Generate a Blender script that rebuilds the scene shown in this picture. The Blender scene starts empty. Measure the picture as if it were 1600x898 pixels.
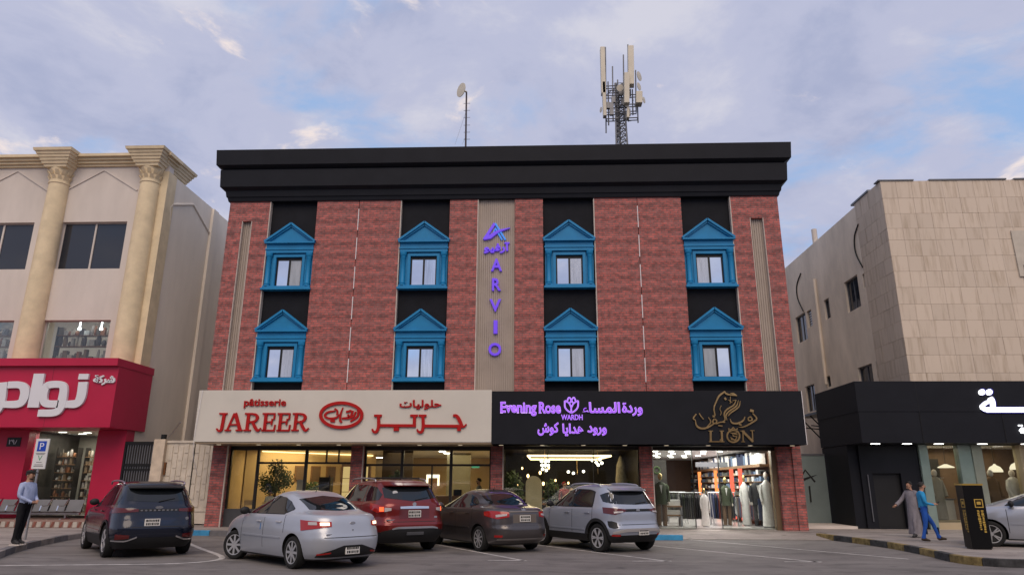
import bpy, bmesh, math, random
from mathutils import Vector, Matrix
R = math.radians
random.seed(11)
S = bpy.context.scene
COL = S.collection

# ------------------------------------------------------------------ camera
PITCH, YAW, ROLL, FPX = R(15.8957), R(-2.25168), R(0.23147), 1080.716
CAMZ = 1.6
_f = Vector((math.sin(YAW)*math.cos(PITCH), math.cos(YAW)*math.cos(PITCH), math.sin(PITCH)))
_r0 = Vector((math.cos(YAW), -math.sin(YAW), 0)); _u0 = _r0.cross(_f)
_r = _r0*math.cos(ROLL) + _u0*math.sin(ROLL); _u = _u0*math.cos(ROLL) - _r0*math.sin(ROLL)
cam = bpy.data.cameras.new('camera'); cam.sensor_width = 36; cam.lens = 36*FPX/1600
cam.clip_end = 5000
camo = bpy.data.objects.new('camera', cam); COL.objects.link(camo)
camo.matrix_world = Matrix(((_r.x, _u.x, -_f.x, 0), (_r.y, _u.y, -_f.y, 0), (_r.z, _u.z, -_f.z, CAMZ), (0, 0, 0, 1)))
S.camera = camo
S.view_settings.view_transform = 'Standard'; S.view_settings.look = 'None'
S.view_settings.gamma = 1; S.view_settings.use_curve_mapping = False
S.view_settings.exposure = 0.0

# ------------------------------------------------------------------ sky and sun (dusk, soft high cloud)
SUN_EL, SUN_AZ = R(46), R(176)          # azimuth clockwise from +Y: low sun behind the camera, hidden by cloud
world = bpy.data.worlds.new('World'); S.world = world; world.use_nodes = True
nt = world.node_tree; nt.nodes.clear()
def N(t, **k):
    n = nt.nodes.new(t)
    for a, b in k.items(): setattr(n, a, b)
    return n
out = N('ShaderNodeOutputWorld'); bg = N('ShaderNodeBackground'); bg.inputs['Strength'].default_value = 0.1
sky = N('ShaderNodeTexSky'); sky.sky_type = 'NISHITA'; sky.sun_disc = False
sky.sun_elevation = SUN_EL; sky.sun_rotation = SUN_AZ; sky.altitude = 600; sky.dust_density = 1.0; sky.ozone_density = 2.0
geo = N('ShaderNodeNewGeometry'); neg = N('ShaderNodeVectorMath', operation='SCALE'); neg.inputs['Scale'].default_value = -1
nt.links.new(geo.outputs['Incoming'], neg.inputs[0])
sep = N('ShaderNodeSeparateXYZ'); nt.links.new(neg.outputs[0], sep.inputs[0])
zz = N('ShaderNodeMath', operation='MAXIMUM'); zz.inputs[1].default_value = 0.0; nt.links.new(sep.outputs['Z'], zz.inputs[0])
za = N('ShaderNodeMath', operation='ADD'); za.inputs[1].default_value = 0.22; nt.links.new(zz.outputs[0], za.inputs[0])
dv = N('ShaderNodeCombineXYZ')
for i, ax in enumerate('XY'):
    d = N('ShaderNodeMath', operation='DIVIDE'); nt.links.new(sep.outputs[ax], d.inputs[0]); nt.links.new(za.outputs[0], d.inputs[1])
    nt.links.new(d.outputs[0], dv.inputs[i])
def noise(scale, detail, rough, off, dist=0.0, stretch=(1, 1, 1)):
    mp = N('ShaderNodeMapping'); mp.inputs['Location'].default_value = off; mp.inputs['Scale'].default_value = stretch
    mp.inputs['Rotation'].default_value = (0, 0, R(-28))
    nt.links.new(dv.outputs[0], mp.inputs[0])
    n = N('ShaderNodeTexNoise'); n.inputs['Scale'].default_value = scale; n.inputs['Detail'].default_value = detail
    n.inputs['Roughness'].default_value = rough; n.inputs['Distortion'].default_value = dist
    nt.links.new(mp.outputs[0], n.inputs['Vector']); return n.outputs['Fac']
def ramp(src, stops, interp='EASE'):
    r = N('ShaderNodeValToRGB'); r.color_ramp.interpolation = interp
    e = r.color_ramp.elements
    while len(e) < len(stops): e.new(0.5)
    for k, (p, c) in enumerate(stops):
        e[k].position = p; e[k].color = c if len(c) == 4 else (*c, 1)
    nt.links.new(src, r.inputs[0]); return r.outputs['Color']
def mix(fac, a, b):
    m = N('ShaderNodeMix', data_type='RGBA')
    if isinstance(fac, float): m.inputs['Factor'].default_value = fac
    else: nt.links.new(fac, m.inputs['Factor'])
    for s, v in ((m.inputs[6], a), (m.inputs[7], b)):
        if isinstance(v, tuple): s.default_value = (*v, 1)
        else: nt.links.new(v, s)
    return m.outputs[2]
cover = ramp(noise(1.9, 9, 0.58, (5.1, 1.2, 0), 0.25, (1, 1.35, 1)), [(0.32, (0, 0, 0)), (0.49, (1, 1, 1))])
tone = ramp(noise(3.2, 8, 0.6, (7.4, 2.2, 0), 0.3), [(0.32, (4.0, 4.4, 6.2)), (0.5, (5.0, 5.25, 6.9)), (0.68, (6.5, 6.5, 7.5))])
puff = ramp(noise(4.2, 9, 0.6, (1.2, 8.3, 0), 0.4), [(0.60, (0, 0, 0)), (0.72, (1, 1, 1))])
skyb = N('ShaderNodeMix', data_type='RGBA', blend_type='MULTIPLY'); skyb.inputs['Factor'].default_value = 1
nt.links.new(sky.outputs[0], skyb.inputs[6]); skyb.inputs[7].default_value = (1.0, 1.0, 1.0, 1)
cl = mix(puff, tone, (9.2, 8.0, 7.6))
fin = mix(cover, mix(0.72, skyb.outputs[2], (3.9, 5.9, 9.4)), cl)
nt.links.new(fin, bg.inputs['Color']); nt.links.new(bg.outputs[0], out.inputs[0])
sl = bpy.data.lights.new('sun', 'SUN'); sl.energy = 2.0; sl.angle = R(48); sl.color = (1.0, 0.80, 0.60)
so = bpy.data.objects.new('sun', sl); COL.objects.link(so)
sd = Vector((math.sin(SUN_AZ)*math.cos(SUN_EL), math.cos(SUN_AZ)*math.cos(SUN_EL), math.sin(SUN_EL)))
so.rotation_euler = sd.to_track_quat('Z', 'Y').to_euler(); so.location = (0, -40, 30)

# ------------------------------------------------------------------ placing helpers
def ray(px, py):
    return _f + _r*((px-800)/FPX) + _u*((449-py)/FPX)
def atY(px, py, Y):
    d = ray(px, py); t = Y/d.y; return Vector((d.x*t, Y, CAMZ+d.z*t))
def atZ(px, py, z):
    d = ray(px, py); t = (z-CAMZ)/d.z; return Vector((d.x*t, d.y*t, z))
def atX(px, py, X):
    d = ray(px, py); t = X/d.x; return Vector((X, d.y*t, CAMZ+d.z*t))

# ------------------------------------------------------------------ materials
MATS = {}
def mat(name, col, rough=0.6, metal=0.0, var=0.12, vs=2.0, bump=0.0, bs=60.0, spec=0.3, emit=None, es=1.0, coat=0.0, stretch=None):
    if name in MATS: return MATS[name]
    m = bpy.data.materials.new(name); m.use_nodes = True; t = m.node_tree; b = t.nodes['Principled BSDF']
    b.inputs['Roughness'].default_value = rough; b.inputs['Metallic'].default_value = metal
    b.inputs['Specular IOR Level'].default_value = spec
    b.inputs['Coat Weight'].default_value = coat; b.inputs['Coat Roughness'].default_value = 0.1
    b.inputs['Base Color'].default_value = (*col, 1)
    if emit: b.inputs['Emission Color'].default_value = (*emit, 1); b.inputs['Emission Strength'].default_value = es
    if var > 0 or bump > 0:
        tc = t.nodes.new('ShaderNodeTexCoord'); src = tc.outputs['Object']
        if stretch:
            mp = t.nodes.new('ShaderNodeMapping'); mp.inputs['Scale'].default_value = stretch
            t.links.new(src, mp.inputs[0]); src = mp.outputs[0]
    if var > 0:
        n = t.nodes.new('ShaderNodeTexNoise'); n.inputs['Scale'].default_value = vs; n.inputs['Detail'].default_value = 7; n.inputs['Roughness'].default_value = 0.62
        t.links.new(src, n.inputs['Vector'])
        r = t.nodes.new('ShaderNodeMapRange'); r.inputs[1].default_value = 0.3; r.inputs[2].default_value = 0.7
        r.inputs[3].default_value = 1-var; r.inputs[4].default_value = 1+var; t.links.new(n.outputs['Fac'], r.inputs[0])
        v = t.nodes.new('ShaderNodeVectorMath'); v.operation = 'SCALE'; v.inputs[0].default_value = col
        t.links.new(r.outputs[0], v.inputs['Scale']); t.links.new(v.outputs[0], b.inputs['Base Color'])
    if bump > 0:
        n2 = t.nodes.new('ShaderNodeTexNoise'); n2.inputs['Scale'].default_value = bs; n2.inputs['Detail'].default_value = 4
        t.links.new(src, n2.inputs['Vector'])
        bp = t.nodes.new('ShaderNodeBump'); bp.inputs['Strength'].default_value = bump; bp.inputs['Distance'].default_value = 0.02
        t.links.new(n2.outputs['Fac'], bp.inputs['Height']); t.links.new(bp.outputs[0], b.inputs['Normal'])
    MATS[name] = m; return m
def emis(name, col, s):
    if name in MATS: return MATS[name]
    m = bpy.data.materials.new(name); m.use_nodes = True; t = m.node_tree; t.nodes.clear()
    e = t.nodes.new('ShaderNodeEmission'); e.inputs[0].default_value = (*col, 1); e.inputs[1].default_value = s
    o = t.nodes.new('ShaderNodeOutputMaterial'); t.links.new(e.outputs[0], o.inputs[0]); MATS[name] = m; return m
def glass(name, tint=(0.9, 0.95, 0.93), gl=0.10, rough=0.02):
    if name in MATS: return MATS[name]
    m = bpy.data.materials.new(name); m.use_nodes = True; t = m.node_tree; t.nodes.clear()
    o = t.nodes.new('ShaderNodeOutputMaterial'); mx = t.nodes.new('ShaderNodeMixShader')
    tr = t.nodes.new('ShaderNodeBsdfTransparent'); tr.inputs[0].default_value = (*tint, 1)
    g = t.nodes.new('ShaderNodeBsdfGlossy'); g.inputs['Roughness'].default_value = rough
    fr = t.nodes.new('ShaderNodeFresnel'); fr.inputs[0].default_value = 1.5
    ad = t.nodes.new('ShaderNodeMath'); ad.operation = 'MULTIPLY_ADD'; ad.inputs[1].default_value = 0.9; ad.inputs[2].default_value = gl-0.04
    ad.use_clamp = True
    t.links.new(fr.outputs[0], ad.inputs[0]); t.links.new(ad.outputs[0], mx.inputs[0])
    t.links.new(tr.outputs[0], mx.inputs[1]); t.links.new(g.outputs[0], mx.inputs[2]); t.links.new(mx.outputs[0], o.inputs[0])
    MATS[name] = m; return m
def brickmat(name):
    m = bpy.data.materials.new(name); m.use_nodes = True; t = m.node_tree; b = t.nodes['Principled BSDF']
    L = t.links.new; tc = t.nodes.new('ShaderNodeTexCoord'); sx = t.nodes.new('ShaderNodeSeparateXYZ'); L(tc.outputs['Object'], sx.inputs[0])
    ad = t.nodes.new('ShaderNodeMath'); ad.operation = 'ADD'; L(sx.outputs['X'], ad.inputs[0]); L(sx.outputs['Y'], ad.inputs[1])
    cb = t.nodes.new('ShaderNodeCombineXYZ'); L(ad.outputs[0], cb.inputs[0]); L(sx.outputs['Z'], cb.inputs[1])
    br = t.nodes.new('ShaderNodeTexBrick'); L(cb.outputs[0], br.inputs['Vector'])
    br.inputs['Color1'].default_value = (0.49, 0.118, 0.10, 1); br.inputs['Color2'].default_value = (0.28, 0.094, 0.087, 1)
    br.inputs['Mortar'].default_value = (0.19, 0.115, 0.108, 1); br.inputs['Scale'].default_value = 1.0
    br.inputs['Mortar Size'].default_value = 0.014; br.inputs['Mortar Smooth'].default_value = 0.3; br.inputs['Bias'].default_value = -0.15
    br.inputs['Brick Width'].default_value = 0.26; br.inputs['Row Height'].default_value = 0.088
    mp = t.nodes.new('ShaderNodeMapping'); mp.inputs['Scale'].default_value = (4.5, 7.0, 1); L(cb.outputs[0], mp.inputs[0])
    n = t.nodes.new('ShaderNodeTexNoise'); n.inputs['Scale'].default_value = 1.0; n.inputs['Detail'].default_value = 5; n.inputs['Roughness'].default_value = 0.7
    L(mp.outputs[0], n.inputs['Vector'])
    r = t.nodes.new('ShaderNodeMapRange'); r.inputs[1].default_value = 0.36; r.inputs[2].default_value = 0.62; r.inputs[3].default_value = 0.52; r.inputs[4].default_value = 1.12
    wv = t.nodes.new('ShaderNodeMath'); wv.operation = 'MULTIPLY'; wv.inputs[1].default_value = 2*math.pi/0.47; L(sx.outputs['Z'], wv.inputs[0])
    cs = t.nodes.new('ShaderNodeMath'); cs.operation = 'COSINE'; L(wv.outputs[0], cs.inputs[0])
    md = t.nodes.new('ShaderNodeMath'); md.operation = 'MULTIPLY_ADD'; md.inputs[1].default_value = -0.06; L(cs.outputs[0], md.inputs[0]); L(n.outputs['Fac'], md.inputs[2])
    L(md.outputs[0], r.inputs[0])
    v = t.nodes.new('ShaderNodeVectorMath'); v.operation = 'SCALE'; L(br.outputs['Color'], v.inputs[0]); L(r.outputs[0], v.inputs['Scale'])
    L(v.outputs[0], b.inputs['Base Color']); b.inputs['Roughness'].default_value = 0.75
    bp = t.nodes.new('ShaderNodeBump'); bp.inputs['Strength'].default_value = 0.5; bp.inputs['Distance'].default_value = 0.01; bp.invert = True
    L(br.outputs['Fac'], bp.inputs['Height']); L(bp.outputs[0], b.inputs['Normal'])
    MATS[name] = m; return m
def asphaltmat(name, c0, c1):
    m = bpy.data.materials.new(name); m.use_nodes = True; t = m.node_tree; b = t.nodes['Principled BSDF']; L = t.links.new
    tc = t.nodes.new('ShaderNodeTexCoord')
    def nz(sc, d, st=(1, 1, 1)):
        mp = t.nodes.new('ShaderNodeMapping'); mp.inputs['Scale'].default_value = st; L(tc.outputs['Object'], mp.inputs[0])
        n = t.nodes.new('ShaderNodeTexNoise'); n.inputs['Scale'].default_value = sc; n.inputs['Detail'].default_value = d; n.inputs['Roughness'].default_value = 0.65
        L(mp.outputs[0], n.inputs['Vector']); return n.outputs['Fac']
    a = nz(0.5, 6, (1, 1.6, 1)); f = nz(90, 3); s = nz(1.1, 9, (0.8, 1.5, 1))
    rp = t.nodes.new('ShaderNodeValToRGB'); rp.color_ramp.elements[0].position = 0.34; rp.color_ramp.elements[1].position = 0.68
    rp.color_ramp.elements[0].color = (*c0, 1); rp.color_ramp.elements[1].color = (*c1, 1); L(a, rp.inputs[0])
    mr = t.nodes.new('ShaderNodeMapRange'); mr.inputs[1].default_value = 0.3; mr.inputs[2].default_value = 0.7; mr.inputs[3].default_value = 0.72; mr.inputs[4].default_value = 1.28; L(f, mr.inputs[0])
    m2 = t.nodes.new('ShaderNodeMapRange'); m2.inputs[1].default_value = 0.34; m2.inputs[2].default_value = 0.5; m2.inputs[3].default_value = 0.62; m2.inputs[4].default_value = 1.05; L(s, m2.inputs[0])
    mm = t.nodes.new('ShaderNodeMath'); mm.operation = 'MULTIPLY'; L(mr.outputs[0], mm.inputs[0]); L(m2.outputs[0], mm.inputs[1])
    v = t.nodes.new('ShaderNodeVectorMath'); v.operation = 'SCALE'; L(rp.outputs[0], v.inputs[0]); L(mm.outputs[0], v.inputs['Scale'])
    vo = t.nodes.new('ShaderNodeTexVoronoi'); vo.inputs['Scale'].default_value = 1.3; vo.inputs['Randomness'].default_value = 1; L(tc.outputs['Object'], vo.inputs['Vector'])
    o1 = t.nodes.new('ShaderNodeMapRange'); o1.inputs[1].default_value = 0.05; o1.inputs[2].default_value = 0.16; o1.inputs[3].default_value = 0.6; o1.inputs[4].default_value = 1.0; L(vo.outputs['Distance'], o1.inputs[0])
    tk = nz(1.0, 5, (0.06, 2.6, 1)); o2 = t.nodes.new('ShaderNodeMapRange'); o2.inputs[1].default_value = 0.35; o2.inputs[2].default_value = 0.6; o2.inputs[3].default_value = 0.86; o2.inputs[4].default_value = 1.08; L(tk, o2.inputs[0])
    om = t.nodes.new('ShaderNodeMath'); om.operation = 'MULTIPLY'; L(o1.outputs[0], om.inputs[0]); L(o2.outputs[0], om.inputs[1])
    v2 = t.nodes.new('ShaderNodeVectorMath'); v2.operation = 'SCALE'; L(v.outputs[0], v2.inputs[0]); L(om.outputs[0], v2.inputs['Scale']); v = v2
    L(v.outputs[0], b.inputs['Base Color']); b.inputs['Roughness'].default_value = 0.78
    bp = t.nodes.new('ShaderNodeBump'); bp.inputs['Strength'].default_value = 0.35; bp.inputs['Distance'].default_value = 0.01; L(f, bp.inputs['Height']); L(bp.outputs[0], b.inputs['Normal'])
    MATS[name] = m; return m
M = dict(
    brick=brickmat('brick_cladding'),
    asphalt=asphaltmat('asphalt', (0.128, 0.116, 0.111), (0.185, 0.169, 0.161)),
    paving=asphaltmat('paving', (0.23, 0.20, 0.185), (0.32, 0.285, 0.26)),
    black=mat('black_panel', (0.0135, 0.0145, 0.019), 0.5, var=0.12, vs=1.2, spec=0.12),
    blackstucco=mat('black_stucco', (0.0125, 0.0132, 0.017), 0.7, var=0.2, vs=1.5, bump=0.1, spec=0.12),
    blackmetal=mat('black_metal', (0.012, 0.012, 0.012), 0.35, var=0.1),
    darkframe=mat('dark_frame', (0.022, 0.019, 0.017), 0.4, var=0.1),
    blue=mat('blue_paint', (0.008, 0.195, 0.42), 0.5, var=0.1, vs=1.6),
    slat=mat('taupe_slat', (0.36, 0.30, 0.255), 0.55, var=0.1, vs=1.2),
    cream=mat('cream_board', (0.60, 0.565, 0.50), 0.4, var=0.05, vs=0.7),
    trim=mat('pale_trim', (0.5, 0.43, 0.38), 0.5, var=0.15, vs=5),
    stucco=mat('white_stucco', (0.60, 0.54, 0.49), 0.85, var=0.08, vs=1.1, bump=0.08, bs=30, stretch=(1, 1, 0.3)),
    sidewall=mat('beige_stucco', (0.75, 0.68, 0.59), 0.85, var=0.12, vs=0.5, bump=0.12, bs=25, stretch=(1, 1, 0.35)),
    column=mat('cream_stone', (0.68, 0.56, 0.375), 0.8, var=0.12, vs=2.2, bump=0.12, bs=20),
    red=mat('red_panel', (0.43, 0.016, 0.055), 0.33, var=0.06, vs=0.9),
    redletter=mat('red_letter', (0.40, 0.012, 0.012), 0.5, var=0.05, spec=0.15),
    whiteletter=mat('white_letter', (0.66, 0.66, 0.70), 0.4, var=0.03),
    gold=mat('gold_letter', (0.55, 0.36, 0.16), 0.28, metal=1.0, var=0.2, vs=6),
    white=mat('white_paint', (0.62, 0.60, 0.58), 0.6, var=0.25, vs=9),
    chrome=mat('chrome', (0.72, 0.72, 0.74), 0.15, metal=1.0, var=0),
    rubber=mat('rubber', (0.014, 0.014, 0.014), 0.8, var=0.15, vs=8),
    alloy=mat('alloy', (0.55, 0.55, 0.57), 0.35, metal=0.35, var=0.05),
    cglass=mat('car_glass', (0.010, 0.012, 0.014), 0.04, var=0, spec=0.6),
    taillight=mat('tail_light_red', (0.34, 0.012, 0.010), 0.12, var=0, coat=0.6),
    plate=mat('number_plate', (0.62, 0.60, 0.56), 0.4, var=0.1, vs=20),
    ink=mat('black_ink', (0.02, 0.02, 0.02), 0.6, var=0),
    shopglass=glass('shop_glass', (0.90, 0.93, 0.91), 0.05),
    unused_winglass=mat('window_glass', (0.30, 0.36, 0.44), 0.04, metal=0.85, var=0.0),
    darkglass=mat('dark_glass', (0.02, 0.024, 0.034), 0.05, var=0.0, spec=0.7),
    warmwall=mat('warm_wall', (0.62, 0.44, 0.22), 0.8, var=0.06),
    wood=mat('wood', (0.22, 0.12, 0.06), 0.5, var=0.2, vs=4),
    paleceil=mat('pale_ceiling', (0.7, 0.66, 0.6), 0.8, var=0.04),
    floor=mat('shop_floor', (0.42, 0.38, 0.35), 0.25, var=0.1, vs=2),
    darkwall=mat('dark_wall', (0.035, 0.03, 0.026), 0.6, var=0.3, vs=3),
    leaf=mat('leaf_green', (0.045, 0.075, 0.025), 0.55, var=0.4, vs=9),
    bark=mat('bark', (0.10, 0.06, 0.035), 0.85, var=0.25, vs=12),
    lampwhite=emis('lamp_white', (1.0, 0.93, 0.82), 9.0),
    lampwarm=emis('lamp_warm', (1.0, 0.62, 0.25), 8.0),
    steel=mat('steel', (0.45, 0.45, 0.46), 0.35, metal=0.9, var=0.1, vs=6),
    greymetal=mat('grey_metal', (0.16, 0.165, 0.18), 0.5, metal=0.6, var=0.15),
    antenna=mat('antenna_shell', (0.60, 0.55, 0.45), 0.5, var=0.08),
    creamgate=mat('cream_gate', (0.56, 0.50, 0.42), 0.6, var=0.16, vs=2.5),
    skin=mat('skin', (0.38, 0.21, 0.14), 0.55, var=0.08, vs=12),
    hair=mat('hair', (0.012, 0.010, 0.009), 0.6, var=0.1),
)

# ------------------------------------------------------------------ mesh helpers
LOC = {}
def tag(o, label=None, cat=None, group=None, kind=None):
    if label: o['label'] = label
    if cat: o['category'] = cat
    if group: o['group'] = group
    if kind: o['kind'] = kind
    return o
def thing(name, label, cat, loc=(0, 0, 0), group=None, rz=0.0, local=False):
    o = bpy.data.objects.new(name, None); COL.objects.link(o); o.location = loc; o.rotation_euler = (0, 0, rz)
    o.empty_display_size = 0.2
    LOC[o.name] = None if local else Vector(loc)
    return tag(o, label, cat, group)
class MB:
    def __init__(s): s.v = []; s.f = []; s.m = []
    def add(s, vs, fs, mi=0):
        n = len(s.v); s.v += [tuple(p) for p in vs]; s.f += [tuple(i+n for i in f) for f in fs]; s.m += [mi]*len(fs); return s
    def box(s, x0, x1, y0, y1, z0, z1, mi=0):
        return s.add([(x0, y0, z0), (x1, y0, z0), (x1, y1, z0), (x0, y1, z0), (x0, y0, z1), (x1, y0, z1), (x1, y1, z1), (x0, y1, z1)],
                     [(3, 2, 1, 0), (4, 5, 6, 7), (0, 1, 5, 4), (1, 2, 6, 5), (2, 3, 7, 6), (3, 0, 4, 7)], mi)
    def obox(s, c, ax, ay, az, mi=0):     # box about centre c with half axes
        c = Vector(c); ax = Vector(ax); ay = Vector(ay); az = Vector(az)
        P = [c+ax*i+ay*j+az*k for k in (-1, 1) for (i, j) in ((-1, -1), (1, -1), (1, 1), (-1, 1))]
        return s.add(P, [(3, 2, 1, 0), (4, 5, 6, 7), (0, 1, 5, 4), (1, 2, 6, 5), (2, 3, 7, 6), (3, 0, 4, 7)], mi)
    def prism(s, poly, y0, y1, mi=0):     # polygon of (x,z), extruded y0 -> y1
        n = len(poly); A = [(x, y0, z) for x, z in poly]; B = [(x, y1, z) for x, z in poly]
        return s.add(A+B, [tuple(range(n)), tuple(range(2*n-1, n-1, -1))]+[((i+1) % n, i, i+n, (i+1) % n+n) for i in range(n)], mi)
    def hprism(s, poly, z0, z1, mi=0):    # polygon of (x,y) counter-clockwise, extruded z0 -> z1
        n = len(poly); A = [(x, y, z0) for x, y in poly]; B = [(x, y, z1) for x, y in poly]
        return s.add(A+B, [tuple(range(n-1, -1, -1)), tuple(range(n, 2*n))]+[(i, (i+1) % n, (i+1) % n+n, i+n) for i in range(n)], mi)
    def cyl(s, p0, p1, r0, r1=None, n=12, mi=0, cap=True):
        p0 = Vector(p0); p1 = Vector(p1); r1 = r0 if r1 is None else r1
        d = (p1-p0).normalized(); a = d.orthogonal().normalized(); b = d.cross(a)
        V = []
        for p, r in ((p0, r0), (p1, r1)):
            V += [p+(a*math.cos(2*math.pi*i/n)+b*math.sin(2*math.pi*i/n))*r for i in range(n)]
        F = [(i, (i+1) % n, (i+1) % n+n, i+n) for i in range(n)]
        if cap: F += [tuple(range(n-1, -1, -1)), tuple(range(n, 2*n))]
        return s.add(V, F, mi)
    def tube(s, pts, r, n=6, mi=0):
        for a, b in zip(pts, pts[1:]): s.cyl(a, b, r, r, n, mi)
        return s
    def lathe(s, prof, c=(0, 0, 0), n=20, mi=0, axis='z'):
        V = []; c = Vector(c)
        for r, h in prof:
            for i in range(n):
                a = 2*math.pi*i/n
                p = Vector((r*math.cos(a), r*math.sin(a), h)) if axis == 'z' else (Vector((r*math.cos(a), h, -r*math.sin(a))) if axis == 'y' else Vector((h, r*math.cos(a), r*math.sin(a))))
                V.append(c+p)
        F = []
        for k in range(len(prof)-1):
            F += [(k*n+i, k*n+(i+1) % n, (k+1)*n+(i+1) % n, (k+1)*n+i) for i in range(n)]
        F += [tuple(range(n-1, -1, -1)), tuple((len(prof)-1)*n+i for i in range(n))]
        return s.add(V, F, mi)
    def ball(s, c, r, n=10, k=6, mi=0, sc=(1, 1, 1)):
        c = Vector(c); V = []
        for j in range(1, k):
            t = math.pi*j/k
            V += [c+Vector((r*sc[0]*math.sin(t)*math.cos(2*math.pi*i/n), r*sc[1]*math.sin(t)*math.sin(2*math.pi*i/n), r*sc[2]*math.cos(t))) for i in range(n)]
        V += [c+Vector((0, 0, r*sc[2])), c-Vector((0, 0, r*sc[2]))]; T = len(V)-2
        F = []
        for j in range(k-2): F += [(j*n+i, (j+1)*n+i, (j+1)*n+(i+1) % n, j*n+(i+1) % n) for i in range(n)]
        F += [(T, i, (i+1) % n) for i in range(n)]+[(T+1, (k-2)*n+(i+1) % n, (k-2)*n+i) for i in range(n)]
        return s.add(V, F, mi)
    def build(s, name, mats, parent=None, smooth=False, bevel=0):
        me = bpy.data.meshes.new(name); me.from_pydata(s.v, [], s.f)
        if not isinstance(mats, (list, tuple)): mats = [mats]
        for m in mats: me.materials.append(m)
        if len(mats) > 1: me.polygons.foreach_set('material_index', s.m)
        if bevel:
            bm = bmesh.new(); bm.from_mesh(me); bmesh.ops.remove_doubles(bm, verts=bm.verts, dist=1e-5)
            bmesh.ops.bevel(bm, geom=[e for e in bm.edges if len(e.link_faces) == 2 and e.calc_face_angle(0) > 0.5], offset=bevel, segments=2, affect='EDGES', profile=0.6)
            bm.to_mesh(me); bm.free()
        if smooth:
            bm = bmesh.new(); bm.from_mesh(me)
            for f in bm.faces: f.smooth = True
            for e in bm.edges: e.smooth = e.calc_face_angle(0) < 0.7 if len(e.link_faces) == 2 else True
            bm.to_mesh(me); bm.free()
        me.update()
        return put(name, me, parent)
def put(name, me, parent=None):
    o = bpy.data.objects.new(name, me); COL.objects.link(o)
    if parent:
        o.parent = parent
        L = LOC.get(parent.name)
        if parent.type == 'EMPTY' and L is not None: o.location = -L
    return o
def single(name, mb, mats, label, cat, group=None, smooth=False, bevel=0):
    return tag(mb.build(name, mats, None, smooth, bevel), label, cat, group)
def structure(name, mb, mats, smooth=False):
    return tag(mb.build(name, mats, None, smooth), kind='structure')
def copy_tree(o, parent=None):
    c = o.copy(); COL.objects.link(c); c.parent = parent; LOC[c.name] = LOC.get(o.name)
    for ch in o.children: copy_tree(ch, c)
    return c
def spl(pts, n=6):
    """Catmull-Rom through 2D/3D points"""
    P = [Vector(p) for p in pts]
    if len(P) < 3: return P
    o = []
    for i in range(len(P)-1):
        a = P[i-1] if i > 0 else P[0]*2-P[1]; b = P[i]; c = P[i+1]; d = P[i+2] if i+2 < len(P) else P[-1]*2-P[-2]
        for k in range(n):
            t = k/n; o.append(0.5*((2*b)+(c-a)*t+(2*a-5*b+4*c-d)*t*t+(3*b-a-3*c+d)*t**3))
    o.append(P[-1]); return o
def ribbon(mb, pts, w, y0, y1, smooth=True, mi=0):
    """flat stroke in the x,z plane (pts are 2D), width w or list, extruded between y0 (front) and y1"""
    P = [Vector(p) for p in pts]; n0 = len(P)
    ws = [w]*n0 if not isinstance(w, (list, tuple)) else list(w)
    if smooth and n0 > 2:
        Q = spl(P, 5); W = []
        for i in range(n0-1): W += [ws[i]+(ws[i+1]-ws[i])*k/5 for k in range(5)]
        W.append(ws[-1]); P, ws = Q, W
    V = []; n = len(P)
    for i, p in enumerate(P):
        d = (P[min(i+1, n-1)]-P[max(i-1, 0)])
        d = d.normalized() if d.length > 1e-9 else Vector((1, 0))
        nn = Vector((-d.y, d.x))*ws[i]*0.5
        a, b = p+nn, p-nn
        V += [(a.x, y0, a.y), (b.x, y0, b.y), (a.x, y1, a.y), (b.x, y1, b.y)]
    F = []
    for i in range(n-1):
        k = 4*i; F += [(k, k+1, k+5, k+4), (k+2, k+6, k+7, k+3), (k, k+4, k+6, k+2), (k+1, k+3, k+7, k+5)]
    k = 4*(n-1); F += [(0, 2, 3, 1), (k, k+1, k+3, k+2)]
    mb.add(V, F, mi); return mb
def text_faces(body, bold=0.0):
    cu = bpy.data.curves.new('tmp', 'FONT'); cu.body = body; cu.offset = bold; cu.resolution_u = 3
    o = bpy.data.objects.new('tmp', cu); COL.objects.link(o); bpy.context.view_layer.update()
    ev = o.evaluated_get(bpy.context.evaluated_depsgraph_get()); me = ev.to_mesh()
    v = [tuple(p.co) for p in me.vertices]; f = [tuple(p.vertices) for p in me.polygons]
    ev.to_mesh_clear(); bpy.data.objects.remove(o); bpy.data.curves.remove(cu); return v, f
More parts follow.
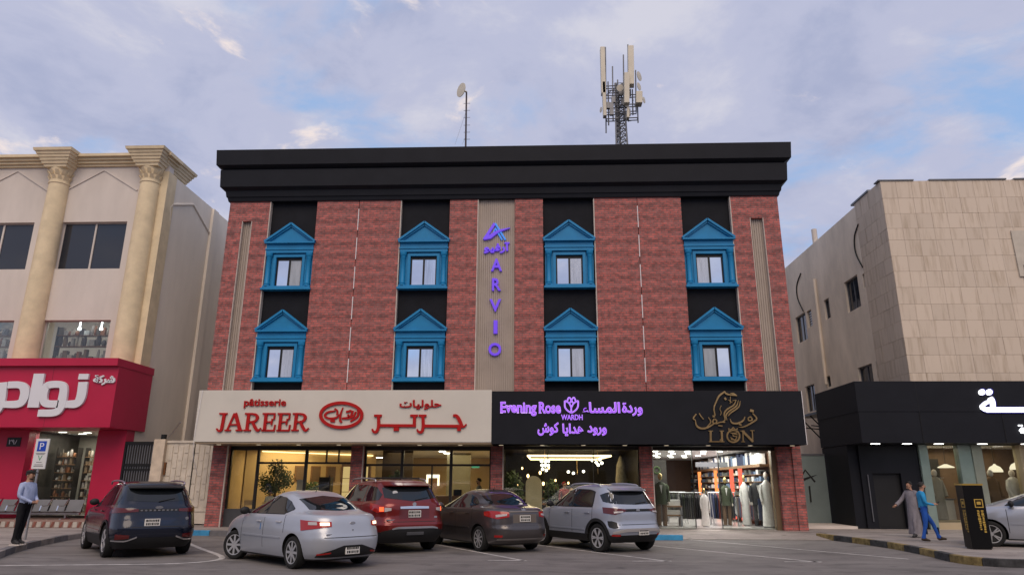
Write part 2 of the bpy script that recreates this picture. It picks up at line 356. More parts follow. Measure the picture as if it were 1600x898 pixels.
def lettering(body, x0, x1, z0, z1, yf, depth, mats, parent, name='letter', bold=0.0, joined=False):
    """text filled to the rectangle x0..x1, z0..z1 on the plane y=yf, standing out by depth towards the viewer (-y)"""
    v, f = text_faces(body, bold)
    bm = bmesh.new(); bv = [bm.verts.new(p) for p in v]
    for q in f:
        try: bm.faces.new([bv[i] for i in q])
        except ValueError: pass
    xs = [p[0] for p in v]; ys = [p[1] for p in v]; ax, bx, ay, by = min(xs), max(xs), min(ys), max(ys)
    for p in bm.verts: p.co = Vector((x0+(p.co.x-ax)/(bx-ax)*(x1-x0), z0+(p.co.y-ay)/(by-ay)*(z1-z0), 0))
    bmesh.ops.remove_doubles(bm, verts=bm.verts, dist=1e-5)
    seen = set(); isl = []
    bm.verts.ensure_lookup_table()
    for s in bm.verts:
        if s in seen or not s.link_faces: continue
        st = [s]; comp = []; seen.add(s)
        while st:
            q = st.pop(); comp.append(q)
            for e in q.link_edges:
                w = e.other_vert(q)
                if w not in seen: seen.add(w); st.append(w)
        isl.append(comp)
    outs = []; allmb = MB()
    for k, comp in enumerate(isl):
        idx = {p: i for i, p in enumerate(comp)}; n = len(comp)
        d = depth+0.002*(k % 2); fs = set(); eds = {}
        for p in comp: fs.update(p.link_faces)
        V = [(p.co.x, yf-d, p.co.y) for p in comp]+[(p.co.x, yf, p.co.y) for p in comp]; F = []
        for q in fs:
            F.append(tuple(idx[p] for p in q.verts))
            for e in q.edges:
                if len(e.link_faces) == 1: a, b = [idx[p] for p in e.verts]; F.append((a, b, b+n, a+n))
        mb = allmb if joined else MB(); mb.add(V, F)
        if not joined: outs.append(mb.build(name, mats, parent))
    bm.free()
    if joined: outs.append(allmb.build(name, mats, parent))
    return outs
def crop(x0, y0, sc, Y):
    """points read in an enlarged detail of a sign -> x,z on the sign's own plane y=Y"""
    def f(*pts):
        o = []
        for a, b in pts:
            q = atY(x0+a/sc, y0+b/sc, Y); o.append((q.x, q.z))
        return o
    return f
# ================================================================== ground
structure('road', MB().hprism([(-500, -300), (500, -300), (500, 900), (-500, 900)], -0.3, 0.0), M['asphalt'])
def offset_path(P, d):
    o = []
    for i, p in enumerate(P):
        t = (P[min(i+1, len(P)-1)]-P[max(i-1, 0)]).normalized(); o.append(p+Vector((-t.y, t.x))*d)
    return o
def kerb_run(parent, pts, L, cols, w=0.17, h=0.155):
    """kerb stones one by one along a path; the pavement lies to the left of it"""
    P = spl(pts, 12); acc = [0]
    for a, b in zip(P, P[1:]): acc.append(acc[-1]+(b-a).length)
    n = max(1, int(round(acc[-1]/L)))
    def at(s):
        for i in range(len(P)-1):
            if acc[i+1] >= s or i == len(P)-2:
                return P[i].lerp(P[i+1], (s-acc[i])/max(1e-6, acc[i+1]-acc[i]))
    for k in range(n):
        sub = [at(acc[-1]*(k+j/3)/n) for j in range(4)]
        d = [(sub[min(i+1, 3)]-sub[max(i-1, 0)]).normalized() for i in range(4)]
        sub[0] += d[0]*0.008; sub[3] -= d[3]*0.008
        inn = [p+Vector((-t.y, t.x))*w for p, t in zip(sub, d)]
        hh = h+random.uniform(-0.006, 0.006)
        poly = [(p.x, p.y) for p in sub]+[(p.x, p.y) for p in reversed(inn)]
        MB().hprism(poly, -0.05, hh).build('kerb_stone', cols[k % len(cols)], parent, bevel=0.012)
M['kgrey'] = mat('kerb_grey', (0.14, 0.135, 0.14), 0.8, var=0.25, vs=3, bump=0.2, bs=25)
M['kblue'] = mat('kerb_blue', (0.045, 0.24, 0.44), 0.7, var=0.3, vs=4)
M['kyel'] = mat('kerb_yellow', (0.21, 0.155, 0.062), 0.85, var=0.6, vs=6)
M['kblk'] = mat('kerb_black', (0.045, 0.045, 0.047), 0.85, var=0.6, vs=6)
M['kpale'] = mat('kerb_pale', (0.24, 0.215, 0.20), 0.8, var=0.25, vs=3, bump=0.2, bs=25)
# pavement before the shops
pv = structure('pavement', MB().hprism([(-13.2, 23.30), (4.3, 22.62), (4.3, 25.3), (-13.2, 26.4)], -0.04, 0.15), M['paving'])
kerb_run(pv, [(-12.69, 23.11), (-4.0, 22.77), (4.35, 22.44)], 1.043, [M['kgrey'], M['kgrey'], M['kblue'], M['kgrey']][1:3])
ramp_ = MB().add([(4.3, 22.75, 0.012), (9.15, 22.9, 0.012), (9.15, 24.0, 0.145), (4.3, 24.0, 0.145), (4.3, 25.3, 0.15), (9.15, 25.3, 0.15),
                  (4.3, 22.75, -0.05), (9.15, 22.9, -0.05), (9.15, 25.3, -0.05), (4.3, 25.3, -0.05)],
                 [(0, 1, 2, 3), (3, 2, 5, 4), (6, 7, 1, 0), (7, 8, 5, 2, 1), (9, 6, 0, 3, 4), (8, 9, 4, 5)])
rp_ = structure('pavement_ramp', ramp_, M['paving'])
# left pavement
LK = [(-9.6, 12.0), (-10.9, 14.0), (-11.84, 15.78), (-12.7, 17.6), (-13.42, 19.8), (-13.75, 21.2), (-13.7, 22.3), (-13.3, 22.95), (-12.7, 23.11)]
lp = spl(LK, 6)
inner = offset_path(lp, 0.16)
lpv = structure('left_pavement', MB().hprism([(p.x, p.y) for p in inner]+[(-13.2, 23.35), (-13.2, 28), (-40, 28), (-40, 12)], -0.04, 0.15), M['paving'])
kerb_run(lpv, LK, 1.0, [M['kpale'], M['kgrey']])
pm = MB().box(-40, -15.15, 23.9, 26.5, 0.10, 0.36); pch = structure('porch', pm, mat('porch_stone', (0.26, 0.17, 0.14), 0.7, var=0.2, vs=3))
M['mosa'] = mat('mosaic_pale', (0.42, 0.38, 0.33), 0.6, var=0.2, vs=5); M['mosb'] = mat('mosaic_red', (0.22, 0.08, 0.06), 0.6, var=0.2, vs=5)
for k in range(44):
    x = -22.0+k*0.155
    MB().prism([(x, 0.17), (x+0.145, 0.17), (x+0.145, 0.345), (x, 0.345)] if k % 2 else [(x, 0.17), (x+0.07, 0.17), (x+0.145, 0.345), (x+0.06, 0.345)], 23.885, 23.91).build('tile', M['mosa'] if k % 2 else M['mosb'], pch)
# right pavement
RK = [(8.75, 23.6), (9.2, 21.6), (9.36, 19.76), (9.25, 18.0), (9.06, 16.7), (9.25, 15.95), (10.0, 15.6), (12.5, 15.45), (20, 15.2), (30, 15.0)]
RKr = [Vector(p) for p in RK]
rpth = spl(RK, 6); inner = offset_path(rpth, 0.16)
rpv = structure('right_pavement', MB().hprism([(p.x, p.y) for p in inner]+[(30, 30), (9.17, 30), (9.17, 23.7)], -0.04, 0.15), M['paving'])
kerb_run(rpv, RK, 0.86, [M['kyel'], M['kblk']])
M['line'] = mat('road_paint', (0.46, 0.44, 0.425), 0.7, var=0.4, vs=4)
def road_line(pts, w=0.10, name='road_marking'):
    P = spl([(*p,) for p in pts], 8) if len(pts) > 2 else [Vector(p) for p in pts]
    L_ = offset_path(P, w/2); R_ = offset_path(P, -w/2); n = len(P)
    mb = MB(); mb.add([(p.x, p.y, 0.004) for p in L_]+[(p.x, p.y, 0.004) for p in R_], [(i+n, i+1+n, i+1, i) for i in range(n-1)])
    structure(name, mb, M['line'])
def g(px, py): q = atZ(px, py, 0.0); return (q.x, q.y)
road_line([g(-60, 884), g(60, 882.5), (g(180, 881.5)), g(270, 880), g(328, 876), g(347, 871), g(338, 865), g(318, 858), g(296, 849), g(285, 843)], 0.13)
road_line([g(655, 845), g(822, 876)]); road_line([g(762, 875), g(822, 875)])
road_line([g(800, 846), g(1045, 876.5)]); road_line([g(988, 876), g(1049, 876)])
road_line([g(930, 843), g(1283, 878)]); road_line([g(1226, 877), g(1284, 877)])
road_line([g(1062, 841), g(1420, 873)])

# ================================================================== main building
V = [-11.92, -10.32, -8.49, -5.23, -3.35, -2.27, -0.87, 0.20, 2.13, 5.41, 7.25, 9.02]
F0 = 24.5; ZB, ZT = 4.4, 12.1
B = thing('commercial_building', 'three storey building with red brick piers, black cornice and blue pedimented windows', 'building', (-1.45, 24.5, 0))
MB().box(-11.88, 8.98, 24.82, 42, 2.98, 13.3).build('core_wall', M['stucco'], B)
def slats(x0, x1, z0, z1, yb, pitch, name='slat_panel'):
    mb = MB().box(x0, x1, yb, yb+0.06, z0, z1); n = int((x1-x0)/pitch); p = (x1-x0)/n
    for k in range(n): mb.box(x0+p*(k+0.12), x0+p*(k+0.88), yb-0.026, yb+0.01, z0, z1)
    return tag(mb.build(name, M['slat'], B), kind='stuff')
def pier(x0, x1, slot=None):
    mb = MB()
    if slot:
        a, b, zt = slot
        mb.box(x0, a, F0, 24.81, ZB, ZT); mb.box(b, x1, F0, 24.81, ZB, ZT); mb.box(a, b, F0, 24.81, zt, ZT)
        slats(a, b, ZB, zt, 24.66, 0.075)
        t = MB().box(a-0.004, a+0.02, F0-0.012, F0+0.1, ZB, zt).box(b-0.02, b+0.004, F0-0.012, F0+0.1, ZB, zt); t.build('slot_trim', M['trim'], B)
    else: mb.box(x0, x1, F0, 24.81, ZB, ZT)
    return mb.build('brick_pier', M['brick'], B)
pier(V[0], V[1], (-11.36, -10.98, 11.30))
for a, b in ((2, 3), (8, 9)):
    c = (V[a]+V[b])/2
    pier(V[a], c-0.012); pier(c+0.012, V[b])
    MB().box(c-0.012, c+0.012, 24.6, 24.8, ZB, ZT).build('seam', M['blackmetal'], B)
    z = 11.75
    M['ledw'] = mat('led_tube_off', (0.75, 0.72, 0.72), 0.3, var=0)
    while z > 5.0:
        MB().cyl((c, 24.49, z), (c, 24.49, z-0.86), 0.017, n=6).build('light_tube', M['ledw'], B); z -= 1.16
pier(V[4], V[5]); pier(V[6], V[7]); pier(V[10], V[11], (7.93, 8.42, 11.22))
for x in (V[1], V[3], V[5], V[8], V[10]):
    MB().box(x-0.018, x+0.018, F0-0.01, F0+0.25, ZB, ZT-0.005).build('edge_trim', M['trim'], B)
slats(V[5], V[6], ZB, ZT, 24.62, 0.074)
for a, b in ((1, 2), (3, 4), (7, 8), (9, 10)):
    MB().box(V[a], V[b], 24.68, 24.805, ZB, ZT).build('black_panel', M['blackstucco'], B)
# cornice bands
def ring_band(e0, z0, e1, z1, name='cornice_band'):
    """band round the front and sides, overhang e0 at z0 and e1 at z1"""
    def rect(e): return [(V[0]-e, F0-e), (V[11]+e, F0-e), (V[11]+e, 42+e), (V[0]-e, 42+e)]
    a, b = rect(e0), rect(e1)
    MB().add([(*p, z0) for p in a]+[(*p, z1) for p in b], [(3, 2, 1, 0), (4, 5, 6, 7)]+[(i, (i+1) % 4, (i+1) % 4+4, i+4) for i in range(4)]).build(name, M['black'], B)
for e0, z0, e1, z1 in ((0.06, 12.101, 0.10, 12.26), (0.13, 12.262, 0.17, 12.50), (0.17, 12.502, 0.33, 12.60), (0.33, 12.602, 0.37, 13.28),
                       (0.28, 13.282, 0.30, 13.34), (0.30, 13.342, 0.50, 13.44), (0.50, 13.442, 0.54, 14.06)):
    ring_band(e0, z0, e1, z1)
# windows with blue surrounds
M['blind'] = mat('window_pane', (0.74, 0.80, 0.88), 0.05, metal=1.0, var=0.06, vs=1.3)
M['blind2'] = mat('window_pane_curtained', (0.60, 0.60, 0.60), 0.12, metal=0.8, var=0.14, vs=2.5, stretch=(6, 1, 0.6))
def window(xc, zb):
    Y = 24.68
    w = MB()   # casing with an opening
    w.box(xc-0.90, xc-0.5, Y-0.10, Y+0.02, zb+0.15, zb+1.46).box(xc+0.5, xc+0.90, Y-0.10, Y+0.02, zb+0.15, zb+1.46).box(xc-0.5, xc+0.5, Y-0.10, Y+0.02, zb+1.31, zb+1.46)
    w.box(xc-0.60, xc-0.5, Y-0.145, Y-0.10, zb+0.15, zb+1.41).box(xc+0.5, xc+0.60, Y-0.145, Y-0.10, zb+0.15, zb+1.41).box(xc-0.5, xc+0.5, Y-0.145, Y-0.10, zb+1.31, zb+1.41)
    s = w.build('window_surround', M['blue'], B)
    MB().box(xc-0.94, xc+0.94, Y-0.30, Y, zb, zb+0.075).box(xc-0.90, xc+0.90, Y-0.25, Y, zb+0.076, zb+0.15).build('sill', M['blue'], s)
    e = MB().box(xc-0.90, xc+0.90, Y-0.20, Y, zb+1.461, zb+1.58).box(xc-0.93, xc+0.93, Y-0.23, Y, zb+1.581, zb+1.63).box(xc-0.90, xc+0.90, Y-0.19, Y, zb+1.631, zb+1.82).box(xc-0.96, xc+0.96, Y-0.31, Y, zb+1.821, zb+1.88)
    e.build('entablature', M['blue'], s)
    h = 0.70
    MB().prism([(xc-0.93, zb+1.881), (xc+0.93, zb+1.881), (xc, zb+1.88+h)], Y-0.19, Y).build('pediment', M['blue'], s)
    rk = MB()
    for sg in (-1, 1):
        ribbon(rk, [(xc+sg*0.97, zb+1.895), (xc, zb+1.92+h)], 0.075, Y-0.31, Y-0.005, False)
        ribbon(rk, [(xc+sg*0.90, zb+1.88), (xc, zb+1.83+h)], 0.06, Y-0.25, Y-0.008, False)
    rk.build('raking_moulding', M['blue'], s)
    for sg in (-1, 1):
        MB().lathe([(0.125, 0.15), (0.125, 0.20), (0.10, 0.215), (0.115, 0.25), (0.09, 0.285), (0.088, 1.22), (0.105, 1.25), (0.09, 1.275), (0.12, 1.33), (0.13, 1.36), (0.13, 1.46)],
                   (xc+sg*0.765, Y-0.15, zb), 16).build('column', M['blue'], s, smooth=True)
    fr = MB().box(xc-0.5, xc-0.445, Y-0.04, Y, zb+0.15, zb+1.31).box(xc+0.445, xc+0.5, Y-0.04, Y, zb+0.15, zb+1.31)
    fr.box(xc-0.445, xc+0.445, Y-0.04, Y, zb+0.15, zb+0.19).box(xc-0.445, xc+0.445, Y-0.04, Y, zb+1.20, zb+1.31).box(xc-0.035, xc+0.035, Y-0.045, Y, zb+0.19, zb+1.20)
    fr.build('window_frame', M['blackmetal'], s)
    vr = [mat('window_pane_%d' % i_, c_, 0.06+0.05*i_, metal=0.9-0.15*i_, var=0.2, vs=2.0, stretch=(7-2*i_, 1, 0.5)) for i_, c_ in enumerate(((0.66, 0.72, 0.80), (0.50, 0.53, 0.57), (0.42, 0.42, 0.40)))]
    a, b = (M['blind'], random.choice([M['blind2']]+vr)) if xc < 4 else (random.choice([M['blind2']]+vr), M['blind'])
    MB().box(xc-0.445, xc-0.035, Y-0.02, Y-0.005, zb+0.19, zb+1.20).build('pane', a, s)
    MB().box(xc+0.035, xc+0.445, Y-0.02, Y-0.005, zb+0.19, zb+1.20).build('pane', b, s)
for a, b in ((1, 2), (3, 4), (7, 8), (9, 10)):
    for zb in (8.54, 5.12): window((V[a]+V[b])/2, zb)
# street level: pillars, soffit, shopfronts
PIL = [(-11.64, -11.10), (-6.65, -6.22), (-1.70, -1.27), (3.50, 3.93), (8.22, 8.86)]
for a, b in PIL:
    MB().box(a, b, 24.9, 25.35, 0.15, 2.96).build('brick_pillar', M['brick'], B)
    MB().box(b-0.015, b+0.02, 24.885, 24.95, 0.15, 2.95).build('edge_trim', M['trim'], B)
MB().box(9.0-0.30, 9.0, 24.83, 30, 0.15, 2.97).build('end_wall', M['brick'], B)
MB().box(-11.7, -1.6, 23.62, 25.4, 2.90, 2.955).build('soffit', mat('bronze_soffit', (0.24, 0.18, 0.12), 0.4, var=0.1), B)
MB().box(-1.6, 8.75, 23.62, 25.4, 2.90, 2.955).build('soffit', M['black'], B)
M['spot'] = mat('downlight_glass', (0.6, 0.58, 0.5), 0.3, var=0, emit=(1, 0.8, 0.55), es=0.5)
for k in range(15):
    x = -11.1+k*1.4
    MB().lathe([(0.06, -0.012), (0.075, -0.012), (0.075, 0.0)], (x, 24.15, 2.90), 12).build('downlight', [M['spot']], B)
GY = 25.22
def shopfront(panes, mulls, transoms, top=(2.76, 2.955)):
    f = MB().box(panes[0][0], panes[-1][1], GY-0.06, GY+0.06, *top).build('shopfront_head', M['darkframe'], B)
    for x, z0, z1, w in mulls: MB().box(x-w, x+w, GY-0.05, GY+0.05, z0, z1).build('mullion', M['darkframe'], f)
    for x0, x1, z, w in transoms: MB().box(x0, x1, GY-0.045, GY+0.045, z-w, z+w).build('transom', M['darkframe'], f)
    for x0, x1, z0, z1 in panes: MB().box(x0, x1, GY-0.006, GY+0.006, z0, z1).build('pane', M['shopglass'], f)
shopfront([(-11.1, -10.08, 0.75, 2.76), (-10.08, -8.33, 0.75, 2.32), (-10.08, -8.33, 2.32, 2.76), (-8.33, -6.65, 2.32, 2.76), (-8.33, -7.45, 0.2, 2.32), (-7.45, -6.65, 0.2, 2.32)],
          [(-11.07, 0.2, 2.76, 0.03), (-10.08, 0.75, 2.76, 0.045), (-8.33, 0.2, 2.76, 0.05), (-7.61, 2.32, 2.76, 0.02), (-7.17, 2.32, 2.76, 0.02), (-6.69, 0.2, 2.76, 0.03)],
          [(-10.08, -6.65, 2.32, 0.035)])
MB().box(-11.1, -8.33, GY-0.08, GY+0.08, 0.15, 0.75).build('shopfront_plinth', mat('dark_plinth', (0.06, 0.062, 0.068), 0.35, var=0.1), B)
MB().cyl((-7.42, GY-0.09, 0.95), (-7.42, GY-0.09, 1.9), 0.018, n=8).build('door_handle', M['blackmetal'], B)
shopfront([(-6.22, -4.87, 0.75, 2.26), (-4.87, -3.125, 0.75, 2.26), (-3.125, -1.70, 0.75, 2.26), (-6.22, -4.87, 2.26, 2.76), (-4.87, -3.125, 2.26, 2.76), (-3.125, -1.70, 2.26, 2.76)],
          [(-6.19, 0.75, 2.76, 0.03), (-4.87, 0.75, 2.76, 0.05), (-3.125, 0.75, 2.76, 0.05), (-3.8, 0.75, 2.26, 0.025), (-1.73, 0.75, 2.76, 0.03)], [(-6.22, -1.70, 2.26, 0.035)])
MB().box(-6.22, -1.70, GY-0.08, GY+0.08, 0.15, 0.75).build('shopfront_plinth', M['darkframe'], B)
shopfront([(-1.27, 0.3, 0.2, 2.8), (0.3, 1.9, 0.2, 2.8), (1.9, 3.50, 0.2, 2.8)], [(-1.25, 0.2, 2.8, 0.02), (0.3, 0.2, 2.8, 0.012), (1.9, 0.2, 2.8, 0.012), (3.48, 0.2, 2.8, 0.02)], [(-1.27, 3.5, 0.2, 0.04)], (2.8, 2.955))
M['bronze'] = mat('bronze_frame', (0.20, 0.14, 0.085), 0.4, metal=0.3, var=0.12)
shopfront([(3.93, 5.35, 0.17, 2.78), (6.25, 8.22, 0.17, 2.78)], [(5.35, 0.2, 2.78, 0.011), (6.25, 0.2, 2.78, 0.011), (3.95, 0.2, 2.78, 0.025)], [], (2.78, 2.955))
MB().box(8.06, 8.22, GY-0.12, GY+0.14, 0.15, 2.78).build('bronze_jamb', M['bronze'], B)

# ================================================================== sign boards
SY = 23.6
def board(name, x0, x1, z0, z1, m, label):
    t = thing(name, label, 'sign board', ((x0+x1)/2, SY, z0))
    MB().box(x0, x1, SY, 24.46, z0, z1).build('board', m, t, bevel=0.006); return t
SJ = board('shop_sign', -11.75, -1.602, 2.96, 4.70, M['cream'], 'long cream sign board with raised red letters over the bakery shopfront')
SB = board('shop_sign', -1.594, 8.78, 2.90, 4.66, M['black'], 'long black sign board with purple and gold lettering over the flower and suit shops')
MB().box(8.782, 8.80, SY-0.004, SY+0.03, 2.90, 4.66).build('edge_light', M['ledw'], SB)
def strokes(parent, name, C, items, ws, m, yf, depth, smooth=True, each=True):
    k = 0; mb = MB()
    for it in items:
        pts, w = it[0], it[1]; sm = it[2] if len(it) > 2 else smooth
        wv = [q*ws for q in w] if isinstance(w, (list, tuple)) else w*ws
        ribbon(mb, C(*pts), wv, yf-depth-0.0015*k, yf, sm); k = (k+1) % 5
    return mb.build(name, m, parent)
# bakery name, latin letters
C1 = crop(330, 615, 9.412, SY); u1 = 1/9.412/42.2*1.0    # metres per detail pixel
u1 = (atY(431, 650, SY).x-atY(430, 650, SY).x)/9.412
def sh(items, dx): return [([(a+dx, b) for a, b in it[0]],)+tuple(it[1:]) for it in items]
LJ = [([(128, 292), (246, 292)], 22), ([(202, 290), (166, 490)], 44), ([(168, 470), (155, 530), (115, 545), (85, 510)], [44, 40, 26, 18])]
LA = [([(352, 285), (240, 535)], 26), ([(362, 285), (430, 535)], 46), ([(290, 452), (405, 452)], 20), ([(205, 536), (295, 536)], 22), ([(368, 536), (465, 536)], 22)]
LR = [([(560, 292), (530, 536)], 44), ([(505, 292), (620, 292)], 22), ([(600, 296), (660, 305), (686, 350), (655, 400), (560, 418)], [22, 34, 44, 34, 22]), ([(615, 412), (650, 490), (690, 540), (738, 503)], [34, 42, 34, 16]), ([(480, 536), (588, 536)], 22)]
LE = [([(815, 292), (788, 536)], 44), ([(765, 292), (948, 292)], 22), ([(942, 285), (932, 378)], 22), ([(810, 412), (900, 412)], 20), ([(908, 365), (890, 458)], 22), ([(745, 538), (938, 538)], 24), ([(944, 455), (928, 545)], 22)]
for L_ in (LJ, LA, LR, LE, sh(LE, 220), sh(LR, 702)): strokes(SJ, 'letter', C1, L_, u1, M['redletter'], SY, 0.06)
a, b = C1((482, 212), (1110, 75)); lettering('p\u00e2tisserie', a[0], b[0], a[1], b[1], SY, 0.05, M['redletter'], SJ, bold=0.018)
# oval emblem and arabic name
C2 = crop(490, 615, 6.4, SY); u2 = (atY(601, 650, SY).x-atY(600, 650, SY).x)/6.4
mb = MB(); pts = [(280+206*math.cos(t*math.pi/24), 213+122*math.sin(t*math.pi/24)) for t in range(49)]
ribbon(mb, C2(*pts), 30*u2, SY-0.07, SY, False); mb.build('emblem_ring', M['redletter'], SJ)
strokes(SJ, 'emblem_script', C2, [([(215, 172), (150, 182), (115, 215), (150, 243), (225, 240), (262, 205)], [14, 20, 22, 20, 20, 12]), ([(213, 148), (240, 172), (238, 210)], 18),
    ([(296, 138), (274, 200), (268, 262), (284, 286)], [10, 20, 22, 18]), ([(285, 245), (345, 240), (400, 225), (425, 178)], [16, 24, 24, 18]), ([(395, 168), (376, 222)], 20),
    ([(448, 158), (442, 225), (370, 276)], [20, 22, 16]), ([(328, 182), (380, 166)], 20), ([(170, 268), (216, 272)], 22), ([(345, 205), (360, 235)], 18)], u2, M['redletter'], SY, 0.05)
strokes(SJ, 'letter', C2, [([(1396, 216), (1432, 222), (1460, 265), (1488, 328)], [22, 32, 36, 30]), ([(1530, 302), (1508, 326), (1480, 330)], [12, 18, 24]), ([(1490, 323), (1105, 321)], 28, False), ([(1437, 353), (1474, 353)], 34)], u2, M['redletter'], SY, 0.06)
strokes(SJ, 'letter', C2, [([(1054, 218), (1130, 218)], 22), ([(1095, 215), (1097, 330), (1082, 380), (1050, 378), (1036, 352)], [30, 30, 28, 22, 12])], u2, M['redletter'], SY, 0.064)
strokes(SJ, 'letter', C2, [([(968, 218), (1045, 218)], 22), ([(1011, 215), (1009, 332)], 30), ([(1012, 318), (655, 316)], 28, False), ([(803, 352), (856, 352)], 36)], u2, M['redletter'], SY, 0.06)
strokes(SJ, 'letter', C2, [([(608, 218), (684, 218)], 22), ([(652, 215), (652, 325), (632, 378), (602, 378), (588, 350)], [30, 30, 28, 22, 12])], u2, M['redletter'], SY, 0.064)
a, b = C2((858, 158), (1280, 60)); lettering('\ufe95\ufe8e\ufef4\ufedf\ufeee\ufee0\ufea3', a[0], b[0], a[1], b[1], SY, 0.05, M['redletter'], SJ, bold=0.03, joined=True, name='lettering')
# flower shop: purple halo letters
M['purp'] = mat('purple_face', (0.30, 0.10, 0.75), 0.4, var=0, emit=(0.33, 0.09, 0.85), es=0.75)
M['purpedge'] = mat('purple_edge', (0.6, 0.4, 0.9), 0.4, var=0, emit=(0.62, 0.38, 0.95), es=0.55)
C3 = crop(775, 610, 6.667, SY); u3 = (atY(901, 650, SY).x-atY(900, 650, SY).x)/6.667
def halo(body, p0, p1, bold, joined=True):
    a, b = C3(p0, p1); d = 5*u3
    lettering(body, a[0]-d*0.6, b[0]+d*0.6, a[1]-d*0.6, b[1]+d*0.6, SY, 0.03, M['purpedge'], SB, bold=bold+0.022, joined=joined, name='letter_edge')
    lettering(body, a[0], b[0], a[1], b[1], SY-0.032, 0.02, M['purp'], SB, bold=bold-0.004, joined=False)
halo('Evening', (48, 262), (420, 118), 0.012); halo('Rose', (450, 236), (672, 120), 0.012)
halo('\ufe93\ufea9\ufead\ufeed', (1318, 262), (1520, 128), 0.014); halo('\ufe80\ufe8e\ufeb4\ufee4\ufedf\ufe8d', (900, 240), (1288, 122), 0.014)
halo('\ufeb5\ufeee\ufedb', (436, 466), (650, 330), 0.014); halo('\ufe8e\ufef3\ufe8d\ufeaa\ufeeb', (695, 470), (906, 345), 0.014); halo('\ufea9\ufeed\ufead\ufeed', (955, 466), (1148, 365), 0.014)
halo('WARDH', (682, 302), (898, 252), 0.0)
sf = [([(a_, b_), (c_, b_)], 9) for a_, c_, b_ in ((45, 72, 125), (45, 72, 232), (112, 142, 160), (155, 175, 160), (218, 240, 232), (262, 282, 232), (282, 304, 232), (306, 326, 232), (340, 362, 232), (445, 470, 126), (445, 475, 232), (495, 515, 232))]
strokes(SB, 'letter_serifs', C3, sf, u3, M['purpedge'], SY, 0.045, False)
tul = [([(716, 105), (722, 180), (785, 228), (848, 180), (856, 105)], 13), ([(716, 105), (760, 130), (785, 178)], 12), ([(856, 105), (812, 130), (785, 178), (785, 226)], 12),
       ([(740, 110), (760, 72), (785, 100), (800, 128)], 12), ([(832, 110), (810, 72), (785, 100), (772, 128)], 12)]
strokes(SB, 'tulip_emblem', C3, tul, u3*1.25, M['purpedge'], SY, 0.03); strokes(SB, 'tulip_emblem_face', C3, tul, u3*0.6, M['purp'], SY, 0.05)
# suit shop: gold emblem and letters
C4 = crop(1070, 605, 9.764, SY); u4 = (atY(1131, 650, SY).x-atY(1130, 650, SY).x)/9.764
strokes(SB, 'lion_emblem', C4, [([(605, 65), (520, 130), (470, 230), (440, 320), (456, 430)], [22, 26, 18, 18, 22]), ([(598, 55), (625, 95), (690, 115), (775, 128)], [10, 28, 20, 8]), ([(690, 92), (735, 100), (790, 130)], [10, 34, 14]),
    ([(600, 160), (625, 190)], 30), ([(690, 140), (685, 250)], 9), ([(660, 190), (720, 235)], 8), ([(720, 205), (770, 195)], 8),
    ([(778, 190), (740, 270), (640, 335), (595, 405), (608, 490), (560, 532)], [6, 20, 22, 20, 18, 12]), ([(812, 195), (780, 285), (670, 365), (622, 430), (638, 500)], [6, 20, 22, 20, 10]), ([(840, 205), (815, 300), (700, 385), (650, 440)], [6, 18, 20, 8]),
    ([(552, 275), (530, 330), (550, 380), (540, 425)], 9)], u4, M['gold'], SY, 0.05)
strokes(SB, 'gold_script', C4, [([(155, 490), (175, 580), (245, 625), (340, 612), (430, 560), (478, 540)], [10, 26, 30, 26, 18, 12]), ([(170, 405), (125, 470), (150, 495)], 18), ([(215, 395), (235, 430), (280, 485)], 16), ([(355, 455), (390, 530), (330, 605)], [10, 18, 10]),
    ([(440, 480), (480, 505), (465, 550), (420, 530), (440, 480)], 18), ([(420, 440), (455, 440)], 30), ([(470, 555), (540, 530), (610, 530)], 18), ([(505, 580), (570, 590)], 18),
    ([(685, 480), (715, 540), (800, 548), (885, 505), (912, 445)], [10, 22, 28, 22, 12]), ([(960, 465), (1000, 450), (1020, 495), (970, 505), (960, 465)], 18), ([(1028, 395), (1090, 478), (1000, 548), (890, 602), (815, 605)], [14, 24, 22, 18, 8]), ([(990, 350), (1045, 365)], 38), ([(820, 560), (860, 575)], 20)], u4, M['gold'], SY, 0.05)
strokes(SB, 'letter', C4, [([(388, 662), (392, 825)], 30), ([(355, 664), (425, 664)], 12), ([(365, 826), (530, 826)], 14), ([(530, 832), (540, 785)], 12)], u4, M['gold'], SY, 0.05, False)
strokes(SB, 'letter', C4, [([(556, 662), (566, 825)], 30), ([(525, 664), (590, 664)], 12), ([(540, 828), (600, 828)], 12)], u4, M['gold'], SY, 0.05, False)
oc = [(735+95*math.cos(t*math.pi/14), 742+92*math.sin(t*math.pi/14)) for t in range(29)]
strokes(SB, 'letter', C4, [(oc, 24), ([(790, 690), (720, 700), (735, 740), (790, 750), (770, 800), (700, 790)], 18), ([(800, 720), (690, 690)], 14), ([(690, 760), (760, 810)], 14)], u4, M['gold'], SY, 0.05, False)
strokes(SB, 'crown', C4, [([(670, 655), (660, 625), (700, 645), (735, 610), (765, 645), (800, 625), (785, 660)], 16)], u4, M['gold'], SY, 0.05, False)
strokes(SB, 'letter', C4, [([(880, 662), (886, 828)], 16), ([(872, 662), (1036, 828)], 34), ([(1022, 655), (1032, 828)], 16), ([(845, 664), (910, 664)], 11), ([(990, 658), (1055, 658)], 11), ([(860, 828), (912, 828)], 11)], u4, M['gold'], SY, 0.05, False)
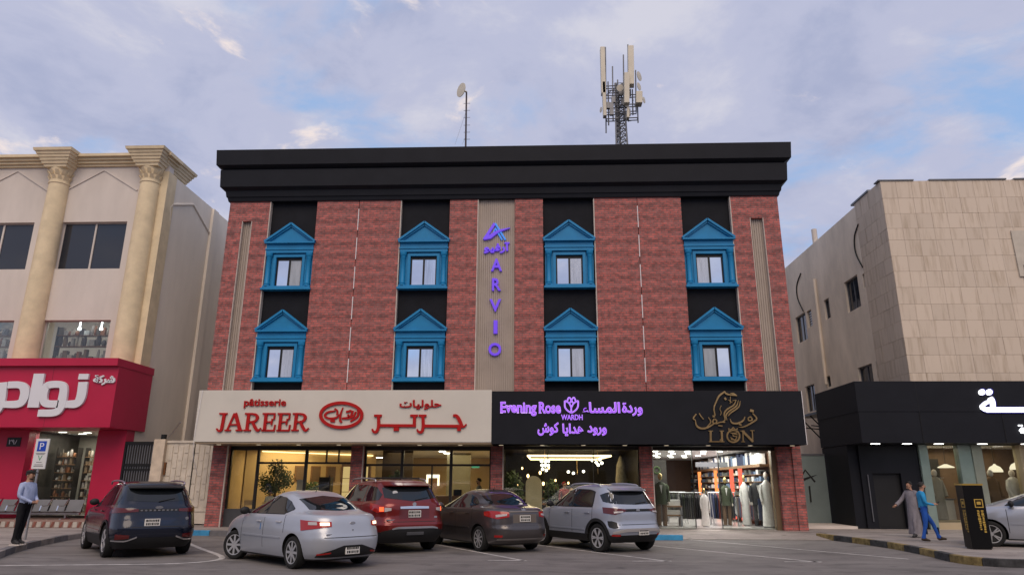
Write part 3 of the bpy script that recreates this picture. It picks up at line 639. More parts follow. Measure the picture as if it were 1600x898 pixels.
# vertical purple name on the slatted strip
AY = 24.594
AV = thing('vertical_sign', 'vertical run of purple letters and logo on the tan slatted strip', 'sign', ((V[5]+V[6])/2, AY, 5.6))
M['pv'] = mat('violet_letter', (0.16, 0.07, 0.72), 0.35, var=0, emit=(0.16, 0.06, 0.85), es=0.35)
M['pvb'] = mat('sky_letter', (0.05, 0.25, 0.75), 0.35, var=0, emit=(0.05, 0.25, 0.8), es=0.35)
for ch, x0, x1, y0, y1 in (('A', 767.5, 784.3, 405, 424), ('R', 768.8, 782.5, 435.5, 454.5), ('V', 765, 782.7, 468, 487), ('I', 771.3, 777.3, 501, 521.5), ('O', 763.3, 783.2, 536, 556)):
    a = atY((x0+x1)/2, y1, AY); b = atY((x0+x1)/2, y0, AY); hw = (atY(x1, y0, AY).x-atY(x0, y0, AY).x)/2
    lettering(ch, a.x-hw, a.x+hw, a.z, b.z, AY, 0.09, M['pv'], AV, bold=0.02)
a = atY(756, 396.5, AY); b = atY(796.5, 379, AY); lettering('\ufeee\ufef4\ufed3\ufead\ufe81', a.x, b.x, a.z, b.z, AY, 0.08, M['pv'], AV, bold=0.035, joined=True, name='lettering')
C5 = crop(740, 340, 11.23, AY); u5 = (atY(771, 380, AY).x-atY(770, 380, AY).x)/11.23
strokes(AV, 'logo_stroke', C5, [([(372, 108), (185, 392)], [46, 46])], u5, M['pv'], AY, 0.06, False)
strokes(AV, 'logo_stroke', C5, [([(380, 108), (560, 396)], 30), ([(340, 300), (385, 190), (400, 220)], 16)], u5, M['pvb'], AY, 0.062, False)
strokes(AV, 'logo_stroke', C5, [([(385, 195), (500, 396)], 26)], u5, M['pvb'], AY, 0.058, False)
strokes(AV, 'logo_swoosh', C5, [([(180, 388), (290, 345), (430, 255), (640, 190)], [20, 70, 46, 5])], u5, M['pv'], AY, 0.09)
# ================================================================== helpers for walls with openings
def holes_wall(name, m, parent, axis, p0, p1, a0, a1, z0, z1, holes):
    """wall slab between p0 and p1 across `axis` ('y' = faces the street, 'x' = side wall), openings (a0,a1,z0,z1)"""
    A = sorted({a0, a1, *[h[0] for h in holes], *[h[1] for h in holes]}); Z = sorted({z0, z1, *[h[2] for h in holes], *[h[3] for h in holes]})
    A = [a for a in A if a0 <= a <= a1]; Z = [z for z in Z if z0 <= z <= z1]
    mb = MB()
    for i in range(len(A)-1):
        for j in range(len(Z)-1):
            c, d = (A[i]+A[i+1])/2, (Z[j]+Z[j+1])/2
            if any(h[0] < c < h[1] and h[2] < d < h[3] for h in holes): continue
            if axis == 'y': mb.box(A[i], A[i+1], p0, p1, Z[j], Z[j+1])
            else: mb.box(p0, p1, A[i], A[i+1], Z[j], Z[j+1])
    return mb.build(name, m, parent)

# ================================================================== left building
LB = thing('column_building', 'cream three storey building with giant round columns and flared capitals', 'building', (-20, 26.2, 0))
LY = 26.2; LX = -15.55
wins = []
for k in range(3):
    x0, x1 = -19.75-3.95*k, -17.0-3.95*k
    wins += [(x0, x1, 9.98, 12.02), (x0, x1, 6.2, 7.84)]
holes_wall('front_wall', M['stucco'], LB, 'y', LY, LY+0.35, -40, LX, 6.0, 14.5, wins)
MB().box(LX-0.35, LX, LY+0.36, 46, 0.1, 14.25).build('side_wall', M['sidewall'], LB)
MB().box(-40, LX-0.36, 29.2, 46, 0.1, 14.2).build('rear_block', M['sidewall'], LB)
MB().box(-40, LX-0.36, LY+0.36, 29.1, 14.0, 14.2).build('roof_slab', M['sidewall'], LB)
MB().box(-40, LX-0.36, LY+0.36, 29.1, 9.0, 9.2).build('floor_slab', M['stucco'], LB)
MB().box(-40, LX-0.36, LY+0.36, 29.1, 5.9, 6.0).build('floor_slab', M['stucco'], LB)
MB().box(-40, LX-0.36, 28.0, 28.1, 9.2, 14.0).build('inner_wall', M['darkwall'], LB)
for i, (x0, x1, z0, z1) in enumerate(wins):
    xm = (x0+x1)/2
    up = z0 > 9
    f = MB().box(x0, x1, LY+0.15, LY+0.21, z0, z0+0.04).box(x0, x1, LY+0.15, LY+0.21, z1-0.04, z1).box(x0, x0+0.05, LY+0.15, LY+0.21, z0+0.04, z1-0.04).box(x1-0.05, x1, LY+0.15, LY+0.21, z0+0.04, z1-0.04)
    if up: f.box(xm-0.035, xm+0.035, LY+0.14, LY+0.21, z0+0.04, z1-0.04)
    f = f.build('window_frame', M['stucco'], LB)
    for a, b in (((x0+0.05, xm-0.035), (xm+0.035, x1-0.05)) if up else ((x0+0.05, x1-0.05),)):
        MB().box(a, b, LY+0.175, LY+0.185, z0+0.04, z1-0.04).build('pane', M['darkglass'] if up else M['shopglass'], f)
# cornice between the columns and the two visible columns
for e, z0, z1 in ((0.10, 14.501, 14.60), (0.20, 14.602, 14.71), (0.30, 14.712, 14.82), (0.42, 14.822, 14.94)):
    MB().box(-40, LX+e-0.2, LY-e, LY+0.6, z0, z1).build('cornice_band', M['column'], LB)
def column(xc):
    yc = LY-0.10
    c = MB().lathe([(0.44, 6.0), (0.44, 6.2), (0.43, 8.0), (0.41, 11.0), (0.385, 13.60), (0.415, 13.63), (0.415, 13.68), (0.385, 13.70)], (xc, yc, 0), 32).build('column', M['column'], LB, smooth=True)
    MB().lathe([(0.38, 13.702), (0.39, 13.88), (0.41, 14.07), (0.45, 14.21), (0.47, 14.28)], (xc, yc, 0), 32).build('capital', M['column'], c, smooth=True)
    lv = MB()
    for k in range(12):
        a = 2*math.pi*k/12
        for zz_, rr, h in ((13.84, 0.40, 0.13), (14.06, 0.44, 0.13)):
            aa = a+(0.26 if zz_ > 13.9 else 0); d = Vector((math.cos(aa), math.sin(aa), 0)); t = Vector((-d.y, d.x, 0))
            lv.obox(Vector((xc, yc, zz_))+d*rr, t*0.07, d*0.035+Vector((0, 0, 0.02)), Vector((0, 0, h*0.6))+d*0.05)
    lv.build('acanthus_leaves', M['column'], c)
    for e, z0, z1 in ((0.50, 14.281, 14.40), (0.57, 14.402, 14.52), (0.63, 14.522, 14.64), (0.69, 14.642, 14.76), (0.75, 14.762, 14.88), (0.83, 14.882, 15.0)):
        b = e-0.03; bk = 1.25 if xc > -18 else 0.0
        MB().add([(xc-b, yc-b, z0), (xc+b, yc-b, z0), (xc+b, yc+b+bk, z0), (xc-b, yc+b+bk, z0), (xc-e, yc-e, z1), (xc+e, yc-e, z1), (xc+e, yc+e+bk, z1), (xc-e, yc+e+bk, z1)],
                 [(3, 2, 1, 0), (4, 5, 6, 7), (0, 1, 5, 4), (1, 2, 6, 5), (2, 3, 7, 6), (3, 0, 4, 7)]).build('abacus_step', M['column'], c)
for xc in (-24.1, -20.12, -16.2): column(xc)
MB().box(LX-0.32, LX+0.05, LY-0.05, LY+0.6, 6.0, 14.24).build('corner_pilaster', M['column'], LB)
ch = MB()
for P in ([(103.5, 297.6), (164, 266), (215, 297.6)], [(-32, 298), (29, 267.5), (75, 298)]):
    ribbon(ch, [(q.x, q.z) for q in (atY(*p, LY) for p in P)], 0.07, LY-0.04, LY+0.01, False)
ch.build('chevron_relief', M['stucco'], LB)
sc = MB(); P = [atX(*p, LX) for p in ((264, 345), (264.6, 324), (269.4, 319.5), (301.5, 319.5), (326.8, 364.4), (334, 375))]
for a, b in zip(P, P[1:]): sc.cyl(a, b, 0.06, n=6)
sc.build('side_relief', M['sidewall'], LB)
MB().box(LX+0.001, LX+0.12, 30.2, 30.7, 0.2, 14.2).build('side_pilaster', M['sidewall'], LB)
# street level of the left building
for a, b in ((-16.6, LX+0.04), (-22.2, -19.25)):
    MB().box(a, b, 25.95, 26.5, 0.36, 3.52).build('red_pier', M['red'], LB)
MB().box(-40, -22.2, 26.1, 26.4, 0.36, 3.52).build('red_wall', M['red'], LB)
sg = MB().box(-19.25, -16.6, 26.28, 26.29, 0.42, 3.52).build('shop_window', M['shopglass'], LB)
MB().box(-19.25, -16.6, 26.24, 26.33, 0.36, 0.44).build('window_base', M['darkframe'], sg)
MB().box(-19.25, -16.0, 26.5, 29.2, 3.52, 3.6).build('shop_ceiling', M['paleceil'], LB)
MB().box(-19.5, -19.3, 26.5, 29.2, 0.3, 3.5).build('shop_wall', M['darkwall'], LB)
MB().box(-16.2, -16.0, 26.5, 29.2, 0.3, 3.5).build('shop_wall', M['darkwall'], LB)
MB().box(-19.3, -16.2, 29.0, 29.2, 0.3, 3.5).build('shop_wall', mat('grey_wall', (0.25, 0.23, 0.2), 0.7), LB)
MB().box(-19.3, -16.2, 26.5, 29.0, 0.3, 0.4).build('shop_floor', M['floor'], LB)
for k, (x, y) in enumerate(((-18.7, 27.0), (-17.9, 27.3), (-17.1, 27.1), (-18.5, 27.9), (-17.5, 28.1), (-16.7, 27.8))):
    MB().box(x-0.13, x+0.13, y-0.06, y+0.06, 3.50, 3.515).build('ceiling_light', emis('shop_panel_light', (1, 0.95, 0.85), 5), LB)
goodm = [mat('goods_%d' % i, c, 0.4, var=0.2, vs=9) for i, c in enumerate(((0.45, 0.40, 0.34), (0.20, 0.14, 0.09), (0.07, 0.06, 0.06), (0.35, 0.32, 0.30), (0.28, 0.12, 0.06), (0.5, 0.5, 0.48), (0.12, 0.10, 0.08)))]
def shelf_unit(name, x0, x1, y, z0, zs, label, small=1.0, group=None, rows=1):
    t = thing(name, label, 'shelf', ((x0+x1)/2, y, z0), group)
    fr = MB().box(x0, x0+0.03, y, y+0.3, z0, zs[-1]+0.35).box(x1-0.03, x1, y, y+0.3, z0, zs[-1]+0.35)
    fr.build('shelf_side', M['darkframe'], t)
    gd = MB()
    for z in zs:
        MB().box(x0+0.031, x1-0.031, y, y+0.3, z-0.02, z).build('shelf_board', M['wood'], t)
        x = x0+0.05
        while x < x1-0.12:
            w = random.uniform(0.05, 0.13)*small; h = random.uniform(0.10, 0.28)*small; k = random.randrange(7)
            if random.random() < 0.5: gd.lathe([(w*0.3, 0), (w*0.5, h*0.3), (w*0.45, h*0.7), (w*0.25, h)], (x+w/2, y+0.12, z), 8, k)
            else: gd.box(x, x+w, y+0.04, y+0.2, z, z+h, k)
            x += w+0.03
    tag(gd.build('goods', goodm, t), kind='stuff'); return t
shelf_unit('display_shelf', -19.0, -18.15, 27.3, 0.4, [0.5, 0.8, 1.1, 1.4, 1.7, 2.0, 2.3, 2.6], 'wooden shelf of small goods behind the red shop window, leftmost', 1.0, 'shelves in the red shop')
shelf_unit('display_shelf', -18.05, -17.1, 27.6, 0.4, [0.5, 0.8, 1.1, 1.4, 1.7, 2.0, 2.3, 2.6], 'wooden shelf of small goods in the middle of the red shop window', 1.0, 'shelves in the red shop')
shelf_unit('display_shelf', -17.05, -16.3, 27.2, 0.4, [0.5, 0.8, 1.1, 1.4, 1.7, 2.0, 2.3], 'wooden shelf of small goods at the right end of the red shop window', 1.0, 'shelves in the red shop')
shelf_unit('display_shelf', -19.7, -17.05, 27.0, 6.0, [6.35, 6.95, 7.4], 'shelf of pale pots behind the first floor window above the red sign', 1.7)
shelf_unit('display_shelf', -23.6, -21.0, 27.0, 6.0, [6.35, 6.95, 7.4], 'shelf of pale pots behind the first floor window at the left edge', 1.7)
for x in (-18.6, -17.7, -22.3):
    single('spot_lamp', MB().lathe([(0.05, 7.55), (0.07, 7.6), (0.03, 7.7), (0.03, 8.9)], (x, 26.75, 0), 8), emis('spot_cool', (0.9, 0.95, 1.0), 6), {-18.6: 'small bright ceiling spot over pots, left of two', -17.7: 'small bright ceiling spot over pots, right of two', -22.3: 'small bright ceiling spot in the left edge window'}[x], 'lamp', 'spots above the pots')
def area(name, loc, sx, sy, e, col=(1, 0.85, 0.65), rot=(0, 0, 0)):
    l = bpy.data.lights.new(name, 'AREA'); l.shape = 'RECTANGLE'; l.size = sx; l.size_y = sy; l.energy = e; l.color = col
    o = bpy.data.objects.new(name, l); COL.objects.link(o); o.location = loc; o.rotation_euler = rot; return o
area('red_shop_light', (-17.8, 27.3, 3.45), 2.2, 1.6, 110, (1, 0.92, 0.8)); area('pot_room_light', (-18.5, 26.9, 8.6), 2.5, 0.4, 25, (0.95, 0.97, 1)); area('pot_room_light', (-22.3, 26.9, 8.6), 2.5, 0.4, 25, (0.95, 0.97, 1))
# red fascia sign
RS = thing('shop_sign', 'big red box sign with bulky white arabic letters wrapping the corner', 'sign board', (-17, 24.6, 3.5))
MB().box(-40, -15.45, 24.75, 27.05, 3.53, 5.74).build('sign_box', M['red'], RS)
MB().box(-40, -15.43, 24.58, 27.08, 5.742, 6.02).build('sign_top_band', M['red'], RS)
for x in (-17.9, -20.5): MB().box(x-0.004, x+0.004, 24.747, 24.752, 3.54, 5.73).build('panel_joint', M['ink'], RS)
C6 = crop(0, 560, 6.4, 24.75); u6 = (atY(101, 600, 24.75).x-atY(100, 600, 24.75).x)/6.4
def poly_letter(pts): return MB().prism(list(reversed(C6(*pts))), 24.66, 24.75).build('letter', M['whiteletter'], RS)
poly_letter([(806, 155), (904, 155), (893, 210), (795, 210)])
strokes(RS, 'letter', C6, [([(846, 236), (822, 385), (780, 448), (700, 456), (625, 456)], [92, 92, 80, 70, 68])], u6, M['whiteletter'], 24.75, 0.09)
strokes(RS, 'letter', C6, [([(600, 456), (480, 450), (450, 400), (468, 300), (510, 265), (620, 262), (652, 300), (640, 400), (618, 490), (560, 540), (396, 546)], [70, 70, 72, 78, 70, 66, 76, 84, 80, 70, 66])], u6, M['whiteletter'], 24.75, 0.10)
poly_letter([(355, 153), (462, 153), (400, 490), (288, 490)])
strokes(RS, 'letter', C6, [([(96, 265), (215, 266), (262, 310), (255, 390), (205, 452), (46, 460)], [66, 66, 88, 90, 74, 62])], u6, M['whiteletter'], 24.75, 0.095)
strokes(RS, 'letter', C6, [([(45, 240), (22, 420), (-8, 510), (-70, 540)], [92, 92, 80, 66])], u6, M['whiteletter'], 24.75, 0.09)
a, b = C6((932, 266), (1166, 165)); lettering('\ufe94\ufedb\ufead\ufeb7', a[0], b[0], a[1], b[1], 24.75, 0.06, M['whiteletter'], RS, bold=0.045, joined=True, name='lettering')
a = atY(10, 697, 25.95); b = atY(34, 683, 25.95)
np_ = thing('number_plaque', 'small black plaque with white arabic numerals on the red pier', 'plaque', (a.x, 25.95, a.z))
MB().box(a.x, b.x, 25.93, 25.949, a.z, b.z).build('plate', M['blackmetal'], np_)
lettering('\u0662\u0669\u0668', a.x+0.08, b.x-0.08, a.z+0.08, b.z-0.08, 25.93, 0.01, M['whiteletter'], np_, joined=True, name='numerals')

# gates between the buildings
bg_ = thing('metal_gate', 'black barred metal gate beside the red shop', 'gate', (-14.9, 26.0, 0.15))
gx0, gx1 = -15.5, -14.33
MB().box(gx0, gx1, 25.96, 26.02, 2.98, 3.1).box(gx0, gx1, 25.96, 26.02, 2.2, 2.3).box(gx0, gx1, 25.96, 26.02, 2.05, 2.12).box(gx0, gx1, 25.96, 26.02, 0.2, 0.35).box(gx0, gx0+0.07, 25.95, 26.03, 0.15, 3.1).box(gx1-0.07, gx1, 25.95, 26.03, 0.15, 3.1).build('gate_frame', M['blackmetal'], bg_)
MB().box(gx0, gx1, 26.04, 26.06, 0.2, 3.05).build('backing_sheet', mat('gate_backing', (0.05, 0.047, 0.045), 0.6), bg_)
for k in range(12):
    x = gx0+0.12+k*0.095
    MB().box(x-0.014, x+0.014, 25.97, 26.00, 0.35, 2.98).build('bar', M['greymetal'], bg_)
cg = thing('metal_gate', 'cream painted steel gate with staggered raised strips and rust stains', 'gate', (-13, 26, 0.15))
MB().box(-14.32, -13.9, 25.8, 26.25, 0.1, 3.18).build('gate_post', mat('gate_post_paint', (0.55, 0.46, 0.36), 0.7, var=0.2, vs=3), cg)
MB().box(-13.9, -11.66, 25.98, 26.02, 0.2, 3.05).build('gate_leaf', M['creamgate'], cg)
MB().box(-13.9, -11.66, 25.93, 26.05, 3.051, 3.14).build('top_rail', M['creamgate'], cg)
for k in range(11):
    x = -13.82+k*0.20
    for j in range(4):
        z = 0.75+j*0.55+(0.27 if k % 2 else 0)
        MB().box(x+0.02, x+0.17, 25.955, 25.979, z+0.02, min(z+0.53, 3.02)).build('raised_strip', M['creamgate'], cg)
MB().box(-13.9, -11.66, 25.95, 25.979, 0.62, 0.70).build('mid_rail', M['creamgate'], cg)
MB().box(-12.83, -12.81, 25.94, 25.979, 0.2, 3.04).build('leaf_joint', M['ink'], cg)
MB().box(-13.88, -13.82, 25.9, 25.978, 1.9, 2.35).build('lock_box', mat('rust', (0.16, 0.07, 0.03), 0.9, var=0.4, vs=10), cg)
fb = thing('flood_lamp', 'small dark lamp box on top of the cream gate post', 'lamp', (-14.05, 26, 3.18))
MB().box(-14.14, -14.0, 25.9, 26.05, 3.18, 3.36).build('lamp_body', M['blackmetal'], fb); MB().cyl((-13.9, 25.95, 3.2), (-13.1, 25.2, 3.75), 0.022, n=8).build('stay_rod', M['steel'], fb)
single('hanging_cable', MB().tube(spl([(-11.62, 23.56, 4.7), (-11.68, 23.55, 3.6), (-11.75, 23.7, 2.6), (-11.8, 24.3, 1.9)], 5), 0.008), M['ledw'], 'thin white cable dangling from the cream sign corner', 'cable')
# waiting seats
bn = thing('waiting_bench', 'row of grey perforated metal waiting seats before the red shop', 'bench', (-18.2, 25.3, 0.36))
MB().box(-22, -16.4, 25.28, 25.34, 0.52, 0.58).build('beam', M['steel'], bn)
for k in range(9):
    x = -22+k*0.62
    MB().add([(x+0.03, 25.02, 0.62), (x+0.59, 25.02, 0.62), (x+0.59, 25.42, 0.58), (x+0.03, 25.42, 0.58), (x+0.03, 25.02, 0.645), (x+0.59, 25.02, 0.645), (x+0.59, 25.42, 0.605), (x+0.03, 25.42, 0.605)],
             [(3, 2, 1, 0), (4, 5, 6, 7), (0, 1, 5, 4), (1, 2, 6, 5), (2, 3, 7, 6), (3, 0, 4, 7)]).build('seat', mat('seat_steel', (0.16, 0.16, 0.165), 0.5, metal=0.4, var=0.1), bn)
    MB().add([(x+0.03, 25.42, 0.60), (x+0.59, 25.42, 0.60), (x+0.59, 25.58, 1.02), (x+0.03, 25.58, 1.02), (x+0.03, 25.44, 0.60), (x+0.59, 25.44, 0.60), (x+0.59, 25.60, 1.02), (x+0.03, 25.60, 1.02)],
             [(0, 1, 2, 3), (7, 6, 5, 4), (0, 4, 5, 1), (1, 5, 6, 2), (2, 6, 7, 3), (3, 7, 4, 0)]).build('backrest', MATS['seat_steel'], bn)
    MB().tube([(x, 25.0, 0.66), (x, 25.05, 0.82), (x, 25.4, 0.82), (x, 25.6, 1.05)], 0.02).build('armrest', M['chrome'], bn)
for x in (-21, -18.5, -16.9): MB().cyl((x, 25.3, 0.36), (x, 25.3, 0.55), 0.03).box(x-0.04, x+0.04, 25.05, 25.55, 0.36, 0.39).build('leg', M['steel'], bn)
# parking sign
ps = thing('parking_sign', 'white parking sign with blue P on a slim post by the left kerb', 'sign', (-13.3, 18.9, 0.15))
PY = 18.9
a = atY(52.5, 708, PY); sx0, sx1 = atY(57.7, 685, PY).x, atY(78.7, 685, PY).x; z1_, z0_ = atY(68, 685, PY).z, atY(58, 732, PY).z
sx0 -= 0.0
MB().box(sx0, sx1, PY-0.012, PY+0.012, z0_, z1_).build('plate', mat('sign_white', (0.62, 0.62, 0.62), 0.5, var=0.05), ps)
w_ = sx1-sx0; h_ = z1_-z0_
MB().box(sx0+w_*0.18, sx1-w_*0.18, PY-0.016, PY-0.012, z1_-h_*0.42, z1_-h_*0.08).build('blue_field', mat('sign_blue', (0.015, 0.06, 0.42), 0.4, var=0), ps)
lettering('P', sx0+w_*0.36, sx1-w_*0.34, z1_-h_*0.36, z1_-h_*0.14, PY-0.016, 0.004, M['whiteletter'], ps)
for k, (a_, b_, zz_) in enumerate(((0.15, 0.85, 0.48), (0.2, 0.8, 0.52), (0.3, 0.7, 0.78), (0.2, 0.8, 0.86), (0.15, 0.85, 0.91))):
    MB().box(sx0+w_*a_, sx0+w_*b_, PY-0.015, PY-0.012, z1_-h_*zz_-0.008, z1_-h_*zz_+0.004).build('text_line', M['ink'], ps)
lettering('V', sx0+w_*0.35, sx0+w_*0.68, z1_-h_*0.73, z1_-h_*0.56, PY-0.012, 0.003, mat('sign_green', (0.05, 0.25, 0.12), 0.5, var=0), ps, name='symbol')
MB().cyl(((sx0+sx1)/2-0.02, PY+0.03, 0.15), ((sx0+sx1)/2-0.02, PY+0.03, z1_-0.05), 0.028, n=10).build('post', M['steel'], ps)

# ================================================================== right building with travertine tiles
RX, RY = 13.7, 26.0
RB = thing('stone_building', 'beige building clad in travertine slabs with a stained plaster side wall', 'building', (17, 26, 0))
def travertine(name):
    m = bpy.data.materials.new(name); m.use_nodes = True; t = m.node_tree; b = t.nodes['Principled BSDF']; L = t.links.new
    tc = t.nodes.new('ShaderNodeTexCoord'); oi = t.nodes.new('ShaderNodeObjectInfo')
    ad = t.nodes.new('ShaderNodeVectorMath'); ad.operation = 'ADD'; L(tc.outputs['Object'], ad.inputs[0])
    sc_ = t.nodes.new('ShaderNodeVectorMath'); sc_.operation = 'SCALE'; sc_.inputs[0].default_value = (17, 5, 31); L(oi.outputs['Random'], sc_.inputs['Scale']); L(sc_.outputs[0], ad.inputs[1])
    mp = t.nodes.new('ShaderNodeMapping'); mp.inputs['Scale'].default_value = (6, 6, 0.55); L(ad.outputs[0], mp.inputs[0])
    n = t.nodes.new('ShaderNodeTexNoise'); n.inputs['Scale'].default_value = 1.0; n.inputs['Detail'].default_value = 6; n.inputs['Roughness'].default_value = 0.6; L(mp.outputs[0], n.inputs['Vector'])
    r = t.nodes.new('ShaderNodeValToRGB'); e = r.color_ramp.elements; e[0].position = 0.26; e[0].color = (0.40, 0.315, 0.23, 1); e[1].position = 0.5; e[1].color = (0.58, 0.485, 0.39, 1); L(n.outputs['Fac'], r.inputs[0])
    mr = t.nodes.new('ShaderNodeMapRange'); mr.inputs[3].default_value = 0.95; mr.inputs[4].default_value = 1.05; L(oi.outputs['Random'], mr.inputs[0])
    v = t.nodes.new('ShaderNodeVectorMath'); v.operation = 'SCALE'; L(r.outputs[0], v.inputs[0]); L(mr.outputs[0], v.inputs['Scale']); L(v.outputs[0], b.inputs['Base Color'])
    b.inputs['Roughness'].default_value = 0.7; return m
M['trav'] = travertine('travertine'); M['joint'] = mat('tile_joint', (0.13, 0.10, 0.08), 0.9)
swin = [(29.0, 30.3, 8.95, 10.35), (27.95, 28.55, 9.6, 10.2), (32.1, 32.7, 9.2, 10.15), (35.1, 36.5, 8.8, 10.2), (34.3, 34.9, 9.3, 10.15), (28.8, 30.1, 5.3, 6.47), (27.85, 28.45, 5.8, 6.46), (33.0, 33.5, 6.1, 6.6), (35.0, 36.2, 5.2, 6.5), (31.5, 33.0, 2.2, 3.3)]
rough_wall = mat('stained_plaster', (0.75, 0.655, 0.545), 0.9, var=0.2, vs=0.7, bump=0.2, bs=18, stretch=(1, 1, 0.45))
holes_wall('side_wall', rough_wall, RB, 'x', RX, RX+0.35, RY+0.3, 46, 0.1, 13.2, swin)
MB().box(RX+0.02, 26, RY+0.02, RY+0.3, 4.6, 13.25).build('front_wall', M['joint'], RB)
MB().box(RX+0.36, 26, 28.9, 46, 0.1, 13.0).build('inner_block', M['darkwall'], RB)
for i, (y0, y1, z0, z1) in enumerate(swin):
    lou = (y1-y0) < 0.65 and i != 2 and i != 7
    f = MB().box(RX+0.10, RX+0.16, y0, y0+0.05, z0, z1).box(RX+0.10, RX+0.16, y1-0.05, y1, z0, z1).box(RX+0.10, RX+0.16, y0, y1, z1-0.05, z1).box(RX+0.10, RX+0.16, y0, y1, z0, z0+0.05)
    f = f.build('window_frame', M['greymetal'], RB)
    if lou:
        for k in range(6): MB().box(RX+0.08, RX+0.13, y0+0.05, y1-0.05, z0+0.07+k*(z1-z0-0.1)/6, z0+0.07+(k+0.55)*(z1-z0-0.1)/6).build('louvre', M['steel'], f)
    MB().box(RX+0.14, RX+0.15, y0+0.05, y1-0.05, z0+0.05, z1-0.05).build('pane', M['darkglass'], f)
    if not lou: MB().box(RX+0.11, RX+0.15, (y0+y1)/2-0.02, (y0+y1)/2+0.02, z0+0.05, z1-0.05).build('mullion', M['greymetal'], f)
rows = [13.32, 12.58, 11.93, 11.31, 10.83, 10.17, 9.55, 8.91, 8.25, 7.62, 6.96, 6.30, 5.63, 5.0]
def tile_obj(me, x, y, z):
    o = bpy.data.objects.new('tile', me); COL.objects.link(o); o.parent = RB; o.location = Vector((x, y, z))-LOC[RB.name]; return o
for j in range(len(rows)-1):
    zt, zb = rows[j], rows[j+1]; h = zt-zb-0.008
    mF = bpy.data.meshes.new('tile'); q = MB().box(0, 0.592, 0, 0.03, 0, h); mF.from_pydata(q.v, [], q.f); mF.materials.append(M['trav'])
    mS = bpy.data.meshes.new('tile'); q = MB().box(0, 0.03, 0, 0.575, 0, h); mS.from_pydata(q.v, [], q.f); mS.materials.append(M['trav'])
    for k in range(11): tile_obj(mF, RX-0.01+k*0.6, RY-0.012+random.uniform(0, 0.006), zb)
    for k in range(4): tile_obj(mS, RX-0.012-random.uniform(0, 0.006), RY+0.02+k*0.583, zb)
MB().box(18.35, 20.2, 25.93, 25.985, 9.3, 11.15).build('pale_panel', mat('pale_render', (0.5, 0.45, 0.38), 0.8), RB)
MB().box(18.55, 19.2, 25.90, 25.93, 9.35, 9.75).build('vent_grille', M['greymetal'], RB)
for a, b in ((13.6, 15.0), (15.6, 18.6), (18.9, 24)): MB().box(a, b, RY-0.05, RY+0.33, 13.321, 13.37).build('coping', M['greymetal'], RB)
MB().box(RX-0.05, RX+0.35, 27.0, 28.6, 13.321, 13.40).build('coping', M['greymetal'], RB)
for P in ([(1341, 350), (1335, 370), (1337, 395), (1348, 418)], [(1251, 427), (1245, 445), (1246, 465), (1255, 486)]):
    MB().tube(spl([atX(*p, RX-0.03) for p in P], 5), 0.03).build('hanging_cable', M['ink'], RB)
MB().tube([atX(1272, 436, RX-0.06), atX(1291, 600, RX-0.06)], 0.07, 8).build('drain_pipe', rough_wall, RB)
q = atX(1274, 378, 14.0); MB().cyl((14.0, q.y, 13.0), (14.0, q.y, 14.1), 0.13, n=10).build('vent_pipe', M['stucco'], RB)
fr = thing('air_conditioner_bracket', 'rusty black steel bracket shelf on the stained side wall', 'bracket', (13.4, 33, 4.5))
MB().box(12.6, 13.69, 32, 34.5, 4.75, 4.85).build('shelf', M['blackmetal'], fr)
for y in (32.1, 33.2, 34.4): MB().tube([(13.65, y, 3.6), (12.65, y, 4.75)], 0.03).tube([(13.65, y, 4.2), (12.65, y, 4.3)], 0.025).build('strut', M['blackmetal'], fr)

# black shop at the right
KS = thing('black_shop', 'matt black shopfront with projecting fascia at the foot of the stone building', 'shop', (16, 25, 0.15))
MB().box(11.2, 26, 25.0, 28.7, 4.12, 5.18).build('upper_fascia', M['black'], KS)
MB().box(11.215, 26, 25.015, 28.69, 3.05, 4.118).build('lower_fascia', M['black'], KS)
for x in (13.3, 16.1): MB().box(x-0.004, x+0.004, 24.994, 25.03, 3.05, 5.17).build('panel_joint', M['ink'], KS)
MB().box(11.25, 11.6, 26.4, 28.7, 0.15, 3.04).build('side_wall', M['black'], KS)
holes_wall('front_wall', M['black'], KS, 'y', 26.3, 26.55, 11.6, 13.72, 0.15, 3.04, [(12.0, 13.0, 0.18, 2.05)])
d_ = MB().box(12.0, 13.0, 26.45, 26.5, 0.18, 2.05).build('door', mat('dark_door', (0.02, 0.02, 0.021), 0.35, var=0.1), KS)
MB().cyl((11.8, 26.24, 0.4), (11.8, 26.24, 2.0), 0.02, n=8).build('door_bar', M['greymetal'], KS)
M['frost'] = mat('frosted_green_glass', (0.20, 0.26, 0.24), 0.3, var=0.1)
M['beige'] = mat('beige_panel', (0.42, 0.34, 0.22), 0.5, var=0.06)
MB().box(13.72, 14.02, 26.2, 26.5, 0.15, 3.04).build('green_panel', M['frost'], KS)
MB().box(15.1, 15.55, 26.2, 26.5, 0.15, 3.04).build('green_panel', M['frost'], KS)
MB().box(15.55, 15.9, 26.15, 26.5, 0.15, 3.04).build('grey_green_column', mat('grey_green', (0.22, 0.24, 0.2), 0.5), KS)
MB().box(17.2, 17.75, 26.1, 26.5, 0.15, 3.04).build('beige_column', M['beige'], KS)
for a, b in ((14.02, 15.1), (15.9, 17.2), (17.75, 20)):
    p = MB().box(a, b, 26.33, 26.345, 0.38, 3.04).build('pane', M['shopglass'], KS)
    MB().box(a, b, 26.25, 26.42, 0.15, 0.38).build('window_plinth', M['beige'], KS)
MB().box(13.7, 20, 26.6, 28.85, 3.04, 3.048).build('shop_ceiling', M['paleceil'], KS)
MB().box(13.7, 20, 28.75, 28.88, 0.15, 3.03).build('shop_wall', mat('brown_wall', (0.14, 0.085, 0.05), 0.6, var=0.2), KS)
MB().box(14.0, 15.1, 27.6, 27.7, 0.15, 2.6).build('partition', M['darkwall'], KS)
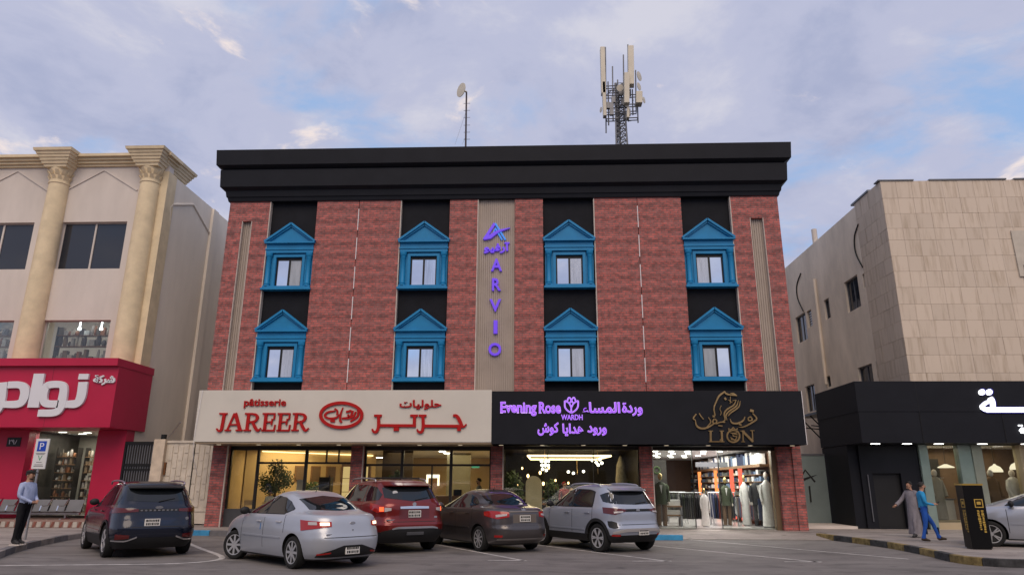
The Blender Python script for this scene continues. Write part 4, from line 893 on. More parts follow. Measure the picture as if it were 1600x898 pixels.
MB().box(11.6, 20, 26.6, 28.8, 0.1, 0.16).build('shop_floor', M['floor'], KS)
for x in (11.9, 13.0, 14.1, 15.6, 17.1): MB().box(x-0.14, x+0.14, 25.5, 25.62, 3.035, 3.049).build('soffit_light', emis('soffit_glow', (1, 0.97, 0.9), 6), KS)
area('black_shop_light', (16, 27.6, 2.95), 3.5, 1.6, 60, (1, 0.85, 0.62)); area('soffit_light_glow', (14.5, 25.56, 3.0), 5, 0.15, 12, (1, 0.96, 0.9))
C7 = crop(1500, 590, 8.16, 25.0); u7 = (atY(1561, 640, 25.0).x-atY(1560, 640, 25.0).x)/8.16
M['signwhite'] = emis('sign_white_light', (0.95, 0.96, 1.0), 2.6); M['signblue'] = emis('sign_blue_halo', (0.08, 0.07, 0.4), 0.8)
WS = thing('light_sign', 'glowing white arabic letters with a blue edge on the black fascia', 'sign', (17, 25, 3.6))
big = [([(330, 408), (1300, 408)], 62, False), ([(335, 408), (290, 395), (275, 360), (330, 315), (420, 290)], [58, 50, 46, 44, 40]), ([(372, 255), (400, 300), (410, 400)], [60, 62, 60])]
dots = [([(235, 182), (305, 186)], 62), ([(328, 182), (398, 186)], 62)]
small = [([(770, 690), (1000, 700)], 30, False), ([(760, 680), (790, 640)], 26), ([(795, 635), (800, 690)], 26), ([(738, 606), (754, 608)], 16), ([(770, 606), (786, 608)], 16)]
strokes(WS, 'letter_halo', C7, sh([(it[0], [w*1.35 for w in it[1]] if isinstance(it[1], list) else it[1]*1.35)+tuple(it[2:]) for it in big], 10), u7, M['signblue'], 25.0, 0.03)
strokes(WS, 'letter', C7, big, u7, M['signwhite'], 25.0, 0.07)
for cx_ in (270, 362):
    pts = C7(*[(cx_+37*math.cos(k*math.pi/9), 184-37*math.sin(k*math.pi/9)) for k in range(18)]); MB().prism(pts, 24.93, 25.0).build('letter_dot', M['signwhite'], WS)
    pts = C7(*[(cx_+14+46*math.cos(k*math.pi/9), 180-46*math.sin(k*math.pi/9)) for k in range(18)]); MB().prism(pts, 24.97, 25.0).build('letter_halo', M['signblue'], WS)
strokes(WS, 'small_lettering', C7, small, u7, M['signwhite'], 25.0, 0.05)
# frosted glass entrance between main building and black shop
fg = thing('glass_entrance', 'frosted glass entrance door with dark logo between the brick and black buildings', 'door', (10.3, 28.5, 0.15))
MB().box(8.95, 11.22, 28.48, 28.50, 0.22, 2.75).build('pane', mat('frosted_pane', (0.20, 0.25, 0.25), 0.22, var=0.12, vs=0.8), fg)
MB().box(8.95, 11.22, 28.46, 28.53, 2.751, 2.82).build('head_rail', M['greymetal'], fg); MB().box(8.95, 11.22, 28.44, 28.56, 0.15, 0.22).build('threshold', M['stucco'], fg)
for x in (10.0, 10.5): MB().box(x-0.02, x+0.02, 28.41, 28.46, 1.0, 1.6).build('handle', M['ink'], fg)
MB().box(10.15, 10.3, 28.46, 28.478, 1.22, 1.45).build('lock', M['ink'], fg)
lg = MB(); ribbon(lg, [(10.1, 1.75), (10.42, 2.2), (10.75, 1.75)], 0.07, 28.47, 28.479, False); ribbon(lg, [(10.15, 1.78), (10.5, 1.9), (10.85, 2.02)], [0.1, 0.07, 0.01], 28.466, 28.479)
lg.build('logo', M['ink'], fg)
single('entrance_step', MB().box(8.95, 11.2, 26.2, 28.42, 0.10, 0.235), M['stucco'], 'pale stone step before the frosted glass entrance', 'step')

# ================================================================== on the roof
TW = thing('telecom_tower', 'lattice telecom mast crowded with panel antennas on the roof', 'tower', (4.0, 30, 13.3))
TX, TY = 4.0, 30.0
lat = MB(); legs = [(TX-0.34, TY-0.3), (TX+0.34, TY-0.3), (TX, TY+0.35)]
for (x, y) in legs: lat.cyl((x, y, 13.3), (TX+(x-TX)*0.55, TY+(y-TY)*0.55, 20.4), 0.045, n=6)
def leg_at(i, z): s_ = 1-0.45*(z-13.3)/7.1; x, y = legs[i]; return Vector((TX+(x-TX)*s_, TY+(y-TY)*s_, z))
z = 13.4
while z < 20.2:
    for i in range(3):
        j = (i+1) % 3; lat.cyl(leg_at(i, z), leg_at(j, z+0.28), 0.02, n=5); lat.cyl(leg_at(i, z+0.28), leg_at(j, z+0.28), 0.018, n=5); lat.cyl(leg_at(j, z), leg_at(i, z+0.28), 0.016, n=5)
    z += 0.28
lat.build('lattice_mast', M['greymetal'], TW)
def TP(px, py, Y=30): return atY(px, py, Y)
def tower_panel(x0, y0, x1, y1, wpx, d=0.16, Y=29.6, m='antenna'):
    a, b = TP(x0, y0, Y), TP(x1, y1, Y); w = (TP(x0+wpx, y0, Y).x-a.x)/2
    MB().obox((a+b)/2, (w, 0, 0), (0, d, 0), (b-a)/2).build('panel_antenna', M[m], TW, bevel=0.02)
tower_panel(941, 76, 943, 148, 7); tower_panel(985, 74, 986, 134, 9, Y=29.3); tower_panel(979, 116, 979, 163, 8, Y=29.1); tower_panel(943, 130, 945, 183, 5); tower_panel(998, 146, 998, 164, 10, d=0.22)
tower_panel(981, 170, 981, 186, 4, Y=29.3)
for x, y0, y1 in ((946, 74, 208), (957, 104, 190), (974, 86, 190), (981, 70, 190), (993, 110, 175), (996, 160, 192), (950, 128, 196), (965, 125, 215), (988, 140, 180)):
    MB().cyl(TP(x, y0), TP(x+1, y1), 0.032, n=6).build('mounting_pole', M['greymetal'], TW)
ar = MB()
for y, xa, xb in ((135, 946, 990), (150, 945, 996), (176, 946, 994), (186, 948, 996), (142, 950, 985), (165, 948, 992)):
    ar.cyl(TP(xa, y, 29.7), TP(xb, y-2, 29.7), 0.028, n=5); ar.cyl(TP(xa, y+4, 30.3), TP(xb, y+2, 30.3), 0.028, n=5); ar.cyl(TP(xa, y, 29.7), TP(xa, y+4, 30.3), 0.025, n=5); ar.cyl(TP(xb, y-2, 29.7), TP(xb, y+2, 30.3), 0.025, n=5)
for k in range(16):
    x = random.uniform(948, 990); y = random.uniform(130, 190); ar.cyl(TP(x, y, 29.8), TP(x+random.uniform(-8, 8), y+random.uniform(-12, 12), 30.2), 0.02, n=5)
ar.build('support_arms', M['greymetal'], TW)
for k in range(9):
    x, y = (random.uniform(948, 992), random.uniform(132, 188)); q = TP(x, y, 29.75); MB().box(q.x-0.09, q.x+0.09, q.y-0.08, q.y+0.08, q.z-0.16, q.z+0.16).build('radio_unit', M['greymetal'], TW)
def dish(parent, c, d, r, name='dish'):
    c = Vector(c); d = Vector(d).normalized(); a = d.orthogonal().normalized(); b = d.cross(a); n = 18; V_ = []
    for rr, h in ((0.0, 0.0), (0.5, 0.05), (0.85, 0.14), (1.0, 0.22), (1.0, 0.30), (0.0, 0.34)):
        V_ += [c+d*(h*r)+(a*math.cos(2*math.pi*i/n)+b*math.sin(2*math.pi*i/n))*max(rr, 0.001)*r for i in range(n)]
    F_ = [(k*n+i, k*n+(i+1) % n, (k+1)*n+(i+1) % n, (k+1)*n+i) for k in range(5) for i in range(n)]
    return MB().add(V_, F_).build(name, M['antenna'], parent, smooth=True)
dish(TW, TP(969, 138, 29.4), (-0.2, -1, -0.2), 0.17); dish(TW, TP(997, 120, 29.8), (0.7, -0.5, 0), 0.24); dish(TW, TP(997, 136, 29.8), (0.7, -0.5, 0), 0.2); dish(TW, TP(1005, 157, 29.8), (0.8, -0.5, 0), 0.16); dish(TW, TP(940, 172, 29.8), (-1, -0.3, 0), 0.14)
DM = thing('dish_mast', 'thin dark pole with a single round dish on the roof', 'antenna', (-3.4, 30, 13.3))
MB().cyl((-3.4, 30, 13.3), (-3.46, 30, 20.15), 0.05, 0.04, n=8).build('pole', mat('mast_brown', (0.06, 0.045, 0.05), 0.6), DM)
dish(DM, TP(723, 142, 29.9), (-0.75, -0.66, 0.0), 0.36)
MB().cyl(TP(724, 142, 30), TP(729, 144, 30), 0.05, n=8).build('bracket', M['antenna'], DM)
for y in (162, 173, 184, 196, 207, 218): MB().cyl(TP(724.5, y), TP(734.5, y-0.3), 0.012, n=5).build('step_rung', M['greymetal'], DM)
MB().cyl(TP(728, 175), TP(711, 226), 0.006, n=4).build('guy_wire', M['greymetal'], DM); MB().cyl(TP(729, 210), TP(722, 226), 0.006, n=4).build('guy_wire', M['greymetal'], DM)

# ================================================================== black collection box at the right kerb
bx = atZ(1530, 857, 0.15)
BN = thing('collection_box', 'tall black metal collection box with gold marks and a gold rim', 'box', (bx.x, bx.y, 0.15), rz=R(-7), local=True)
MB().box(-0.225, 0.225, -0.20, 0.20, 0.03, 1.48).build('body', mat('gloss_black', (0.006, 0.006, 0.007), 0.35, var=0, spec=0.15), BN, bevel=0.01)
MB().box(-0.20, 0.20, -0.18, 0.18, 0.0, 0.03).build('foot', M['blackmetal'], BN)
MB().box(-0.235, 0.235, -0.21, 0.21, 1.48, 1.52).build('rim', mat('gold_rim', (0.42, 0.28, 0.07), 0.4, metal=0.5, var=0.1), BN)
gm = mat('gold_print', (0.45, 0.30, 0.06), 0.5, var=0.1)
def gold_marks(face):
    def P3(u, v, d):   # u across the face, v up
        return (u, -0.202-d, v) if face == 0 else (-0.227-d, -u, v)
    mb = MB()
    def rect(u0, u1, v0, v1):
        n = len(mb.v); mb.add([P3(u0, v0, 0.003), P3(u1, v0, 0.003), P3(u1, v1, 0.003), P3(u0, v1, 0.003), P3(u0, v0, 0), P3(u1, v0, 0), P3(u1, v1, 0), P3(u0, v1, 0)], [(0, 1, 2, 3), (3, 2, 6, 7), (0, 4, 5, 1), (1, 5, 6, 2), (0, 3, 7, 4)])
    rect(-0.02, 0.17, 1.14, 1.16); rect(-0.02, 0.0, 0.98, 1.14); rect(0.15, 0.17, 0.98, 1.14); rect(-0.02, 0.17, 0.96, 0.98); rect(0.03, 0.12, 1.03, 1.10)
    rr = random.Random(4)
    for col_, (u0, u1) in enumerate(((0.09, 0.16), (0.0, 0.07))):
        v = 0.90
        while v > (0.42 if col_ == 0 else 0.46):
            h = rr.uniform(0.015, 0.05); rect(u0+rr.uniform(0, 0.02), u1-rr.uniform(0, 0.02), v-h, v); v -= h+rr.uniform(0.006, 0.02)
    mb.build('gold_lettering', gm, BN)
gold_marks(0); gold_marks(1)
# ================================================================== interiors
FZ = 0.2; CZ = 2.88
def room(x0, x1, y1, wall, ceil, floor):
    MB().box(x0, x1, 25.3, y1, 0.08, FZ).build('interior_floor', floor, B)
    MB().box(x0, x1, 25.41, y1, CZ, CZ+0.02).build('interior_ceiling', ceil, B)
    MB().box(x0-0.1, x0, 25.36, y1, FZ, CZ).build('interior_wall', wall, B)
    MB().box(x1, x1+0.1, 25.36, y1, FZ, CZ).build('interior_wall', wall, B)
    MB().box(x0-0.1, x1+0.1, y1, y1+0.1, 0.1, CZ+0.02).build('interior_wall', wall, B)
room(-11.15, -1.62, 36, M['warmwall'], M['paleceil'], M['floor'])
room(-1.40, 3.58, 31, M['darkwall'], mat('dark_ceiling', (0.05, 0.04, 0.035), 0.6), mat('dark_floor', (0.06, 0.05, 0.045), 0.4))
room(3.80, 8.28, 38, mat('brown_panel', (0.10, 0.05, 0.03), 0.5, var=0.2), mat('white_ceiling', (0.75, 0.75, 0.76), 0.7, var=0), mat('pale_tile_floor', (0.42, 0.40, 0.39), 0.2, var=0.06))
area('bakery_light_left', (-9.3, 27.4, 2.8), 2.5, 2.0, 78, (1, 0.75, 0.42)); area('bakery_light_right', (-4, 29.5, 2.8), 4, 6, 150, (1, 0.78, 0.45))
area('flower_front_fill', (0.9, 25.6, 2.8), 3.5, 0.4, 32, (1, 0.78, 0.5)); area('flower_light', (0.9, 27.2, 2.6), 3.5, 2.2, 70, (1, 0.72, 0.42)); area('suit_light', (6.0, 29.5, 2.82), 3.6, 7, 420, (1, 0.95, 0.9)); area('suit_front_light', (6.5, 25.9, 2.8), 3, 0.6, 90, (1, 0.95, 0.9))  # flower shop front fill is added to brighten the arched board
# --- bakery: slanted wall with cove light, framed panels, counter
A_, B_ = Vector((-11.1, 26.6)), Vector((-7.2, 31.2)); dv_ = (B_-A_).normalized(); nv_ = Vector((dv_.y, -dv_.x))
def wallp(s, off, z): q = A_+dv_*s+nv_*off; return Vector((q.x, q.y, z))
MB().hprism([(A_.x, A_.y), (B_.x, B_.y), (B_.x-0.1, B_.y+0.3), (A_.x-0.05, A_.y+0.3)], FZ, CZ).build('interior_wall', M['warmwall'], B)
MB().obox(wallp(3.2, 0.06, 2.80), dv_.to_3d()*2.6, nv_.to_3d()*0.03, (0, 0, 0.018)).build('cove_light', emis('cove_glow', (1, 0.72, 0.35), 3.2), B)
for k in range(5):
    s_ = 2.3+k*0.72
    t = thing('wall_panel', 'brown framed panel on the warm bakery wall, number %s from the tree' % ['one', 'two', 'three', 'four', 'five'][k], 'frame', tuple(wallp(s_, 0.03, 1.75)), 'framed panels in the bakery')
    t['label'] = ['brown framed wall panel nearest the indoor tree', 'brown framed wall panel second from the indoor tree', 'brown framed wall panel in the middle of five in the bakery', 'brown framed wall panel second from the bakery door', 'brown framed wall panel nearest the bakery door'][k]
    MB().obox(wallp(s_, 0.03, 2.0), dv_.to_3d()*0.22, nv_.to_3d()*0.02, (0, 0, 0.30)).build('board', M['wood'], t)
    MB().obox(wallp(s_, 0.055, 2.0), dv_.to_3d()*0.17, nv_.to_3d()*0.006, (0, 0, 0.25)).build('picture', mat('panel_brown', (0.16, 0.10, 0.06), 0.6), t)
def leaves(mb, c, r, n, size, seed=1, sc=(1, 1, 1), clumps=0):
    rr = random.Random(seed); cs = []
    for k in range(max(1, clumps)):
        d = Vector((rr.gauss(0, 1), rr.gauss(0, 1), rr.gauss(0, 1))).normalized(); cs.append((Vector(c)+Vector((d.x*sc[0], d.y*sc[1], d.z*sc[2]))*r*(0.62 if clumps else 0), r*(0.48 if clumps else 1)))
    for k in range(n):
        cc, cr = rr.choice(cs); d = Vector((rr.gauss(0, 1), rr.gauss(0, 1), rr.gauss(0, 1))).normalized()*cr*rr.random()**0.4
        p = cc+(Vector((d.x*sc[0], d.y*sc[1], d.z*sc[2])) if not clumps else d)
        a = Vector((rr.gauss(0, 1), rr.gauss(0, 1), rr.gauss(0, 1))).normalized(); b = a.orthogonal().normalized()
        s_ = size*rr.uniform(0.6, 1.3)
        mb.add([p-a*s_, p+b*s_*0.4, p+a*s_, p-b*s_*0.4], [(0, 1, 2, 3)])
    return mb
TR = thing('potted_tree', 'bushy round indoor tree in the warm bakery window', 'tree', (-9.75, 26.3, FZ))
tk = MB().cyl((-9.75, 26.3, 0.75), (-9.78, 26.3, 1.3), 0.06, 0.05, n=8)
for k in range(7):
    a = k*0.9; tk.cyl((-9.78, 26.3, 1.25), (-9.78+0.35*math.cos(a), 26.3+0.3*math.sin(a), 1.75+0.08*(k % 3)), 0.03, 0.01, n=6)
tk.build('trunk', M['bark'], TR, smooth=True)
leaves(MB(), (-9.78, 26.3, 1.80), 0.66, 1700, 0.055, 3, clumps=17).build('crown', M['leaf'], TR)
MB().lathe([(0.26, FZ), (0.34, 0.45), (0.36, 0.78), (0.33, 0.78), (0.32, 0.72)], (-9.75, 26.3, 0), 18).build('pot', mat('terracotta', (0.35, 0.20, 0.11), 0.7), TR, smooth=True)
CT = thing('display_counter', 'dark bakery counter with boxes behind the left shop window', 'counter', (-8.6, 28.4, FZ))
MB().box(-10.0, -7.5, 28.3, 28.9, FZ, 1.15).build('counter_body', M['wood'], CT); MB().box(-10.05, -7.45, 28.25, 28.95, 1.151, 1.2).build('counter_top', M['darkframe'], CT)
tag(leaves(MB(), (-9.0, 28.5, 1.45), 0.35, 500, 0.06, 8, (2, 0.6, 0.7)).build('counter_flowers', M['leaf'], CT), kind='stuff')
DC = thing('display_cabinet', 'tall dark shelf cabinet beside the bakery door', 'cabinet', (-8.0, 26.8, FZ))
MB().box(-8.28, -7.85, 26.7, 27.1, FZ, 1.85).build('cabinet_body', M['darkframe'], DC)
for z in (0.6, 0.95, 1.3, 1.6): MB().box(-8.25, -7.88, 26.66, 26.70, z, z+0.02).build('shelf', M['greymetal'], DC)
BS = thing('poster_stand', 'white notice board stand in the bakery window', 'board', (-8.75, 26.2, FZ)); MB().box(-8.95, -8.6, 26.2, 26.22, 0.95, 1.75).build('board', M['stucco'], BS); MB().cyl((-8.78, 26.22, FZ), (-8.78, 26.22, 1.0), 0.02).build('post', M['steel'], BS)
for i, (x, w, l) in enumerate(((-7.4, 0.30, 'lit yellow door panel behind the bakery entrance, left of two'), (-6.85, 0.28, 'lit yellow door panel behind the bakery entrance, right of two'))):
    t = thing('lit_cabinet', l, 'cabinet', (x, 27.6, FZ), 'lit panels by the bakery entrance')
    MB().box(x-w, x+w, 27.55, 27.75, FZ, 2.35).build('cabinet_body', M['wood'], t); MB().box(x-w+0.08, x+w-0.08, 27.53, 27.549, 0.3, 2.25).build('lit_panel', emis('lit_yellow', (1, 0.68, 0.28), 0.75), t)
    for z in (0.8, 1.3, 1.8): MB().box(x-w+0.08, x+w-0.08, 27.515, 27.529, z, z+0.02).build('shelf', M['wood'], t)
def chair(x, y, rz, label):
    t = thing('wooden_chair', label, 'chair', (x, y, FZ), rz=rz, local=True); wm = mat('pale_wood', (0.5, 0.33, 0.16), 0.5)
    for sx in (-0.18, 0.18):
        for sy in (-0.18, 0.18): MB().cyl((sx*1.15, sy*1.15, 0), (sx, sy, 0.45 if sy < 0 else 0.8), 0.016, n=6).build('leg', wm, t)
    MB().box(-0.21, 0.21, -0.21, 0.21, 0.45, 0.48).build('seat', wm, t); MB().box(-0.2, 0.2, 0.17, 0.2, 0.65, 0.82).build('backrest', wm, t)
chair(-10.5, 25.9, 0.4, 'pale wooden chair in the left corner of the bakery window')
TB = thing('cafe_table', 'small round pale table under the indoor tree', 'table', (-9.6, 25.75, FZ)); MB().lathe([(0.36, 0.92), (0.38, 0.93), (0.38, 0.955)], (-9.6, 25.75, 0), 20).build('table_top', MATS['pale_wood'], TB); MB().cyl((-9.6, 25.75, FZ), (-9.6, 25.75, 0.92), 0.03).build('stem', M['darkframe'], TB)
# right half of the bakery: ceiling spots, picture, cabinet
nm = ['first', 'second', 'third', 'fourth', 'fifth', 'sixth', 'seventh', 'eighth', 'ninth', 'tenth']
for k in range(7):
    q = atZ(691+k*6.9, 705.5+k*2.75, 2.85); single('ceiling_spot', MB().lathe([(0.10, 0.0), (0.13, 0.0), (0.13, 0.03)], (q.x, min(q.y, 35), 2.85), 12), M['lampwhite'], 'round ceiling spot, %s from the street in the right bakery row' % nm[k], 'lamp', 'right row of bakery spots')
for k in range(3):
    q = atZ(606+k*10, 717+k*2.2, 2.85); single('ceiling_spot', MB().lathe([(0.10, 0.0), (0.13, 0.0), (0.13, 0.03)], (q.x, min(q.y, 35), 2.85), 12), M['lampwhite'], 'round ceiling spot, %s of three by the middle brick pillar' % ['left', 'middle', 'right'][k], 'lamp', 'left row of bakery spots')
MB().box(-3.9, -2.9, 30.0, 30.2, FZ, CZ).build('interior_column', mat('grey_green_col', (0.22, 0.2, 0.14), 0.7), B)
MB().box(-6.2, -5.0, 28.0, 28.1, FZ, CZ).build('interior_wall', mat('dark_brown', (0.06, 0.04, 0.025), 0.6), B)
t = thing('menu_screen', 'bright white menu screen on the bakery wall behind the red car', 'screen', (-4.55, 30, 1.7)); MB().box(-4.75, -4.2, 30.0, 30.06, 1.55, 2.0).build('screen', emis('screen_glow', (1, 0.85, 0.6), 2.2), t); MB().box(-4.66, -4.28, 29.985, 29.999, 1.45, 1.86).build('inner_panel', M['wood'], t)
for x, l in ((-2.6, 'small green exit sign near the right bakery pillar'), (-5.9, 'small green exit sign near the middle bakery pillar')): single('exit_sign', MB().box(x-0.16, x+0.16, 29.0, 29.04, 2.25, 2.4), mat('exit_green', (0.05, 0.25, 0.16), 0.5, var=0, emit=(0.1, 0.5, 0.35), es=0.3), l, 'sign')
CN = thing('cash_counter', 'dark counter with register behind the right bakery window', 'counter', (-2.8, 26.8, FZ)); MB().box(-3.9, -1.75, 26.6, 27.2, FZ, 1.2).build('counter_body', M['wood'], CN); MB().box(-3.2, -2.9, 26.7, 27.0, 1.2, 1.42).build('register', M['blackmetal'], CN)
tag(leaves(MB(), (-5.4, 26.6, 1.75), 0.4, 900, 0.06, 12, (1, 0.8, 1.0), 8).build('indoor_plant', M['leaf']), 'dark leafy indoor plant beside the middle brick pillar', 'plant')
# --- flower shop
LR_ = emis('chandelier_tube', (1, 0.72, 0.36), 5.0)
CH = thing('chandelier', 'large glowing rectangular light ring in the flower shop', 'chandelier', (0.9, 26.6, 2.6))
q = [atZ(825, 705, 2.62), atZ(959, 705.5, 2.62), atZ(931, 727, 2.62), atZ(833, 726.5, 2.62)]
q = [Vector((-0.42, 26.0, 2.62)), Vector((2.6, 26.0, 2.62)), Vector((2.35, 29.6, 2.62)), Vector((-0.35, 29.6, 2.62))]
for a, b in ((0, 1), (1, 2), (2, 3), (3, 0)): MB().cyl(q[a], q[b], 0.035, n=8).build('light_tube', LR_, CH)
for p in q: MB().cyl(p, (p.x, p.y, CZ), 0.006, n=4).build('wire', M['ink'], CH)
globm = emis('globe_glow', (1, 0.9, 0.72), 7)
def cluster(x, y, zs, l):
    t = thing('globe_lamp', l, 'lamp', (x, y, 2.3)); MB().cyl((x, y, 2.0), (x, y, CZ), 0.012, n=6).build('stem', M['gold'], t)
    for i, (dx, z) in enumerate(zs): MB().ball((x+dx, y+0.05*(i % 2), z), 0.055, 10, 6).build('globe', globm, t, smooth=True)
cluster(0.2, 26.4, [(-0.12, 2.45), (0.02, 2.42), (0.13, 2.44), (-0.1, 2.3), (0.02, 2.29), (0.12, 2.3), (-0.08, 2.16), (0.05, 2.12)], 'cluster of white globe lamps at the left of the flower shop')
cluster(2.2, 27.0, [(-0.2, 2.5), (-0.05, 2.42), (0.08, 2.53), (0.16, 2.4), (0.02, 2.33)], 'cluster of white globe lamps at the right of the flower shop')
cluster(1.5, 28.5, [(-0.35, 2.1), (-0.15, 2.05), (0.25, 2.12)], 'low trio of globe lamps deep in the flower shop')
for i, (px, py) in enumerate(((825, 743), (844, 738), (849, 755), (857, 730), (816, 731), (809, 758), (868, 750), (965, 740), (970, 745), (888, 754))):
    p = atY(px, py, 26.2+0.25*(i % 3)); t = thing('pendant_bulb', 'warm bulb', 'lamp', tuple(p), 'bulbs hanging in the flower shop')
    t['label'] = ['warm bulb left of the arched cream board', 'warm bulb above the arched cream board', 'warm bulb at the right edge of the arched cream board', 'small warm bulb higher than the arched board', 'topmost small warm bulb near the left pillar', 'lowest warm bulb near the left pillar', 'warm bulb right of the arched cream board', 'warm bulb near the right pillar, left of two', 'warm bulb near the right pillar, right of two', 'warm bulb above the red clothed person'][i]
    MB().ball(p, 0.045 if i < 4 else 0.03, 10, 6, sc=(1, 1, 1.5)).build('bulb', M['lampwarm'], t, smooth=True); MB().cyl(p, (p.x, p.y, CZ), 0.005, n=4).build('cord', M['ink'], t)
AB = thing('arch_board', 'tall cream arched board standing in the flower shop window', 'board', (-0.4, 25.7, FZ))
ac = atY(834, 757, 25.7).x; pts = [(ac-0.29, FZ), (ac+0.29, FZ)]+[(ac+0.29*math.cos(t*math.pi/12), 1.62+0.29*math.sin(t*math.pi/12)) for t in range(13)]
MB().prism(pts, 25.68, 25.72).build('board', mat('arch_cream', (0.62, 0.52, 0.34), 0.6), AB)
for i, (x, y, z, r, n, l) in enumerate(((-0.95, 26.0, 1.35, 0.5, 1100, 'tall dark green plant behind the left side of the flower shop window'), (0.45, 26.4, 1.25, 0.38, 800, 'green plant right of the arched cream board'), (3.2, 26.3, 1.2, 0.4, 800, 'leafy plant by the right pillar of the flower shop'), (1.8, 27.0, 0.95, 0.5, 700, 'low green plant mass in the middle of the flower shop'))):
    t = thing('shop_plant', l, 'plant', (x, y, FZ), 'plants in the flower shop'); leaves(MB(), (x, y, z), r, n, 0.07, 20+i, (0.8, 0.6, 1.5)).build('foliage', M['leaf'], t); MB().lathe([(0.12, FZ), (0.18, 0.55), (0.16, 0.55)], (x, y, 0), 12).build('pot', M['darkframe'], t)
blm = [mat('bloom_%d' % i, c, 0.6, var=0.1) for i, c in enumerate(((0.5, 0.38, 0.3), (0.42, 0.16, 0.12), (0.55, 0.5, 0.42)))]
fl = MB(); rr = random.Random(5)
for k in range(70):
    fl.ball((rr.uniform(-1.0, 3.4), rr.uniform(27.4, 29.5), rr.uniform(0.7, 1.5)), rr.uniform(0.04, 0.09), 7, 5, rr.randrange(3))
tag(fl.build('flower_display', blm), 'massed small pale and red blooms on the flower shop tables', 'flowers', kind='stuff')
t = thing('flower_shelf', 'dark wooden flower stand with bouquets at the back of the flower shop', 'stand', (1.2, 28.4, FZ))
for z, y in ((0.6, 27.3), (0.9, 28.2), (1.1, 29.2)): MB().box(-1.1, 3.4, y, y+0.5, z-0.05, z).build('shelf', M['wood'], t)
for x in (-1, 1.2, 3.3): MB().box(x-0.03, x+0.03, 27.3, 29.6, FZ, 0.6).build('leg', M['wood'], t)
t = thing('dried_branch', 'pale dried palm sheaf standing at the right of the flower shop', 'plant', (2.9, 25.9, FZ)); MB().lathe([(0.08, FZ), (0.15, 0.8), (0.22, 1.8), (0.16, 2.3), (0.05, 2.6)], (2.95, 25.95, 0), 9).build('sheaf', mat('dried', (0.28, 0.24, 0.16), 0.9, var=0.3, vs=9), t, smooth=True)
# --- suit shop
for k in range(26):
    r_ = k // 5; q = Vector((4.3+(k % 5)*0.62+0.2*(r_ % 2), 25.9+r_*1.9, CZ-0.02))
    single('ceiling_spot', MB().box(q.x-0.09, q.x+0.09, q.y-0.09, q.y+0.09, CZ-0.03, CZ-0.005), M['lampwhite'], 'square ceiling spot in the suit shop grid', 'lamp', 'suit shop ceiling spots')
ups = [(1068, 0), (1080, 0), (1098, 0), (1124, 0), (1149, 1), (1163, 1)]
ledo = emis('led_orange', (1, 0.28, 0.08), 1.6); ledr = emis('led_red', (1, 0.15, 0.09), 1.8)
WSh = thing('wall_shelving', 'long brown wall shelving with lit orange uprights in the suit shop', 'shelf', (8.1, 31, FZ))
ys = [atX(px, 760, 8.05).y for px, _ in ups]+[25.9]
for (px, c), y in zip(ups, ys): MB().box(7.86, 8.0, y-0.05, y+0.05, FZ+0.1, 2.25).build('lit_upright', ledr if c else ledo, WSh)
MB().box(7.85, 8.27, 25.8, 37.5, 2.25, 2.35).build('top_board', M['wood'], WSh)
cm = [mat('cloth_%d' % i, c, 0.85, var=0.1, vs=8) for i, c in enumerate(((0.62, 0.60, 0.58), (0.025, 0.035, 0.08), (0.03, 0.03, 0.033), (0.10, 0.10, 0.09), (0.45, 0.37, 0.26), (0.22, 0.06, 0.05), (0.12, 0.17, 0.26), (0.055, 0.065, 0.04)))]
ysort = sorted(ys)
for i in range(len(ysort)-1):
    y0, y1 = ysort[i]+0.1, ysort[i+1]-0.1
    if y1-y0 < 0.3: continue
    for z in (1.25, 1.5, 1.75, 2.0): MB().box(7.9, 8.26, y0, y1, z-0.02, z).build('shelf_board', M['wood'], WSh)
    g_ = MB(); rr = random.Random(i)
    for z in (1.25, 1.5, 1.75, 2.0):
        y = y0+0.03
        while y < y1-0.25: g_.box(7.93, 8.2, y, y+0.24, z, z+rr.uniform(0.08, 0.19), rr.choice((0, 1, 2, 3, 6, 4))); y += 0.3
    y = y0
    while y < y1: g_.box(7.75, 8.15, y, y+0.06, 0.45+rr.uniform(-0.05, 0.1), 1.16, rr.choice((1, 1, 2, 3, 0, 5))); y += 0.085
    tag(g_.build('folded_clothes', cm, WSh), kind='stuff')
hb = MB(); rr = random.Random(9); y = 26.2
while y < 36: hb.box(7.9, 8.2, y, y+0.28, 2.36, 2.36+rr.uniform(0.3, 0.46), rr.choice((0, 0, 0, 1, 6))); y += 0.3
tag(hb.build('boxed_shirts', cm, WSh), kind='stuff')
def rings(prof, c, n=16):
    mb = MB(); c = Vector(c); V_ = []
    for z, rx, ry, ox, oy in prof: V_ += [c+Vector((ox+rx*math.cos(2*math.pi*i/n), oy+ry*math.sin(2*math.pi*i/n), z)) for i in range(n)]
    F_ = [(k*n+i, k*n+(i+1) % n, (k+1)*n+(i+1) % n, (k+1)*n+i) for k in range(len(prof)-1) for i in range(n)]
    return mb.add(V_, F_+[tuple(range(n-1, -1, -1)), tuple((len(prof)-1)*n+i for i in range(n))])
